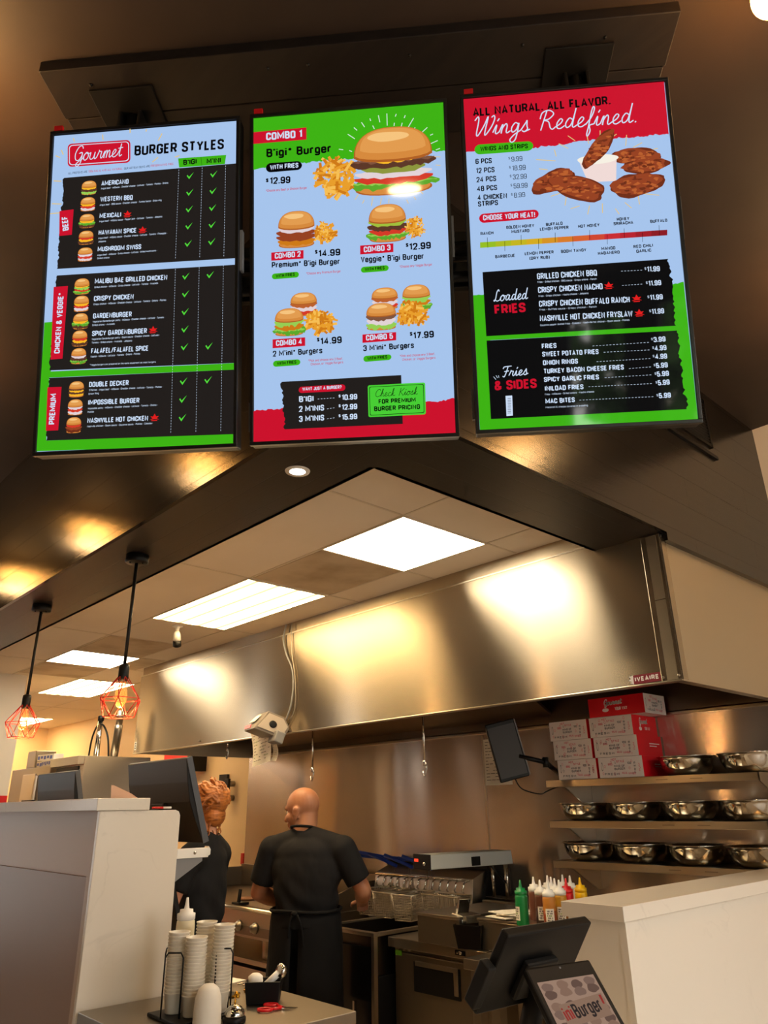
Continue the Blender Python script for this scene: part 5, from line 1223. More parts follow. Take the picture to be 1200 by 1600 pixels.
# printed take-out boxes
M_boxred = mat('box_red', (224, 14, 30), .5); M_boxwhite = mat('box_white', (232, 218, 210), .6); M_boxink = mat('box_grey_print', (120, 112, 112), .6); M_boxpink = mat('box_pink_print', (226, 120, 130), .6); M_boxwr = mat('box_white_print', (244, 226, 222), .6)
def doodles(m, f, w, h, seed):
    """f maps (u, v) on the face to 3D; scattered words, rings and bars"""
    rnd = random.Random(seed)
    def quad(u0, v0, u1, v1, mi): m.raw([f(u0, v0), f(u1, v0), f(u1, v1), f(u0, v1)], [(0, 1, 2, 3)], mi)
    for k, (s, u, v, l, c, vert) in enumerate((('STYLE', .42, .72, .18, 3, 0), ('KING OF', .36, .50, .24, 2, 0), ('BURGER', .36, .36, .24, 2, 0), ('HOT', .30, .82, .12, 3, 0), ('FRESH', .12, .12, .34, 2, 0), ('WINGS', .66, .12, .16, 3, 0), ('FRIES', .84, .18, .55, 2, 1), ('BBQ', .22, .60, .10, 3, 0), ('YUM', .94, .25, .40, 3, 1), ('100', .66, .62, .09, 2, 0), ('HALAL', .52, .16, .12, 3, 0))):
        c_ = 2 if c == 2 else 3
        if vert: txt_into(lambda P, F: m.raw([f(p[0], p[1]) for p in P], F, c_), s, (u*w, v*h), (u*w, v*h+l*h), .085*h*1.2, 1)
        else: txt_into(lambda P, F: m.raw([f(p[0], p[1]) for p in P], F, c_), s, (u*w, v*h), (u*w+l*w, v*h), .095*h*1.15, 1)
    for k in range(9):
        u, v = rnd.uniform(.06, .94)*w, rnd.uniform(.1, .9)*h; rr = rnd.uniform(.03, .06)*h; c = rnd.choice((2, 3, 3)); pts = []
        for i in range(10): a = i*.6283; pts += [f(u+rr*math.cos(a), v+rr*1.5*math.sin(a)), f(u+.7*rr*math.cos(a), v+1.1*rr*math.sin(a))]
        m.raw(pts, [(2*i, 2*i+1, (2*i+3) % 20, (2*i+2) % 20) for i in range(10)], c)
    pts = []
    for i in range(16): a = i*.3927; pts += [f(.08*w+.022*w*math.cos(a), .55*h+.22*h*math.sin(a)), f(.08*w+.016*w*math.cos(a), .55*h+.17*h*math.sin(a))]
    m.raw(pts, [(2*i, 2*i+1, (2*i+3) % 32, (2*i+2) % 32) for i in range(16)], 2)
def takeout_box(x0, x1, y0, y1, z, label, redfront=False, side='logo', h=.115):
    t = thing('takeout_box', label, 'box', ((x0+x1)/2, (y0+y1)/2, z), group='printed take-out boxes on the shelf')
    e = .0008; m = MB(); cw, cr = (0, 1)
    front, right = (cr, cw) if redfront else (cw, cr)
    a = MB(); vs = [(x0, y0, z), (x1, y0, z), (x1, y1, z), (x0, y1, z), (x0, y0, z+h), (x1, y0, z+h), (x1, y1, z+h), (x0, y1, z+h)]
    for f, mi in (((0, 3, 2, 1), cw), ((4, 5, 6, 7), cw), ((0, 1, 5, 4), front), ((1, 2, 6, 5), right), ((2, 3, 7, 6), front), ((3, 0, 4, 7), right)): m.raw([vs[i] for i in f], [(0, 1, 2, 3)], mi)
    ff = lambda u, v: (x0+u, y0-e, z+v); fr = lambda u, v: (x1+e, y0+u, z+v)
    W, D = x1-x0, y1-y0
    if redfront: doodles(m, fr, D, h, 5)
    else: doodles(m, ff, W, h, int(abs(x0)*100+z*10) % 7)
    fl, wl, = (ff, W) if redfront else (fr, D)
    if side == 'logo':
        script_into(lambda P, F: m.raw([fl(p[0], p[1]) for p in P], F, 4), 'Gourmet', (wl*.30, h*.58), (wl*.62, h*.60), h*.15, h*.055)
        txt_into(lambda P, F: m.raw([fl(p[0], p[1]) for p in P], F, 4), 'YOUR WAY', (wl*.48, h*.27), (wl*.70, h*.27), h*.17, 1)
        m.raw([fl(wl*.31+wl*.06*math.cos(i*.5236), h*.33+h*.10*math.sin(i*.5236)) for i in range(12)], [tuple(range(12))], 4)
    elif side == 'lines':
        for k, v in enumerate((.58, .46)): m.raw([fl(wl*.48, h*v), fl(wl*(.9-.12*k), h*v), fl(wl*(.9-.12*k), h*(v+.05)), fl(wl*.48, h*(v+.05))], [(0, 1, 2, 3)], 4)
    m.build('carton', [M_boxwhite, M_boxred, M_boxink, M_boxpink, M_boxwr], t, recalc=False)
Z1 = SZ[0]+.001
for i, s in enumerate(('bottom', 'middle', 'top')):
    dx = -.018*i
    takeout_box(-2.845+dx, -2.568+dx, 4.11, 4.395, Z1+.117*i, 'white printed take-out box, %s of the left stack' % s, side='logo')
    takeout_box(-2.552+dx*.9, -2.262+dx*.9, 4.11, 4.395, Z1+.117*i, 'white printed take-out box with red side, %s of the right stack' % s, side='logo' if i == 2 else 'lines')
takeout_box(-2.575, -2.20, 4.11, 4.36, Z1+.117*3, 'red fronted take-out box lying on top of the right stack', True, 'logo', .112)

# ------------------------------------------------------------------ cooking line
t = thing('griddle', 'stainless griddle with knobs and a front rail beside the bald cook', 'griddle', (-5.3, 3.75, 0))
m = MB(); m.box(-6.7, 3.30, .74, -4.55, 4.3, .86); m.box(-6.7, 3.24, .715, -4.55, 3.31, .86); m.build('body', M_steel, t, .004)
m = MB(); m.box(-6.65, 3.34, .86, -4.6, 4.25, .885); m.build('hot_plate', mat('griddle_plate', (96, 78, 62), .35, .8), t)
m = MB(); m.tube([(-6.72, 3.22, .885), (-4.53, 3.22, .885)], .028, 14); m.box(-6.7, 3.19, .80, -4.55, 3.245, .885); m.build('front_rail', M_shelf, t)
m = MB(); m.prism([(3.36, .86), (4.28, .86), (4.28, 1.04), (3.95, 1.04), (3.55, .92)], 0, -6.7, -6.68); m.box(-6.7, 4.27, .86, -4.55, 4.29, 1.06); m.prism([(3.36, .86), (4.28, .86), (4.28, 1.04), (3.95, 1.04), (3.55, .92)], 0, -4.57, -4.55); m.build('splash_guard', M_steeld, t)
for x in (-6.2, -5.8, -5.4, -4.98, -4.78):
    m = MB(); m.lathe([(.0, .038), (.022, .036), (.026, .02), (.034, .012), (.036, 0)], (x, 3.185, .795), 20, M=Matrix.Rotation(R(90), 3, 'X')); k = m.build('knob', M_steeld, t)
m = MB(); m.box(-6.7, 3.185, .745, -4.55, 3.195, .80); m.build('knob_panel', M_steeld, t)
for x, y in ((-6.66, 3.32), (-4.6, 3.32), (-6.66, 4.22), (-4.6, 4.22)):
    m = MB(); m.box(x-.025, y-.025, 0, x+.025, y+.025, .715); m.build('leg', M_steeld, t)
m = MB(); m.box(-6.68, 3.29, .545, -4.57, 4.25, .575); m.build('undershelf', M_steel, t)
m = MB(); m.box(-6.68, 3.36, .06, -4.57, 4.2, .50); m.box(-5.72, 3.352, .1, -5.70, 3.362, .48); m.build('lower_cabinet', M_steel, t, .004)
m = MB(); m.box(-4.97, 3.35, .14, -4.96, 3.358, .46); m.build('cabinet_seam', M_black, t)
t = thing('canister', 'small steel canister on the shelf under the griddle', 'canister', (-4.905, 3.40, .575))
m = MB(); m.lathe([(.052, 0), (.054, .004), (.054, .13), (.05, .135)], (-4.905, 3.40, .575), 24); m.build('can', M_steel, t)
m = MB(); m.lathe([(.053, .135), (.057, .138), (.057, .158), (.05, .165), (0, .166)], (-4.905, 3.40, .575), 24); m.build('lid', M_chrome, t)
t = thing('grill_scraper', 'black handled scraper standing at the griddle edge beside the red haired worker', 'scraper', (-5.28, 3.36, .886))
m = MB(); m.tube([(-5.28, 3.36, .905), (-5.28, 3.37, .99)], .014, 8); m.box(-5.33, 3.33, .887, -5.23, 3.42, .905); m.build('handle', M_black, t, .003)
m = MB(); m.box(-5.6, 3.7, .886, -5.0, 4.1, .93); solo(m.build('grill_tray', M_steel, None, .01), 'low steel tray on the griddle behind the cook', 'tray')
m = MB(); m.lathe([(0, 0), (.05, 0), (.062, .008), (.058, .018), (0, .022)], (-5.50, 3.58, .887), 18); solo(m.build('burger_patty', mat('cooked_patty', (170, 120, 84), .7)), 'browned patty cooking near the scraper on the griddle', 'food')

# fry dump station and fryers
t = thing('fry_station', 'steel fry dump station with a deep black pan in front of the fryer', 'fry station', (-3.82, 3.55, 0))
m = MB(); X0, X1, Y0, Y1, Z = -4.10, -3.585, 3.20, 3.97, .875
for a in ((X0, Y0, X1, Y0+.045), (X0, Y1-.03, X1, Y1), (X0, Y0+.045, X0+.03, Y1-.03), (X1-.03, Y0+.045, X1, Y1-.03)): m.box(a[0], a[1], Z-.02, a[2], a[3], Z)
m.build('rim', M_steel, t, .003)
m = MB(); m.box(X0+.03, Y0+.045, Z-.22, X1-.03, Y1-.03, Z-.21); m.box(X0+.028, Y0+.045, Z-.22, X0+.033, Y1-.03, Z-.01); m.box(X1-.033, Y0+.045, Z-.22, X1-.028, Y1-.03, Z-.01); m.box(X0+.03, Y1-.033, Z-.22, X1-.03, Y1-.028, Z-.01); m.box(X0+.03, Y0+.043, Z-.22, X1-.03, Y0+.047, Z-.01); m.build('pan', mat('pan_steel', (104, 98, 90), .3, 1.0), t)
m = MB(); m.box(X0, Y0+.02, .05, X1-.02, Y1, Z-.225); m.box(X0, Y0+.02, Z-.225, X0+.02, Y1, Z-.02); m.build('cabinet', M_blackm, t, .004)
m = MB(); m.box(X0+.02, Y0+.008, .12, X1-.035, Y0+.022, .80); m.build('door', M_blackgl, t, .004)
m = MB(); m.box(X1-.022, Y0, .0, X1, Y0+.03, Z-.02); m.build('corner_post', M_steel, t)
m = MB(); m.box(X0+.33, Y0-.002, .43, X0+.345, Y0+.01, .52); m.build('door_handle', M_chrome, t)
t = thing('deep_fryer', 'stainless deep fryer with a tall ribbed flue behind the hanging baskets', 'fryer', (-4.1, 4.1, 0))
m = MB(); m.box(-4.52, 3.985, 0, -3.585, 4.36, .86); m.build('body', M_steel, t, .004)
m = MB(); m.prism([(4.02, .86), (4.36, .86), (4.36, 1.20), (4.12, 1.12), (4.06, 1.10)], 0, -4.52, -3.56); m.build('flue', M_steel, t, .004)
m = MB(); m.box(-4.55, 4.20, 1.14, -3.52, 4.37, 1.175); m.prism([(4.1, .86), (4.37, .86), (4.37, 1.17), (4.2, 1.17)], 0, -3.56, -3.535); m.build('flue_cap', M_black, t, .004)
m = MB()
for k in range(13): x = -4.45+k*.07; m.tube([(x, 4.03, 1.0), (x, 4.005, 1.03), (x+.004, 4.02, 1.075), (x, 4.06, 1.085)], .006, 6)
m.tube([(-4.5, 4.0, 1.0), (-3.58, 4.0, 1.0)], .007, 8); m.tube([(-4.5, 4.045, 1.09), (-3.58, 4.045, 1.09)], .008, 8); m.build('basket_hanger', M_chrome, t)
def fry_basket(x, y, z, yaw, label, handle):
    q = Euler((0, 0, R(yaw))); t = thing('fry_basket', label, 'fry basket', (x, y, z), q, group='fry baskets on the fryer rail')
    m = MB(); a, b, h = .075, .15, .15; tp = [(-a, -b, h), (a, -b, h), (a, b, h), (-a, b, h)]; bt = [(-a*.8, -b*.9, 0), (a*.8, -b*.9, 0), (a*.8, b*.9, 0), (-a*.8, b*.9, 0)]
    m.tube(tp, .0055, 6, closed=True); m.tube(bt, .003, 6, closed=True)
    for p, r_ in zip(tp, bt): m.tube([p, r_], .003, 6)
    m.build('frame', M_wire, t, world=False)
    m = MB(); L = lambda p, r_, k: tuple(p[i]+(r_[i]-p[i])*k for i in range(3)); th = .0016
    for i in range(4):
        j = (i+1) % 4; nn = 8 if i % 2 == 0 else 14
        for k in range(1, nn): u = k/nn; m.tube([L(tp[i], tp[j], u), L(bt[i], bt[j], u)], th, 4, caps=False)
        for k in range(1, 10): u = k/10; m.tube([L(tp[i], bt[i], u), L(tp[j], bt[j], u)], th, 4, caps=False)
    for k in range(1, 9): u = k/9; m.tube([L(bt[0], bt[1], u), L(bt[3], bt[2], u)], th, 4, caps=False)
    m.build('mesh', M_wire, t, world=False)
    if handle:
        m = MB(); m.tube([(-.02, b, h), (-.012, b+.05, h+.05), (-.01, b+.07, h+.14)], .004, 6); m.tube([(.02, b, h), (.012, b+.05, h+.05), (.01, b+.07, h+.14)], .004, 6); m.build('handle_wire', M_wire, t, world=False)
        m = MB(); m.tube([(.02, b+.07, h+.13), (-.09, b+.08, h+.165), (-.22, b+.07, h+.205)], .013, 8); m.build('grip', M_blue, t, world=False)
for x, y, w_, s in ((-4.30, 3.88, 14, 'leftmost wire fry basket with a blue grip beside the cook'), (-4.11, 3.86, 14, 'second wire fry basket from the left, blue grip'), (-3.90, 3.84, 14, 'third wire fry basket, hanging in the middle of the rail'), (-3.66, 3.90, 88, 'long wire fry basket hung sideways at the right of the rail')):
    fry_basket(x, y, .865, w_, s, w_ < 50)
t = thing('hose', 'blue hose lying along the top of the fryer flue', 'hose', (-4.4, 4.15, 1.18))
m = MB(); m.tube(catmull([(-4.95, 4.1, 1.24), (-4.7, 4.1, 1.22), (-4.5, 4.12, 1.20), (-4.3, 4.14, 1.19), (-4.05, 4.15, 1.185)], 5), .013, 8); m.tube(catmull([(-4.85, 4.13, 1.20), (-4.6, 4.17, 1.19), (-4.4, 4.2, 1.19)], 5), .011, 8); m.build('tube', M_blue, t)

# worktop refrigerator with things on it
t = thing('worktop_refrigerator', 'low stainless worktop refrigerator with one door right of the fry station', 'refrigerator', (-3.2, 3.65, 0))
X0, X1, Y0, Y1, Z = -3.575, -2.836, 3.30, 4.05, .852
m = MB(); m.box(X0+.01, Y0+.05, .08, X1, Y1, Z-.05); m.build('cabinet', M_steeld, t, .004)
m = MB(); m.box(X0, Y0, Z-.052, X0+.74, Y1, Z); m.build('worktop', M_steel, t, .004)
m = MB(); m.box(X0+.03, Y0+.03, .12, X0+.73, Y0+.055, Z-.075); m.build('door', M_steeld, t, .006)
m = MB(); m.box(X0+.185, Y0+.022, .60, X0+.53, Y0+.031, .745); m.build('handle_recess', M_black, t, .003)
m = MB(); m.box(X0+.20, Y0+.018, .725, X0+.52, Y0+.03, .748); m.box(X0+.49, Y0+.018, .62, X0+.52, Y0+.03, .735); m.build('handle_rim', M_steel, t, .002)
m = MB(); m.box(X0+.015, Y0+.045, .0, X0+.05, Y0+.07, .80); m.build('corner_post', M_steel, t)
m = MB(); m.box(X0+.53, Y0-.004, Z-.035, X0+.60, Y0, Z-.012, 0); m.sphere((X0+.565, Y0-.004, Z-.023), (.014, .004, .009), 10, 8, 1); m.sphere((X0+.545, Y0-.004, Z-.024), (.006, .003, .006), 8, 6, 1); m.build('badge', [M_black, M_chrome], t)
m = MB(); m.box(X0+.035, Y0+.026, .76, X0+.085, Y0+.03, .785); m.build('green_label', mat('green_tape', (112, 190, 40), .5), t)
m = MB()
for x in (X0+.12, X0+.16): m.lathe([(.012, 0), (.012, .02), (0, .02)], (x, Y0+.02, .79), 12)
m.build('hinge', M_steeld, t)
t = thing('steel_table', 'stainless work table on legs behind the order terminal', 'table', (-2.5, 3.8, 0))
m = MB(); m.box(-2.83, 3.12, .80, -2.0, 4.05, .848); m.build('top', M_steel, t, .003)
for x in (-2.80, -2.68, -2.52, -2.36, -2.2): m = MB(); m.box(x, 3.14, 0, x+.05, 3.19, .80); m.build('leg', M_steel, t)
def holding_box(x0, x1, y0, y1, label):
    t = thing('warming_box', label, 'steel box', ((x0+x1)/2, (y0+y1)/2, .853))
    m = MB(); m.box(x0, y0, .853, x1, y1, .985); m.build('body', M_steeld, t, .004)
    m = MB(); m.box(x0-.006, y0-.006, .985, x1+.006, y1+.006, 1.0); m.build('lid', M_steel, t, .003)
holding_box(-3.30, -2.985, 3.275, 3.86, 'low steel box with a lid on the worktop refrigerator')
holding_box(-2.90, -2.36, 3.33, 3.90, 'steel box under the white wrappers and squeeze bottles')
# black container, scoop, wrappers
def open_tub(t, c, wx, wy, h, taper, m_, yaw=0, wall=.006, name='tub'):
    m = MB(); a, b = wx/2, wy/2
    def ring(s, z, o): return [(sx*(a*s-o), sy*(b*s-o), z) for sx, sy in ((-1, -1), (1, -1), (1, 1), (-1, 1))]
    rs = [ring(taper, 0, 0), ring(1, h, 0), ring(1, h, wall), ring(taper, wall, wall)]
    vs = [Matrix.Rotation(yaw, 3, 'Z') @ Vector(p)+Vector(c) for r_ in rs for p in r_]; fs = [(0, 1, 2, 3), (12, 13, 14, 15)]
    for i in range(3):
        for k in range(4): fs.append((4*i+k, 4*i+(k+1) % 4, 4*i+4+(k+1) % 4, 4*i+4+k))
    m.raw(vs, fs); return m.build(name, m_, t, .004)
t = thing('black_container', 'open black plastic container in front of the steel box on the refrigerator', 'container', (-2.96, 3.36, .853)); open_tub(t, (-2.96, 3.36, .853), .16, .20, .115, .8, M_blackgl, R(20))
t = thing('bench_scraper', 'metal scoop scraper with a black grip lying on the steel box', 'scraper', (-3.05, 3.40, 1.0), (0, 0, R(-20)))
m = MB(); m.tube([(-.13, .03, .03), (-.05, 0, .02), (-.02, -.01, .022)], [.016, .015, .011], 10); m.build('grip', M_black, t, world=False)
m = MB(); m.prism([(-.02, .0), (.10, -.035), (.10, .004), (-.02, .006)], 1, -.075, .045); m.prism([(-.025, .0), (.0, .0), (.035, .075), (.02, .085)], 1, -.05, .02); m.build('blade', M_chrome, t, .002, world=False)
rnd = random.Random(12)
for k in range(5):
    m = MB(); m.obox((0, 0, .0), (.15, .22, .004), None)
    o = m.build('wrapper_sheet', M_paper); o.location = (-2.74+rnd.uniform(-.03, .03), 3.47+rnd.uniform(-.04, .03), 1.004+.0055*k); o.rotation_euler = (0, 0, rnd.uniform(-.5, .5))
    solo(o, 'white paper wrapper in the loose pile left of the green bottle', 'paper', 'paper wrappers in the pile')
# heat lamp
qh = Matrix.LocRotScale(Vector((-3.42, 3.79, 1.232)), Euler((0, 0, R(-8))), None)
t = thing('heat_lamp', 'grey strip heat lamp on steel legs above the worktop refrigerator', 'heat lamp', qh.to_translation(), qh.to_euler())
m = MB(); m.prism([(-.085, -.035), (.085, -.035), (.075, .045), (-.085, .045)], 1, -.30, .37); m.build('housing', mat('lamp_grey', (186, 188, 182), .4, .2), t, .004, world=False)
m = MB(); m.box(-.088, -.306, -.038, .084, -.299, .047); e = m.build('end_cap', M_black, t, .003, world=False)
m = MB(); m.box(-.07, -.310, .004, -.035, -.305, .02, 0); m.build('switch', mat('red_switch', (200, 60, 40), .4, emit=(255, 70, 40), es=.8), e, world=False)
m = MB(); m.lathe([(.012, 0), (.010, .01), (0, .011)], (.03, -.306, -.005), 12, M=Matrix.Rotation(R(90), 3, 'X')); m.build('dial', M_chrome, e, world=False)
m = MB(); m.box(.080, .02, -.03, .088, .09, .022); m.build('gauge', M_black, t, .002, world=False)
for (a, b) in ((.06, .33), (-.07, .33), (.02, .36)): m = MB(); m.tube([(a, b, -.035), (a, b, -.233)], .011, 8); m.build('leg', M_chrome, t, world=False)
m = MB(); m.tube([(.05, .20, -.035), (.06, .33, -.15)], .006, 6); m.build('brace', M_black, t, world=False)
m = MB(); m.box(-.12, .30, -.235, .12, .40, -.233); m.build('foot', M_steeld, t, world=False)
m = MB(); m.box(-3.50, 4.07, 0, -3.02, 4.36, .985); solo(m.build('rear_cabinet', M_steeld, None, .005), 'dull steel cabinet behind the heat lamp', 'cabinet')

# squeeze bottles
def squeeze_bottle(x, y, z, col, cap, label, r=.031, h=.15, label_col=None, sauce=None, yaw=36):
    t = thing('squeeze_bottle', label, 'bottle', (x, y, z), (0, 0, R(yaw)))
    m = MB(); m.lathe([(0, 0), (r*.94, 0), (r, .006), (r, h*.82), (r*.96, h*.88), (r*.80, h*.90)], (0, 0, 0), 22); b = m.build('body', col, t, world=False)
    if sauce:
        m = MB(); m.lathe([(r*.9, .004), (r*1.008, .008), (r*1.008, h*.5), (r*.9, h*.505)], (0, 0, 0), 22); m.build('sauce', sauce, b, world=False)
    m = MB(); m.lathe([(r*.82, h*.88), (r*.98, h*.90), (r*.98, h*.90+r*.55), (r*.74, h*.90+r*.62), (r*.70, h*.90+r*.95), (r*.30, h*.90+r*1.0), (r*.22, h*.9+r*1.35), (r*.12, h*.9+r*2.1), (0, h*.9+r*2.12)], (0, 0, 0), 22); m.build('nozzle_cap', cap, t, world=False)
    if label_col:
        m = MB(); n = 8; vs = []
        for k in range(n+1):
            a = R(-90-38+76*k/n); vs += [(r*1.02*math.cos(a), r*1.02*math.sin(a), h*.16), (r*1.02*math.cos(a), r*1.02*math.sin(a), h*.56)]
        m.raw(vs, [(2*k, 2*k+2, 2*k+3, 2*k+1) for k in range(n)], 0)
        for j in range(5):
            for k in range(1, n-1):
                if (j*3+k*5) % 4 == 0: continue
                a0, a1 = R(-90-34+68*k/n), R(-90-34+68*(k+.7)/n); zz = h*(.21+.065*j); m.raw([(r*1.03*math.cos(a0), r*1.03*math.sin(a0), zz), (r*1.03*math.cos(a1), r*1.03*math.sin(a1), zz), (r*1.03*math.cos(a1), r*1.03*math.sin(a1), zz+.006), (r*1.03*math.cos(a0), r*1.03*math.sin(a0), zz+.006)], [(0, 1, 2, 3)], 1 if j != 2 else 2)
        m.build('label', [M_paper, mat('ink_print', (70, 64, 58), .8), mat('green_ink', (110, 150, 50), .8)], t, world=False, recalc=False)
S_brown = mat('brown_sauce', (110, 66, 50), .35); S_brown2 = mat('dark_brown_sauce', (70, 40, 34), .35); S_or = mat('orange_sauce', (196, 128, 52), .35); S_or2 = mat('rust_sauce', (140, 62, 26), .35); S_am = mat('amber_sauce', (190, 136, 40), .35); S_am2 = mat('dark_amber_sauce', (150, 96, 30), .35)
BZ = 1.0
squeeze_bottle(-2.553, 3.265, BZ-.0, M_green, M_green, 'green squeeze bottle at the left front', label_col=1, yaw=-22)
squeeze_bottle(-2.484, 3.335, BZ, S_brown, M_white, 'squeeze bottle of brown sauce with white cap beside the green one', label_col=1, sauce=S_brown2)
squeeze_bottle(-2.405, 3.29, BZ, S_or, M_white, 'squeeze bottle of orange sauce with white cap in front', label_col=1, sauce=S_or2)
squeeze_bottle(-2.405, 3.385, BZ, S_am, M_white, 'squeeze bottle of amber sauce with white cap beside the orange one', label_col=1, sauce=S_am2)
squeeze_bottle(-2.61, 3.45, BZ, S_brown, M_white, 'white capped squeeze bottle behind the green one', yaw=10)
squeeze_bottle(-2.60, 3.56, BZ, M_white, M_white, 'white squeeze bottle at the back behind the brown sauce')
squeeze_bottle(-2.535, 3.50, BZ, M_clearcup, M_white, 'pale squeeze bottle in the middle of the back row')
squeeze_bottle(-2.56, 3.64, BZ, M_white, M_white, 'tallest looking white squeeze bottle at the very back')
squeeze_bottle(-2.47, 3.44, BZ, M_clearcup, M_white, 'white capped squeeze bottle behind the orange sauce')
squeeze_bottle(-2.50, 3.62, BZ, M_white, M_white, 'white squeeze bottle behind the red one')
squeeze_bottle(-2.425, 3.475, BZ, M_redpl, M_redpl, 'red squeeze bottle by the white counter')
squeeze_bottle(-2.40, 3.56, BZ, M_yel, M_yel, 'yellow squeeze bottle at the right end')
# ------------------------------------------------------------------ counters
t = thing('partition_counter', 'tall white quartz partition with tan front at the lower left', 'counter', (-5.4, 1.4, 0))
PX = -2.98
m = MB(); m.box(-7.8, 1.235, 1.552, PX+.004, 1.452, 1.597); m.build('cap', M_quartz, t, .002)
m = MB(); m.prism([(1.25, 0), (1.60, 0), (1.592, 1.53), (1.585, 1.545), (1.57, 1.551), (1.25, 1.551)], 0, PX-.02, PX); m.build('end_panel', M_quartz, t, .002)
m = MB(); m.box(-7.8, 1.27, 1.318, PX-.05, 1.29, 1.552); m.build('front_band', M_beige, t)
m = MB(); m.box(-7.8, 1.262, 0, PX-.05, 1.29, 1.317); m.build('front_panel', M_tan, t)  # lower front, set in a darker tone than the band above
m = MB(); m.box(-7.8, 1.29, 0, PX-.02, 1.45, 1.552); m.box(PX-.05, 1.25, 0, PX-.02, 1.29, 1.552); m.build('core', M_beige, t)
t = thing('white_counter', 'white veined quartz counter with thick top at the lower right', 'counter', (-1.66, 3.4, 0))
m = MB(); m.box(-1.655, 2.33, 1.20, -1.42, 4.56, 1.245); m.build('top', M_quartz, t, .002)
m = MB(); m.box(-1.455, 2.35, 0, -1.437, 4.56, 1.20); m.box(-1.437, 2.35, 0, -1.431, 2.375, 1.20); m.build('front_slab', M_quartz, t)
m = MB(); m.box(-1.645, 2.352, 0, -1.455, 4.56, 1.20); m.build('end_panel', M_quartz, t)
t = thing('service_table', 'stainless steel service table with items at the bottom left', 'table', (-2.62, 1.65, 0))
m = MB(); m.prism([(-2.96, 1.25), (-2.26, 1.25), (-2.26, 1.935), (-5.4, 1.935), (-5.4, 1.615), (-2.96, 1.615)], 2, .862, .90); m.build('top', M_steeld, t, .003)
m = MB(); m.prism([(-2.94, 1.29), (-2.30, 1.29), (-2.30, 1.90), (-5.36, 1.90), (-5.36, 1.63), (-2.94, 1.63)], 2, 0.04, .862); m.build('cabinet', M_steeld, t)
t = thing('corner_counter', 'low white counter under the terminals at the bottom right', 'counter', (-1.48, 1.85, 0))
m = MB(); m.box(-1.82, 1.30, .765, -1.13, 2.35, .80); m.build('top', M_quartz, t, .003)
m = MB(); m.box(-1.78, 1.34, 0, -1.17, 2.34, .765); m.build('cabinet', M_beige, t)

# monitors behind the partition
def pos_monitor(x0, x1, y, z0, z1, tilt, label, cable=False):
    c = Vector(((x0+x1)/2, y+.06, (z0+z1)/2)); t = thing('counter_monitor', label, 'monitor', c, (R(tilt), 0, 0)); w, h = (x1-x0)/2, (z1-z0)/2/math.cos(R(tilt))
    m = MB(); m.prism([(-.002, -h), (-.018, -h+.10), (-.026, 0), (-.018, h-.10), (-.002, h), (.022, h), (.022, -h)], 0, -w, w); m.build('shell', M_black, t, .004, world=False)
    m = MB(); m.box(-w+.012, .0221, -h+.012, w-.012, .0235, h-.012); m.build('screen', mat('monitor_face', (60, 62, 66), .2), t, world=False)
    m = MB(); m.box(w-.001, -.003, -h, w+.004, .024, h); m.build('edge_trim', mat('monitor_edge', (74, 76, 82), .4), t, world=False)
    m = MB(); m.box(-.05, -.04, -.12, .07, -.02, .0); mt = m.build('stand_plate', M_black, t, .004, world=False)
    m = MB()
    for a, b in ((-.03, -.03), (.04, -.03), (-.03, -.09), (.04, -.09)): m.sphere((a, -.041, b), .006, 8, 6)
    m.build('screws', M_chrome, mt, world=False)
    m = MB(); m.box(-.03, -.065, -.70, .05, -.04, -.02); m.build('stand', M_black, t, .006, world=False)
pos_monitor(-3.70, -3.105, 1.665, 1.415, 1.765, 18, 'large black monitor seen from behind at the end of the partition')
pos_monitor(-5.10, -4.50, 1.70, 1.42, 1.770, 14, 'second black monitor seen from behind further left over the partition')
t = thing('monitor_bracket', 'white metal bracket on the inner edge of the partition below the monitor', 'bracket', (-3.0, 1.68, 1.34))
m = MB(); m.box(-3.012, 1.60, 1.365, -2.995, 1.745, 1.402); m.prism([(1.735, 1.365), (1.755, 1.375), (1.755, 1.395), (1.745, 1.408)], 0, -3.03, -2.995); m.build('bar', M_white, t, .002)
m = MB(); m.prism([(1.601, 1.28), (1.72, 1.352), (1.72, 1.365), (1.601, 1.365)], 0, -3.006, -2.999); m.build('gusset', M_grey, t)
m = MB(); m.lathe([(.007, 0), (.006, .004), (0, .005)], (-2.995, 1.68, 1.384), 12, M=Matrix.Rotation(R(90), 3, 'Y')); m.build('screw', M_chrome, t)
# folded cards and pens on the partition
for a, s in ((.0, 'folded pink paper card standing on the partition cap, front one'), (.35, 'folded pink paper card on the partition cap, rear one')):
    t = thing('menu_card', s, 'card', (-3.16-.05*a, 1.42+.03*a, 1.598), (0, 0, R(60)-a))
    m = MB(); m.raw([(-.05, 0, 0), (.045, .0, 0), (.02, .0, .02), (-.055, .0, .055)], [(0, 1, 2, 3)]); m.raw([(-.05, .0, 0), (.05, .03, 0), (.02, .022, .02), (-.055, .001, .055)], [(0, 1, 2, 3)])
    o = m.build('leaf', mat('pink_card', (226, 190, 166), .7), t, world=False, recalc=False); o.modifiers.new('thick', 'SOLIDIFY').thickness = .001
t = thing('pen', 'red and white pen on the inner edge of the partition panel', 'pen', (-2.99, 1.47, 1.556), (0, 0, R(85)))
m = MB(); m.tube([(0, 0, .004), (.045, 0, .004)], .004, 8, 0); m.build('barrel', M_redpl, t, world=False)
m = MB(); m.tube([(.045, 0, .004), (.08, 0, .004)], .004, 8, 0); m.build('cap', M_white, t, world=False)

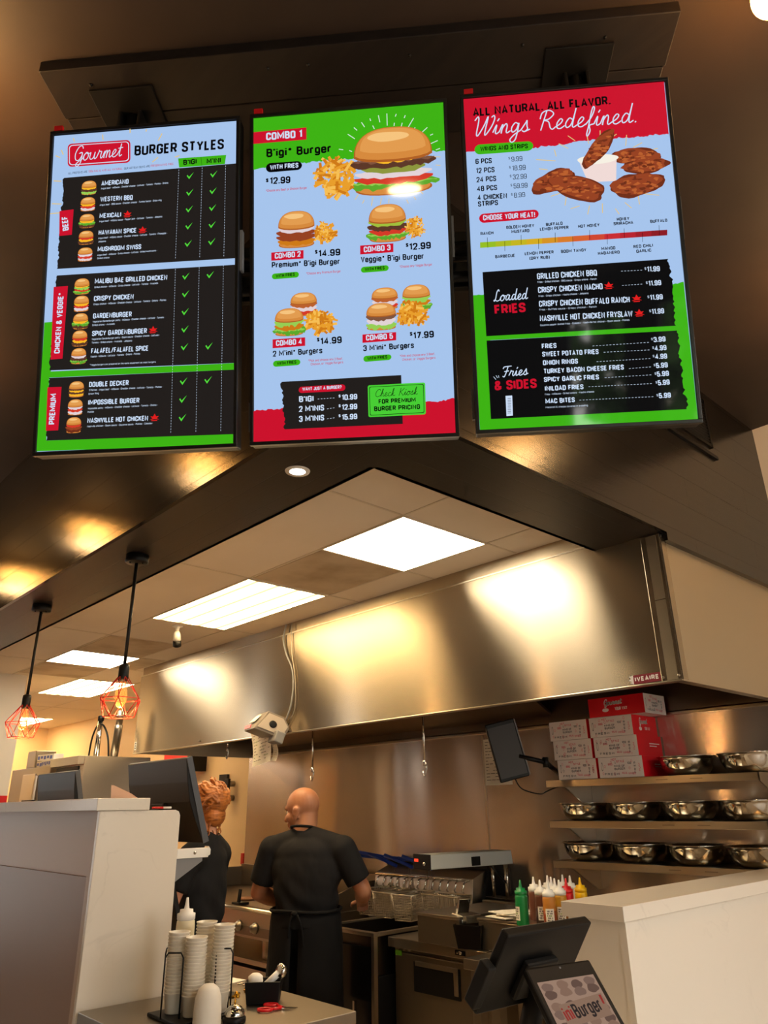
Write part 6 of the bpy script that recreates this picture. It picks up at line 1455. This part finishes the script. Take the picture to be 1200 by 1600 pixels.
# ---- order terminal and customer kiosk
def rotm(az, tilt, roll=0): return plate_matrix((0, 0, 0, az, tilt, roll))
q = rotm(R(175), R(35)); c = Vector((-1.43, 1.845, 1.16)); CT = .80
t = thing('order_terminal', 'black order terminal seen from behind in front of the white counter', 'terminal', c, q.to_euler())
m = MB(); m.prism([(-.17, -.118), (.17, -.118), (.17, .118), (-.17, .118)], 2, -.028, 0); m.build('shell', M_black, t, .005, world=False)
m = MB(); m.box(-.16, -.108, 0, .16, .108, .0012); m.build('screen', M_blackgl, t, world=False)
m = MB(); m.box(-.055, -.075, -.05, .07, .035, -.028); mt = m.build('mount_plate', M_blackm, t, .006, world=False)
m = MB()
for a in (-.02, .035): m.sphere((a, .0, -.051), .0045, 8, 6)
m.build('screws', M_chrome, mt, world=False)
m = MB(); m.box(.172, -.09, -.036, .202, .03, .002); m.build('card_reader', M_blackm, t, .004, world=False)
foot = Vector((-1.50, 1.88, CT)); back = c+q @ Vector((.0, -.03, -.05))
m = MB(); m.tube([back, (foot.x+.03, foot.y, 1.0), (foot.x, foot.y, CT)], [.028, .03, .034], 12); m.lathe([(.10, 0), (.10, .012), (.03, .02)], foot, 24); m.build('stand', M_black, t)
m = MB(); b0 = c+q @ Vector((-.02, -.10, -.03)); m.tube(catmull([b0, b0+Vector((.02, .01, -.06)), b0+Vector((.06, .03, -.08)), b0+Vector((.08, .06, -.03)), b0+Vector((.05, .05, -.01)), b0+Vector((.02, .02, -.12)), (foot.x+.03, foot.y, CT+.02)], 5), .004, 6); m.tube(catmull([b0, b0+Vector((-.02, .02, -.05)), b0+Vector((.03, .0, -.11)), b0+Vector((.07, .02, -.06))], 5), .004, 6); m.build('cable', M_black, t)
q = rotm(R(-14.3), R(40.5)); c = Vector((-1.241, 1.812, 1.054))
t = thing('order_kiosk', 'tilted black tablet kiosk with a dim burger picture on its screen', 'kiosk', c, q.to_euler())
m = MB(); m.box(-.110, -.143, -.02, .110, .143, 0); m.build('case', M_blackm, t, .006, world=False)
art = Art(.00025); W, H = 94, 125
SCRCOL.update(ktan=(150, 122, 104), kb1=(116, 92, 80), kb2=(128, 100, 84), kb3=(96, 74, 64), kdk=(58, 42, 38), kred=(140, 48, 44), kink=(48, 40, 38), kdim=(134, 106, 88))
art.poly('ktan', 0, [(-W, -H), (W, -H), (W, H-22), (-W, H-22)]); rnd = random.Random(9)
for i in range(4):
    for j in range(5):
        x, y = -W+24+i*47+rnd.uniform(-3, 3), H-46-j*46+rnd.uniform(-3, 3)
        if y < -H+18: continue
        art.fan(('kb1', 'kb2', 'kb3')[(i+j) % 3], 1, blob(x, y+9, 36, 22, rnd, .04)); art.fan(('kb3', 'kb1', 'kb2')[(i*2+j) % 3], 1.2, blob(x, y-9, 38, 22, rnd, .06))
for x, y in ((60, 22), (25, -75), (-10, -95), (70, -60)): art.fan('kdk', 1.5, blob(x, y, 50, 26, rnd, .15))
art.poly('kdim', 1.7, [(-64, -8), (86, 2), (86, 56), (-64, 44)])
txt_into(art.add('kred', 2), 'ini', (-58, 4), (-30, 7), 34, 1); txt_into(art.add('kink', 2), 'Burger', (-26, 7), (68, 15), 34, 1); art.poly('kred', 2, [(74, 30), (80, 30), (82, 52), (74, 52)])
art.mb.v = [(v[0], v[1], v[2]+.0006) for v in art.mb.v]
art.mb.build('screen', [scr_mat(k) for k in art.slots], t, world=False, recalc=False)
m = MB(); m.sphere((0, .131, .0005), (.003, .003, .001), 8, 6); m.build('lens', M_grey, t, world=False)
foot = Vector((-1.27, 1.83, CT)); back = c+q @ Vector((0, -.02, -.02))
m = MB(); m.tube([back, (foot.x, foot.y, .95), (foot.x, foot.y, CT)], [.02, .024, .026], 12); m.lathe([(.08, 0), (.08, .012), (.02, .018)], foot, 24); m.build('stand', M_blackm, t)

# ---- things on the service table
TZ = .9005
squeeze_bottle(-2.80, 1.555, TZ, mat('cream_sauce', (232, 220, 186), .4), M_white, 'pale squeeze bottle standing behind the cup stacks', r=.034, h=.30, yaw=0)
t = thing('cup_rack', 'black wire rack holding stacks of clear cups on the service table', 'rack', (-2.60, 1.50, TZ))
m = MB(); m.box(-2.72, 1.39, TZ, -2.50, 1.61, TZ+.012); m.build('base', M_black, t, .003)
m = MB()
def loop(x, y, dx, dy, h):
    m = MB(); m.tube([(x-dx, y-dy, TZ+.01), (x-dx, y-dy, TZ+h-.015), (x-dx*.7, y-dy*.7, TZ+h), (x+dx*.7, y+dy*.7, TZ+h), (x+dx, y+dy, TZ+h-.015), (x+dx, y+dy, TZ+.01)], .0028, 6); m.build('wire_loop', M_black, t)
loop(-2.588, 1.405, -.022, -.022, .20); loop(-2.505, 1.55, -.02, -.02, .205); loop(-2.70, 1.44, .02, -.02, .2); loop(-2.6, 1.6, .02, .02, .2)

def cup_stack(x, y, n, label, r=.036, lean=0.0):
    step = .0105; first = None; grp = 'cups of the '+label
    for k in range(n):
        if first is None:
            m = MB(); m.lathe([(0, .001), (r*.74, 0), (r*.78, .003), (r*.97, .058), (r*1.04, .060), (r*1.04, .063), (r*.95, .063), (r*.75, .006), (0, .005)], (0, 0, 0), 22)
            first = m.build('deli_cup', M_clearcup); o = first
        else: o = first.copy(); COL.objects.link(o)
        o.location = (x+lean*k*step, y, TZ+.013+k*step); o.rotation_euler = (0, 0, 0)
        tag(o, 'clear plastic cup nested in the '+label, 'cup', grp)
cup_stack(-2.645, 1.448, 18, 'left front stack on the wire rack')
cup_stack(-2.562, 1.470, 17, 'middle front stack on the wire rack')
cup_stack(-2.645, 1.555, 20, 'back stack below the pale bottle')
cup_stack(-2.545, 1.560, 20, 'right stack on the wire rack', lean=.06)
def foam(x, y, z, first=None):
    m = MB(); m.lathe([(.045, 0), (.0455, .004), (.044, .05), (.041, .085), (.033, .108), (.018, .120), (0, .123)], (0, 0, 0), 30); return m.build('foam_bowl', mat('white_foam', (232, 224, 210), .55))
o = foam(0, 0, 0); o.location = (-2.448, 1.462, TZ); solo(o, 'white rounded foam cup upside down beside the bell', 'cup')
t = thing('service_bell', 'chrome service bell with a gold figure on top', 'bell', (-2.44, 1.560, TZ))
m = MB(); m.lathe([(.036, 0), (.038, .004), (.038, .014), (.03, .018)], (-2.44, 1.56, TZ), 28); m.build('base', M_black, t)
m = MB(); m.lathe([(.034, .018), (.0335, .024), (.03, .034), (.02, .045), (.008, .050), (0, .051)], (-2.44, 1.56, TZ), 28); m.build('dome', M_chrome, t)
m = MB(); m.cyl((-2.44, 1.56, TZ+.05), (-2.44, 1.56, TZ+.066), .003, n=8); b = (-2.44, 1.56, TZ+.07)
m.tube([(b[0]-.010, b[1]-.006, b[2]), (b[0], b[1], b[2]+.004), (b[0]+.012, b[1]+.006, b[2]+.002)], .005, 8); m.sphere((b[0]+.004, b[1], b[2]+.012), .006, 10, 8); m.tube([(b[0]+.006, b[1], b[2]+.006), (b[0]+.016, b[1]+.004, b[2]+.012)], .003, 6); m.build('gold_figure', M_gold, t)
cb = Vector((-2.59, 1.775, TZ)); t = thing('black_bin', 'small open black plastic bin on the service table', 'bin', cb); open_tub(t, cb, .088, .13, .072, .86, M_black, R(-42))
m = MB(); m.lathe([(.022, 0), (.028, .02), (.026, .035), (.014, .044), (0, .046)], (-2.625, 1.76, TZ+.045), 20); solo(m.build('portion_cup', M_paper), 'cream paper cup lying inside the black bin', 'cup')
t = thing('tape_dispenser', 'clear and chrome tape dispenser leaning in the black bin', 'tape', (-2.545, 1.835, TZ+.07))
m = MB(); m.tube([(-2.60, 1.78, TZ+.045), (-2.56, 1.815, TZ+.09)], .012, 10); m.build('handle', M_white, t)
m = MB(); m.lathe([(.010, -.010), (.021, -.010), (.021, .010), (.010, .010)], (-2.553, 1.823, TZ+.098), 18, M=Matrix.Rotation(R(70), 3, 'X')); m.build('wheel', M_chrome, t)
sc = Vector((-2.462, 1.765, TZ)); t = thing('scissors', 'small scissors with red handles on the service table', 'scissors', sc, (0, 0, R(38)))
for s in (-1, 1):
    m = MB(); m.tube([(-.05+.024*math.cos(a), s*.034+.017*math.sin(a), .006) for a in [k*.4488 for k in range(14)]], .0045, 8, closed=True); m.tube([(-.028, s*.028, .006), (.0, s*.004, .006)], .005, 6); m.build('handle', M_redpl, t, world=False)
    m = MB(); m.prism([(-.01, s*.008), (.012, -s*.002), (.055, -s*.012), (.014, -s*.010)], 2, .003+.003*(s > 0), .006+.003*(s > 0)); m.build('blade', M_chrome, t, world=False)
for i, (x, y, a, s) in enumerate(((-2.87, 1.87, 20, 'bent metal wire clip nearer the paper on the service table'), (-2.79, 1.825, -30, 'short brass wire clip beside the black bin'))):
    m = MB(); m.tube(catmull([(-.03, 0, .004), (-.01, .012, .006), (.0, -.004, .004), (.02, .004, .005), (.035, -.002, .004)], 4), .003, 6); o = m.build('wire_clip', M_gold if i else M_chrome); o.location = (x, y, TZ); o.rotation_euler = (0, 0, R(a)); solo(o, s, 'clip')
for k, (x, y, a, s) in enumerate(((-3.05, 1.84, 12, 'white sheet of paper lying on the service table'),)):
    m = MB(); m.obox((0, 0, .001), (.22, .15, .0012)); o = m.build('paper_sheet', M_paper); o.location = (x, y, TZ); o.rotation_euler = (0, 0, R(a)); solo(o, s, 'paper')
t = thing('phone', 'black phone with a pink grip lying near the paper sheet', 'phone', (-2.80, 1.72, TZ), (0, 0, R(30)))
m = MB(); m.box(-.07, -.035, 0, .07, .035, .009); m.build('body', M_black, t, .004, world=False)
m = MB(); m.lathe([(.016, .009), (.017, .018), (.012, .024), (0, .025)], (-.03, 0, 0), 14); m.build('pink_grip', mat('pink_plastic', (226, 190, 190), .4), t, world=False)
t = thing('napkin_tray', 'steel tray with a white napkin stack at the far edge of the service table', 'tray', (-3.25, 1.83, TZ))
m = MB(); m.box(-3.37, 1.74, TZ, -3.16, 1.93, TZ+.045); m.build('tray', M_steel, t, .004)
m = MB(); m.box(-3.36, 1.75, TZ+.0455, -3.17, 1.92, TZ+.062); solo(m.build('napkin_stack', M_paper), 'stack of white napkins in the steel tray', 'napkins')

# ------------------------------------------------------------------ back left of the kitchen
t = thing('oven_cabinet', 'tall stainless oven with controls left of the big black monitor', 'oven', (-7.15, 2.96, 0))
m = MB(); m.box(-7.46, 2.66, .05, -6.8, 3.28, 2.01); m.build('body', M_steel, t, .006)
m = MB(); m.box(-7.43, 2.652, 1.86, -6.9, 2.66, 1.93); m.build('control_strip', M_black, t)
m = MB(); m.box(-7.46, 2.60, 1.935, -6.8, 2.66, 2.01); m.build('visor', M_steel, t, .004)
m = MB(); m.box(-7.46, 2.645, 1.79, -6.86, 2.66, 1.85); m.build('trim_band', M_white, t, .003)
m = MB(); m.box(-7.40, 2.64, 1.0, -6.95, 2.66, 1.76); m.build('door', M_steeld, t, .006)
m = MB(); m.box(-7.02, 2.635, 1.69, -6.90, 2.66, 1.78); m.sphere((-6.95, 2.63, 1.73), .01, 8, 6); m.build('control_box', M_steeld, t, .003)
m = MB(); m.box(-6.86, 2.648, .9, -6.81, 2.66, 1.78); m.build('side_trim', M_white, t)
m = MB(); m.box(-7.0, 2.632, 1.60, -6.93, 2.64, 1.66); m.build('rating_label', mat('blue_label', (150, 170, 200), .5), t)
t = thing('upright_fridge', 'dull steel upright refrigerator beside the white pier', 'refrigerator', (-8.0, 2.9, 0))
m = MB(); m.box(-8.6, 2.62, .05, -7.50, 3.35, 1.96); m.build('body', M_steeld, t, .008)
m = MB(); m.box(-8.2, 2.605, .1, -7.85, 2.62, 1.90); m.build('door', M_steel, t, .006)
m = MB(); m.box(-8.02, 2.57, 1.55, -7.72, 2.60, 1.66); m.sphere((-7.95, 2.565, 1.61), .02, 10, 8); m.build('lock_plate', M_black, t, .004)
m = MB(); m.box(-7.82, 2.598, .9, -7.79, 2.612, 1.88); m.build('bright_edge', M_white, t)
M_film = mat('blue_carton', (70, 90, 180), .5)
for i, (x, y, z, a, s) in enumerate(((-7.98, 2.74, 1.961, 5, 'long blue and white film carton lying left on the steel refrigerator'), (-7.72, 2.70, 1.961, -4, 'long blue and white film carton lying right on the steel refrigerator'), (-7.86, 2.73, 2.022, 8, 'blue and white film carton on top of the other two'))):
    t = thing('film_carton', s, 'box', (x, y, z), (0, 0, R(a)))
    m = MB(); m.box(-.16, -.05, 0, .16, .05, .058, 0); m.build('carton', M_white, t, .002, world=False)
    m = MB()
    for k in range(5): m.box(-.15+k*.06, -.0515, .012+.008*(k % 2), -.11+k*.06, -.0505, .044)
    m.build('blue_print', M_film, t, world=False)
m = MB(); m.box(-8.32, 2.66, 1.962, -8.08, 2.86, 2.13); solo(m.build('steel_crate', M_steeld, None, .01), 'dark steel crate on the refrigerator against the white pier', 'crate')
t = thing('hose_stand', 'steel post with two black looping hoses above the oven', 'hose stand', (-7.28, 2.95, 2.01))
for a, b, r_ in ((-7.30, -7.28, .02), (-7.24, -7.26, .016)): m = MB(); m.cyl((a, 2.95, 2.01), (b, 2.95, 2.36), r_); m.build('post', M_chrome, t)
m = MB(); m.lathe([(.02, 0), (.03, .01), (.03, .05), (.02, .055)], (-7.27, 2.95, 2.36), 12); m.build('valve', M_black, t)
m = MB()
for s in (-1, 1): m.tube(catmull([(-7.27, 2.95, 2.33), (-7.27+.09*s, 2.95, 2.31), (-7.27+.19*s, 2.96, 2.2), (-7.27+.24*s, 2.97, 2.012)], 6), .009, 8)
m.build('hose', M_black, t)
m = MB(); m.tube([(-6.87, 2.95, 2.01), (-6.84, 2.95, 2.25), (-6.84, 2.95, 2.29)], .036, 14); m.tube([(-6.84, 2.95, 2.29), (-6.82, 2.95, 2.42)], .03, 14); solo(m.build('exhaust_pipe', M_steeld), 'dark steel pipe rising from the oven behind the right pendant lamp', 'pipe')
t = thing('wall_box', 'red box with a black end mounted on the cream wall under the hood', 'box', (-8.1, 4.3, 2.02))
m = MB(); m.box(-8.45, 4.24, 1.98, -7.85, YW, 2.16); m.build('body', M_red_paint, t, .006)
m = MB(); m.box(-7.85, 4.22, 1.95, -7.76, YW, 2.18); m.build('end_cap', M_black, t, .004)
t = thing('wall_bracket', 'black bracket fixed to the cream wall behind the red haired worker', 'bracket', (-7.14, YW, 1.73))
m = MB(); m.box(-7.20, 4.33, 1.60, -7.13, 4.36, 1.85); m.build('plate', M_black, t, .006)
for z in (1.80, 1.66): m = MB(); m.tube([(-7.16, 4.35, z), (-7.16, YW, z)], .03, 10); m.build('post', M_steeld, t)
m = MB(); m.box(-7.42, YW-.03, 1.70, -7.26, YW, 1.90); solo(m.build('wall_panel_box', M_black), 'black square box on the cream wall behind the red hair', 'box')
m = MB(); m.box(-6.92, YW-.02, 1.04, -6.88, YW, 1.14); solo(m.build('wall_switch', M_redpl), 'small red switch low on the cream wall beside the backsplash', 'switch')
m = MB(); m.box(-8.13, YW-.03, 2.3, -8.03, YW, 2.42); solo(m.build('thermostat', M_white), 'small white thermostat on the cream wall behind the hoses', 'thermostat')
# ------------------------------------------------------------------ people
def rcone(m, p0, p1, r0, r1, flat=False, n=20):
    p0, p1 = Vector(p0), Vector(p1)
    m.tube([p0, p0.lerp(p1, .5), p1], [r0, (r0+r1)/2, r1], n)
    if not flat: m.sphere(p0, r0, n, 12); m.sphere(p1, r1, n, 12)
def fuse(m, name, material, parent, voxel=.007, smooth=4, fac=.5, post=None):
    """one continuous surface out of overlapping volumes"""
    o = m.build(name+'_src', material)
    r = o.modifiers.new('r', 'REMESH'); r.mode = 'VOXEL'; r.voxel_size = voxel; r.use_smooth_shade = True
    s = o.modifiers.new('s', 'SMOOTH'); s.factor = fac; s.iterations = smooth
    dg = bpy.context.evaluated_depsgraph_get(); dg.update()
    me = bpy.data.meshes.new_from_object(o.evaluated_get(dg)); me.name = name
    old = o.data; bpy.data.objects.remove(o); bpy.data.meshes.remove(old)
    me.materials.clear(); me.materials.append(material)
    if post:
        for v in me.vertices: v.co = post(v.co)
    for p in me.polygons: p.use_smooth = True
    ob = bpy.data.objects.new(name, me); COL.objects.link(ob); ob.parent = parent
    return ob
def hand(m, wrist, d, up, s=1.0, curl=.5, side=1):
    """palm, four bent fingers of unequal length and a thumb; d = pointing direction, up = back of the hand"""
    d = Vector(d).normalized(); up = Vector(up); up = (up-d*up.dot(d)).normalized(); sd = d.cross(up)*side
    w = Vector(wrist); q = Matrix((sd, d, up)).transposed()
    m.sphere(w+d*.045*s, (.038*s, .05*s, .016*s), 16, 10, M=q)
    for k, (o, l) in enumerate(((-.028, .062), (-.010, .072), (.009, .068), (.027, .054))):
        b = w+d*.085*s+sd*o*s; p1 = b+(d*math.cos(curl*.5)-up*math.sin(curl*.5))*l*.5*s; p2 = p1+(d*math.cos(curl*1.6)-up*math.sin(curl*1.6))*l*.5*s
        rcone(m, b-d*.02*s, p1, .0095*s, .009*s, n=10); rcone(m, p1, p2, .009*s, .0075*s, n=10)
    b = w+d*.03*s-sd*.034*s; p1 = b+(d*.6-sd*.75-up*.2).normalized()*.035*s; p2 = p1+(d*.9-sd*.2-up*.35).normalized()*.03*s
    rcone(m, b, p1, .013*s, .011*s, n=10); rcone(m, p1, p2, .011*s, .009*s, n=10)
def head(m, c, q, s=1.0):
    P = lambda x, y, z: Vector(c)+q @ (Vector((x, y, z))*s); E = lambda p, r: m.sphere(P(*p), tuple(v*s for v in r), 24, 16, M=q)
    E((0, -.008, .018), (.078, .098, .088)); E((0, .034, -.042), (.063, .060, .080)); E((0, .042, -.082), (.052, .048, .036)); E((0, .078, -.102), (.022, .018, .017))
    for sx in (-1, 1):
        E((sx*.036, .058, -.040), (.030, .028, .030)); E((sx*.080, -.004, -.028), (.010, .021, .034)); E((sx*.085, -.010, -.012), (.008, .019, .016)); E((sx*.081, .004, -.056), (.008, .010, .011))
    rcone(m, P(0, .090, -.002), P(0, .113, -.044), .009*s, .015*s, n=12); rcone(m, P(-.036, .083, .012), P(.036, .083, .012), .012*s, .012*s, n=12)
    rcone(m, P(-.018, .093, -.070), P(.018, .093, -.070), .0075*s, .0075*s, n=10); rcone(m, P(-.015, .091, -.082), P(.015, .091, -.082), .008*s, .008*s, n=10)
def eyes(t, c, q, s, name='eye'):
    for sx in (-1, 1):
        m = MB(); m.sphere(Vector(c)+q @ (Vector((sx*.032, .075, -.012))*s), .011*s, 12, 8, 0); m.sphere(Vector(c)+q @ (Vector((sx*.032, .0835, -.013))*s), .005*s, 10, 6, 1)
        m.build(name, [mat('eye_white', (235, 228, 220), .2), mat('eye_dark', (40, 26, 18), .2)], t, world=False)
def person(label, loc, az, skin, girth, arms, headyaw, headpitch, hz, sc=1.0, female=False, apron=True, headx=0.0):
    t = thing('person', label, 'person', loc, (0, 0, R(az-90))); g = girth
    sh = .188*g+.02; SZh = 1.345
    torso = [((0, 0, .94), (.172*g, .125*g, .13)), ((0, .008, 1.06), (.165*g, .122*g, .16)), ((0, 0, 1.21), (.188*g, .122*g, .18)), ((0, -.012, 1.29), (.175*g, .10*g, .11))]
    hq = Euler((R(-headpitch), 0, R(headyaw))).to_matrix(); hc = Vector((headx, .03, hz))
    neck0, neck1 = Vector((0, -.012, SZh-.01)), hc+hq @ Vector((0, -.025, -.05))
    # body: head, neck, arms, hidden trunk
    b = MB()
    for c, r_ in torso: b.sphere(c, tuple(v*.93 for v in r_), 24, 16)
    HS = .97 if female else 1.10
    neck0.x = headx*.4; rcone(b, neck0, neck1, .068*(g if not female else .85), .062*(g if not female else .8)); head(b, hc, hq, HS)
    rcone(b, (-sh+.03, 0, SZh-.015), (sh-.03, 0, SZh-.015), .062, .062)
    for sx, el, wr, d in arms:
        S = Vector((sx*sh, -.005, SZh-.025)); rcone(b, S, el, .053*g, .043*g); rcone(b, el, Vector(el).lerp(Vector(wr), .35), .043*g, .045*g); rcone(b, Vector(el).lerp(Vector(wr), .35), wr, .045*g, .029*g)
        hand(b, wr, d, (0, 0, 1), 1.0, .7, sx)
    fuse(b, 'body', skin, t, .0062, 3)
    eyes(t, hc, hq, HS)
    # shirt
    s = MB()
    for c, r_ in torso: s.sphere(c, tuple(v+.012 for v in r_), 24, 16)
    rcone(s, (-sh+.02, -.004, SZh-.02), (sh-.02, -.004, SZh-.02), .074, .074); rcone(s, (0, -.012, SZh), (0, -.010, SZh+.075), .088*(.9 if female else 1), .074*(.85 if female else 1), True)
    for sx in (-1, 1): rcone(s, (sx*.03, -.014, SZh+.045), (sx*(sh-.02), -.006, SZh-.01), .062, .066)
    s.sphere((0, -.02, 1.15), (.178*g, .118*g, .26), 24, 18)
    for sx, el, wr, d in arms:
        S = Vector((sx*sh, -.005, SZh-.025)); e = S.lerp(Vector(el), .78 if not female else .62); s.sphere(S, .073*g, 20, 14); s.tube([S, S.lerp(e, .6), e], [.073*g, .070*g, .068*g], 20)
    def folds(c):
        w_ = min(max((1.26-c.z)/.25, 0), 1)*(1 if abs(c.x) < .21*g else 0); r_ = math.hypot(c.x, c.y)+1e-6
        k = w_*(.0065*math.sin(46*(c.z+.45*c.x)+2.5*math.sin(11*c.x+1))+.004*math.sin(31*(c.z-.7*c.x)+4*c.x*c.x*20))
        return Vector((c.x+c.x/r_*k, c.y+c.y/r_*k, c.z))
    fuse(s, 'shirt', M_tee, t, .009, 10, post=folds)
    # trousers and shoes
    p = MB(); p.sphere((0, 0, .90), (.172*g, .128*g, .12), 24, 16)
    for sx in (-1, 1): rcone(p, (sx*.085*g, 0, .86), (sx*.098, .01, .48), .098*g, .066*g); rcone(p, (sx*.098, .01, .48), (sx*.10, -.01, .09), .066*g, .052, True)
    p.tube([(0, 0, .92), (0, 0, .99)], [.165*g, .155*g], 24)
    fuse(p, 'trousers', M_jeans if female else M_apron, t, .010, 5)
    for sx in (-1, 1):
        f = MB(); f.sphere((sx*.105, .05, .045), (.046, .125, .044), 18, 12); f.sphere((sx*.103, -.03, .07), (.042, .055, .06), 16, 10); fuse(f, 'shoe', M_black, t, .009, 3)
    if apron:
        a = MB(); prof = [(.186*g, 1.00), (.192*g, .94), (.197*g, .85), (.202*g, .70), (.208*g, .50)]
        n = 40; vs = []
        for r_, z in prof:
            for k in range(n+1):
                an = R(-84+348*k/n); rr = r_+.004*math.sin(an*9+z*14)*(1.0 if z < .9 else .3); vs.append((rr*math.cos(an), rr*.80*math.sin(an), z))
        fs = [(i*(n+1)+k, i*(n+1)+k+1, (i+1)*(n+1)+k+1, (i+1)*(n+1)+k) for i in range(len(prof)-1) for k in range(n)]
        a.raw(vs, fs, 0, True); o = a.build('apron', M_apron, t, world=False); so = o.modifiers.new('thick', 'SOLIDIFY'); so.thickness = .004
        a = MB(); ring = [(.190*g*math.cos(k*.314), .158*g*math.sin(k*.314), 1.005+.004*math.sin(k)) for k in range(20)]; a.tube(ring, .009, 8, closed=True)
        a.tube(catmull([(0, -.158*g, 1.0), (.03, -.175*g, .98), (.05, -.172*g, .92), (.06, -.17*g, .84)]), .006, 6); a.tube(catmull([(0, -.158*g, 1.0), (-.02, -.175*g, .97), (-.03, -.172*g, .88)]), .006, 6); a.sphere((0, -.166*g, 1.0), (.02, .012, .014), 12, 8); a.build('apron_tie', M_apron, o, world=False)
        a = MB(); a.tube([(headx*.55+.072*math.cos(k*.4488), -.008+.072*math.sin(k*.4488), SZh+.095-.012*math.sin(k*.4488)) for k in range(14)], .008, 8, closed=True); a.build('neck_strap', M_apron, o, world=False)
    return t, hc, hq
person('bald person in a black tee and apron cooking at the griddle, seen from behind', (-3.863, 2.92, 0), 122, M_skin1, 1.10,
    [(-1, (-.315, .02, 1.085), (-.22, .25, 1.0), (.35, 1, -.25)), (1, (.335, .05, 1.10), (.26, .26, 1.02), (-.25, 1, -.2))], 78, 10, 1.552, headx=-.05)
t, hc, hq = person('person with pinned up auburn hair in a dark shirt, partly hidden by the big monitor', (-3.763, 2.17, 0), 214, M_skin2, .82,
    [(-1, (-.235, .06, 1.09), (-.17, .27, 1.03), (.3, 1, 0)), (1, (.235, .06, 1.08), (.18, .27, 1.02), (-.3, 1, 0))], -8, 6, 1.56, female=True, apron=False)
h = MB(); P = lambda x, y, z: hc+hq @ Vector((x, y, z))
h.sphere(P(0, -.024, .034), (.092, .100, .096), 24, 16, M=hq); h.sphere(P(0, -.090, .028), (.070, .060, .076), 20, 14, M=hq); h.sphere(P(0, -.076, -.045), (.066, .052, .060), 20, 14, M=hq); h.sphere(P(0, .055, .075), (.05, .035, .025), 16, 10, M=hq)
rnd = random.Random(21)
for k in range(150):
    a = rnd.uniform(-1.7, 1.7); b = rnd.uniform(-.5, 1.25); r0 = .100+rnd.uniform(-.004, .012); pts = []; f = rnd.uniform(5, 9); am = rnd.uniform(.004, .011)
    for j in range(6):
        u = j/5; ang = a*(1-u*.6)+rnd.uniform(-.06, .06); el = b*(1-u)+(.05+.25*math.sin(k))*u; wv = am*math.sin(u*f+k)
        pts.append(P(r0*math.sin(ang)*math.cos(el)+wv, -.03-(r0*.85)*math.cos(ang)*math.cos(el)*.9-.035*u, .034+r0*.98*math.sin(el)+wv*1.3))
    h.tube(catmull(pts, 3), [.0062*(1-.35*i/15) for i in range(16)], 6)
for k in range(10):
    x = rnd.uniform(-.045, .045); p0 = P(x, -.07, -.07); h.tube(catmull([p0, p0+Vector((0, 0, -.03))+Vector((rnd.uniform(-.02, .02), rnd.uniform(-.02, .02), 0)), p0+Vector((rnd.uniform(-.03, .03), rnd.uniform(-.02, .02), -.06)), p0+Vector((rnd.uniform(-.03, .03), rnd.uniform(-.02, .02), -.085))], 4), [.007-.0004*i for i in range(13)], 6)
fuse(h, 'hair', M_hair, t, .0036, 1, .3)
m = MB(); m.sphere(P(.088, .0, -.062), .006, 10, 8); m.sphere(P(-.088, .0, -.062), .006, 10, 8); m.build('earrings', M_gold, t, world=False)
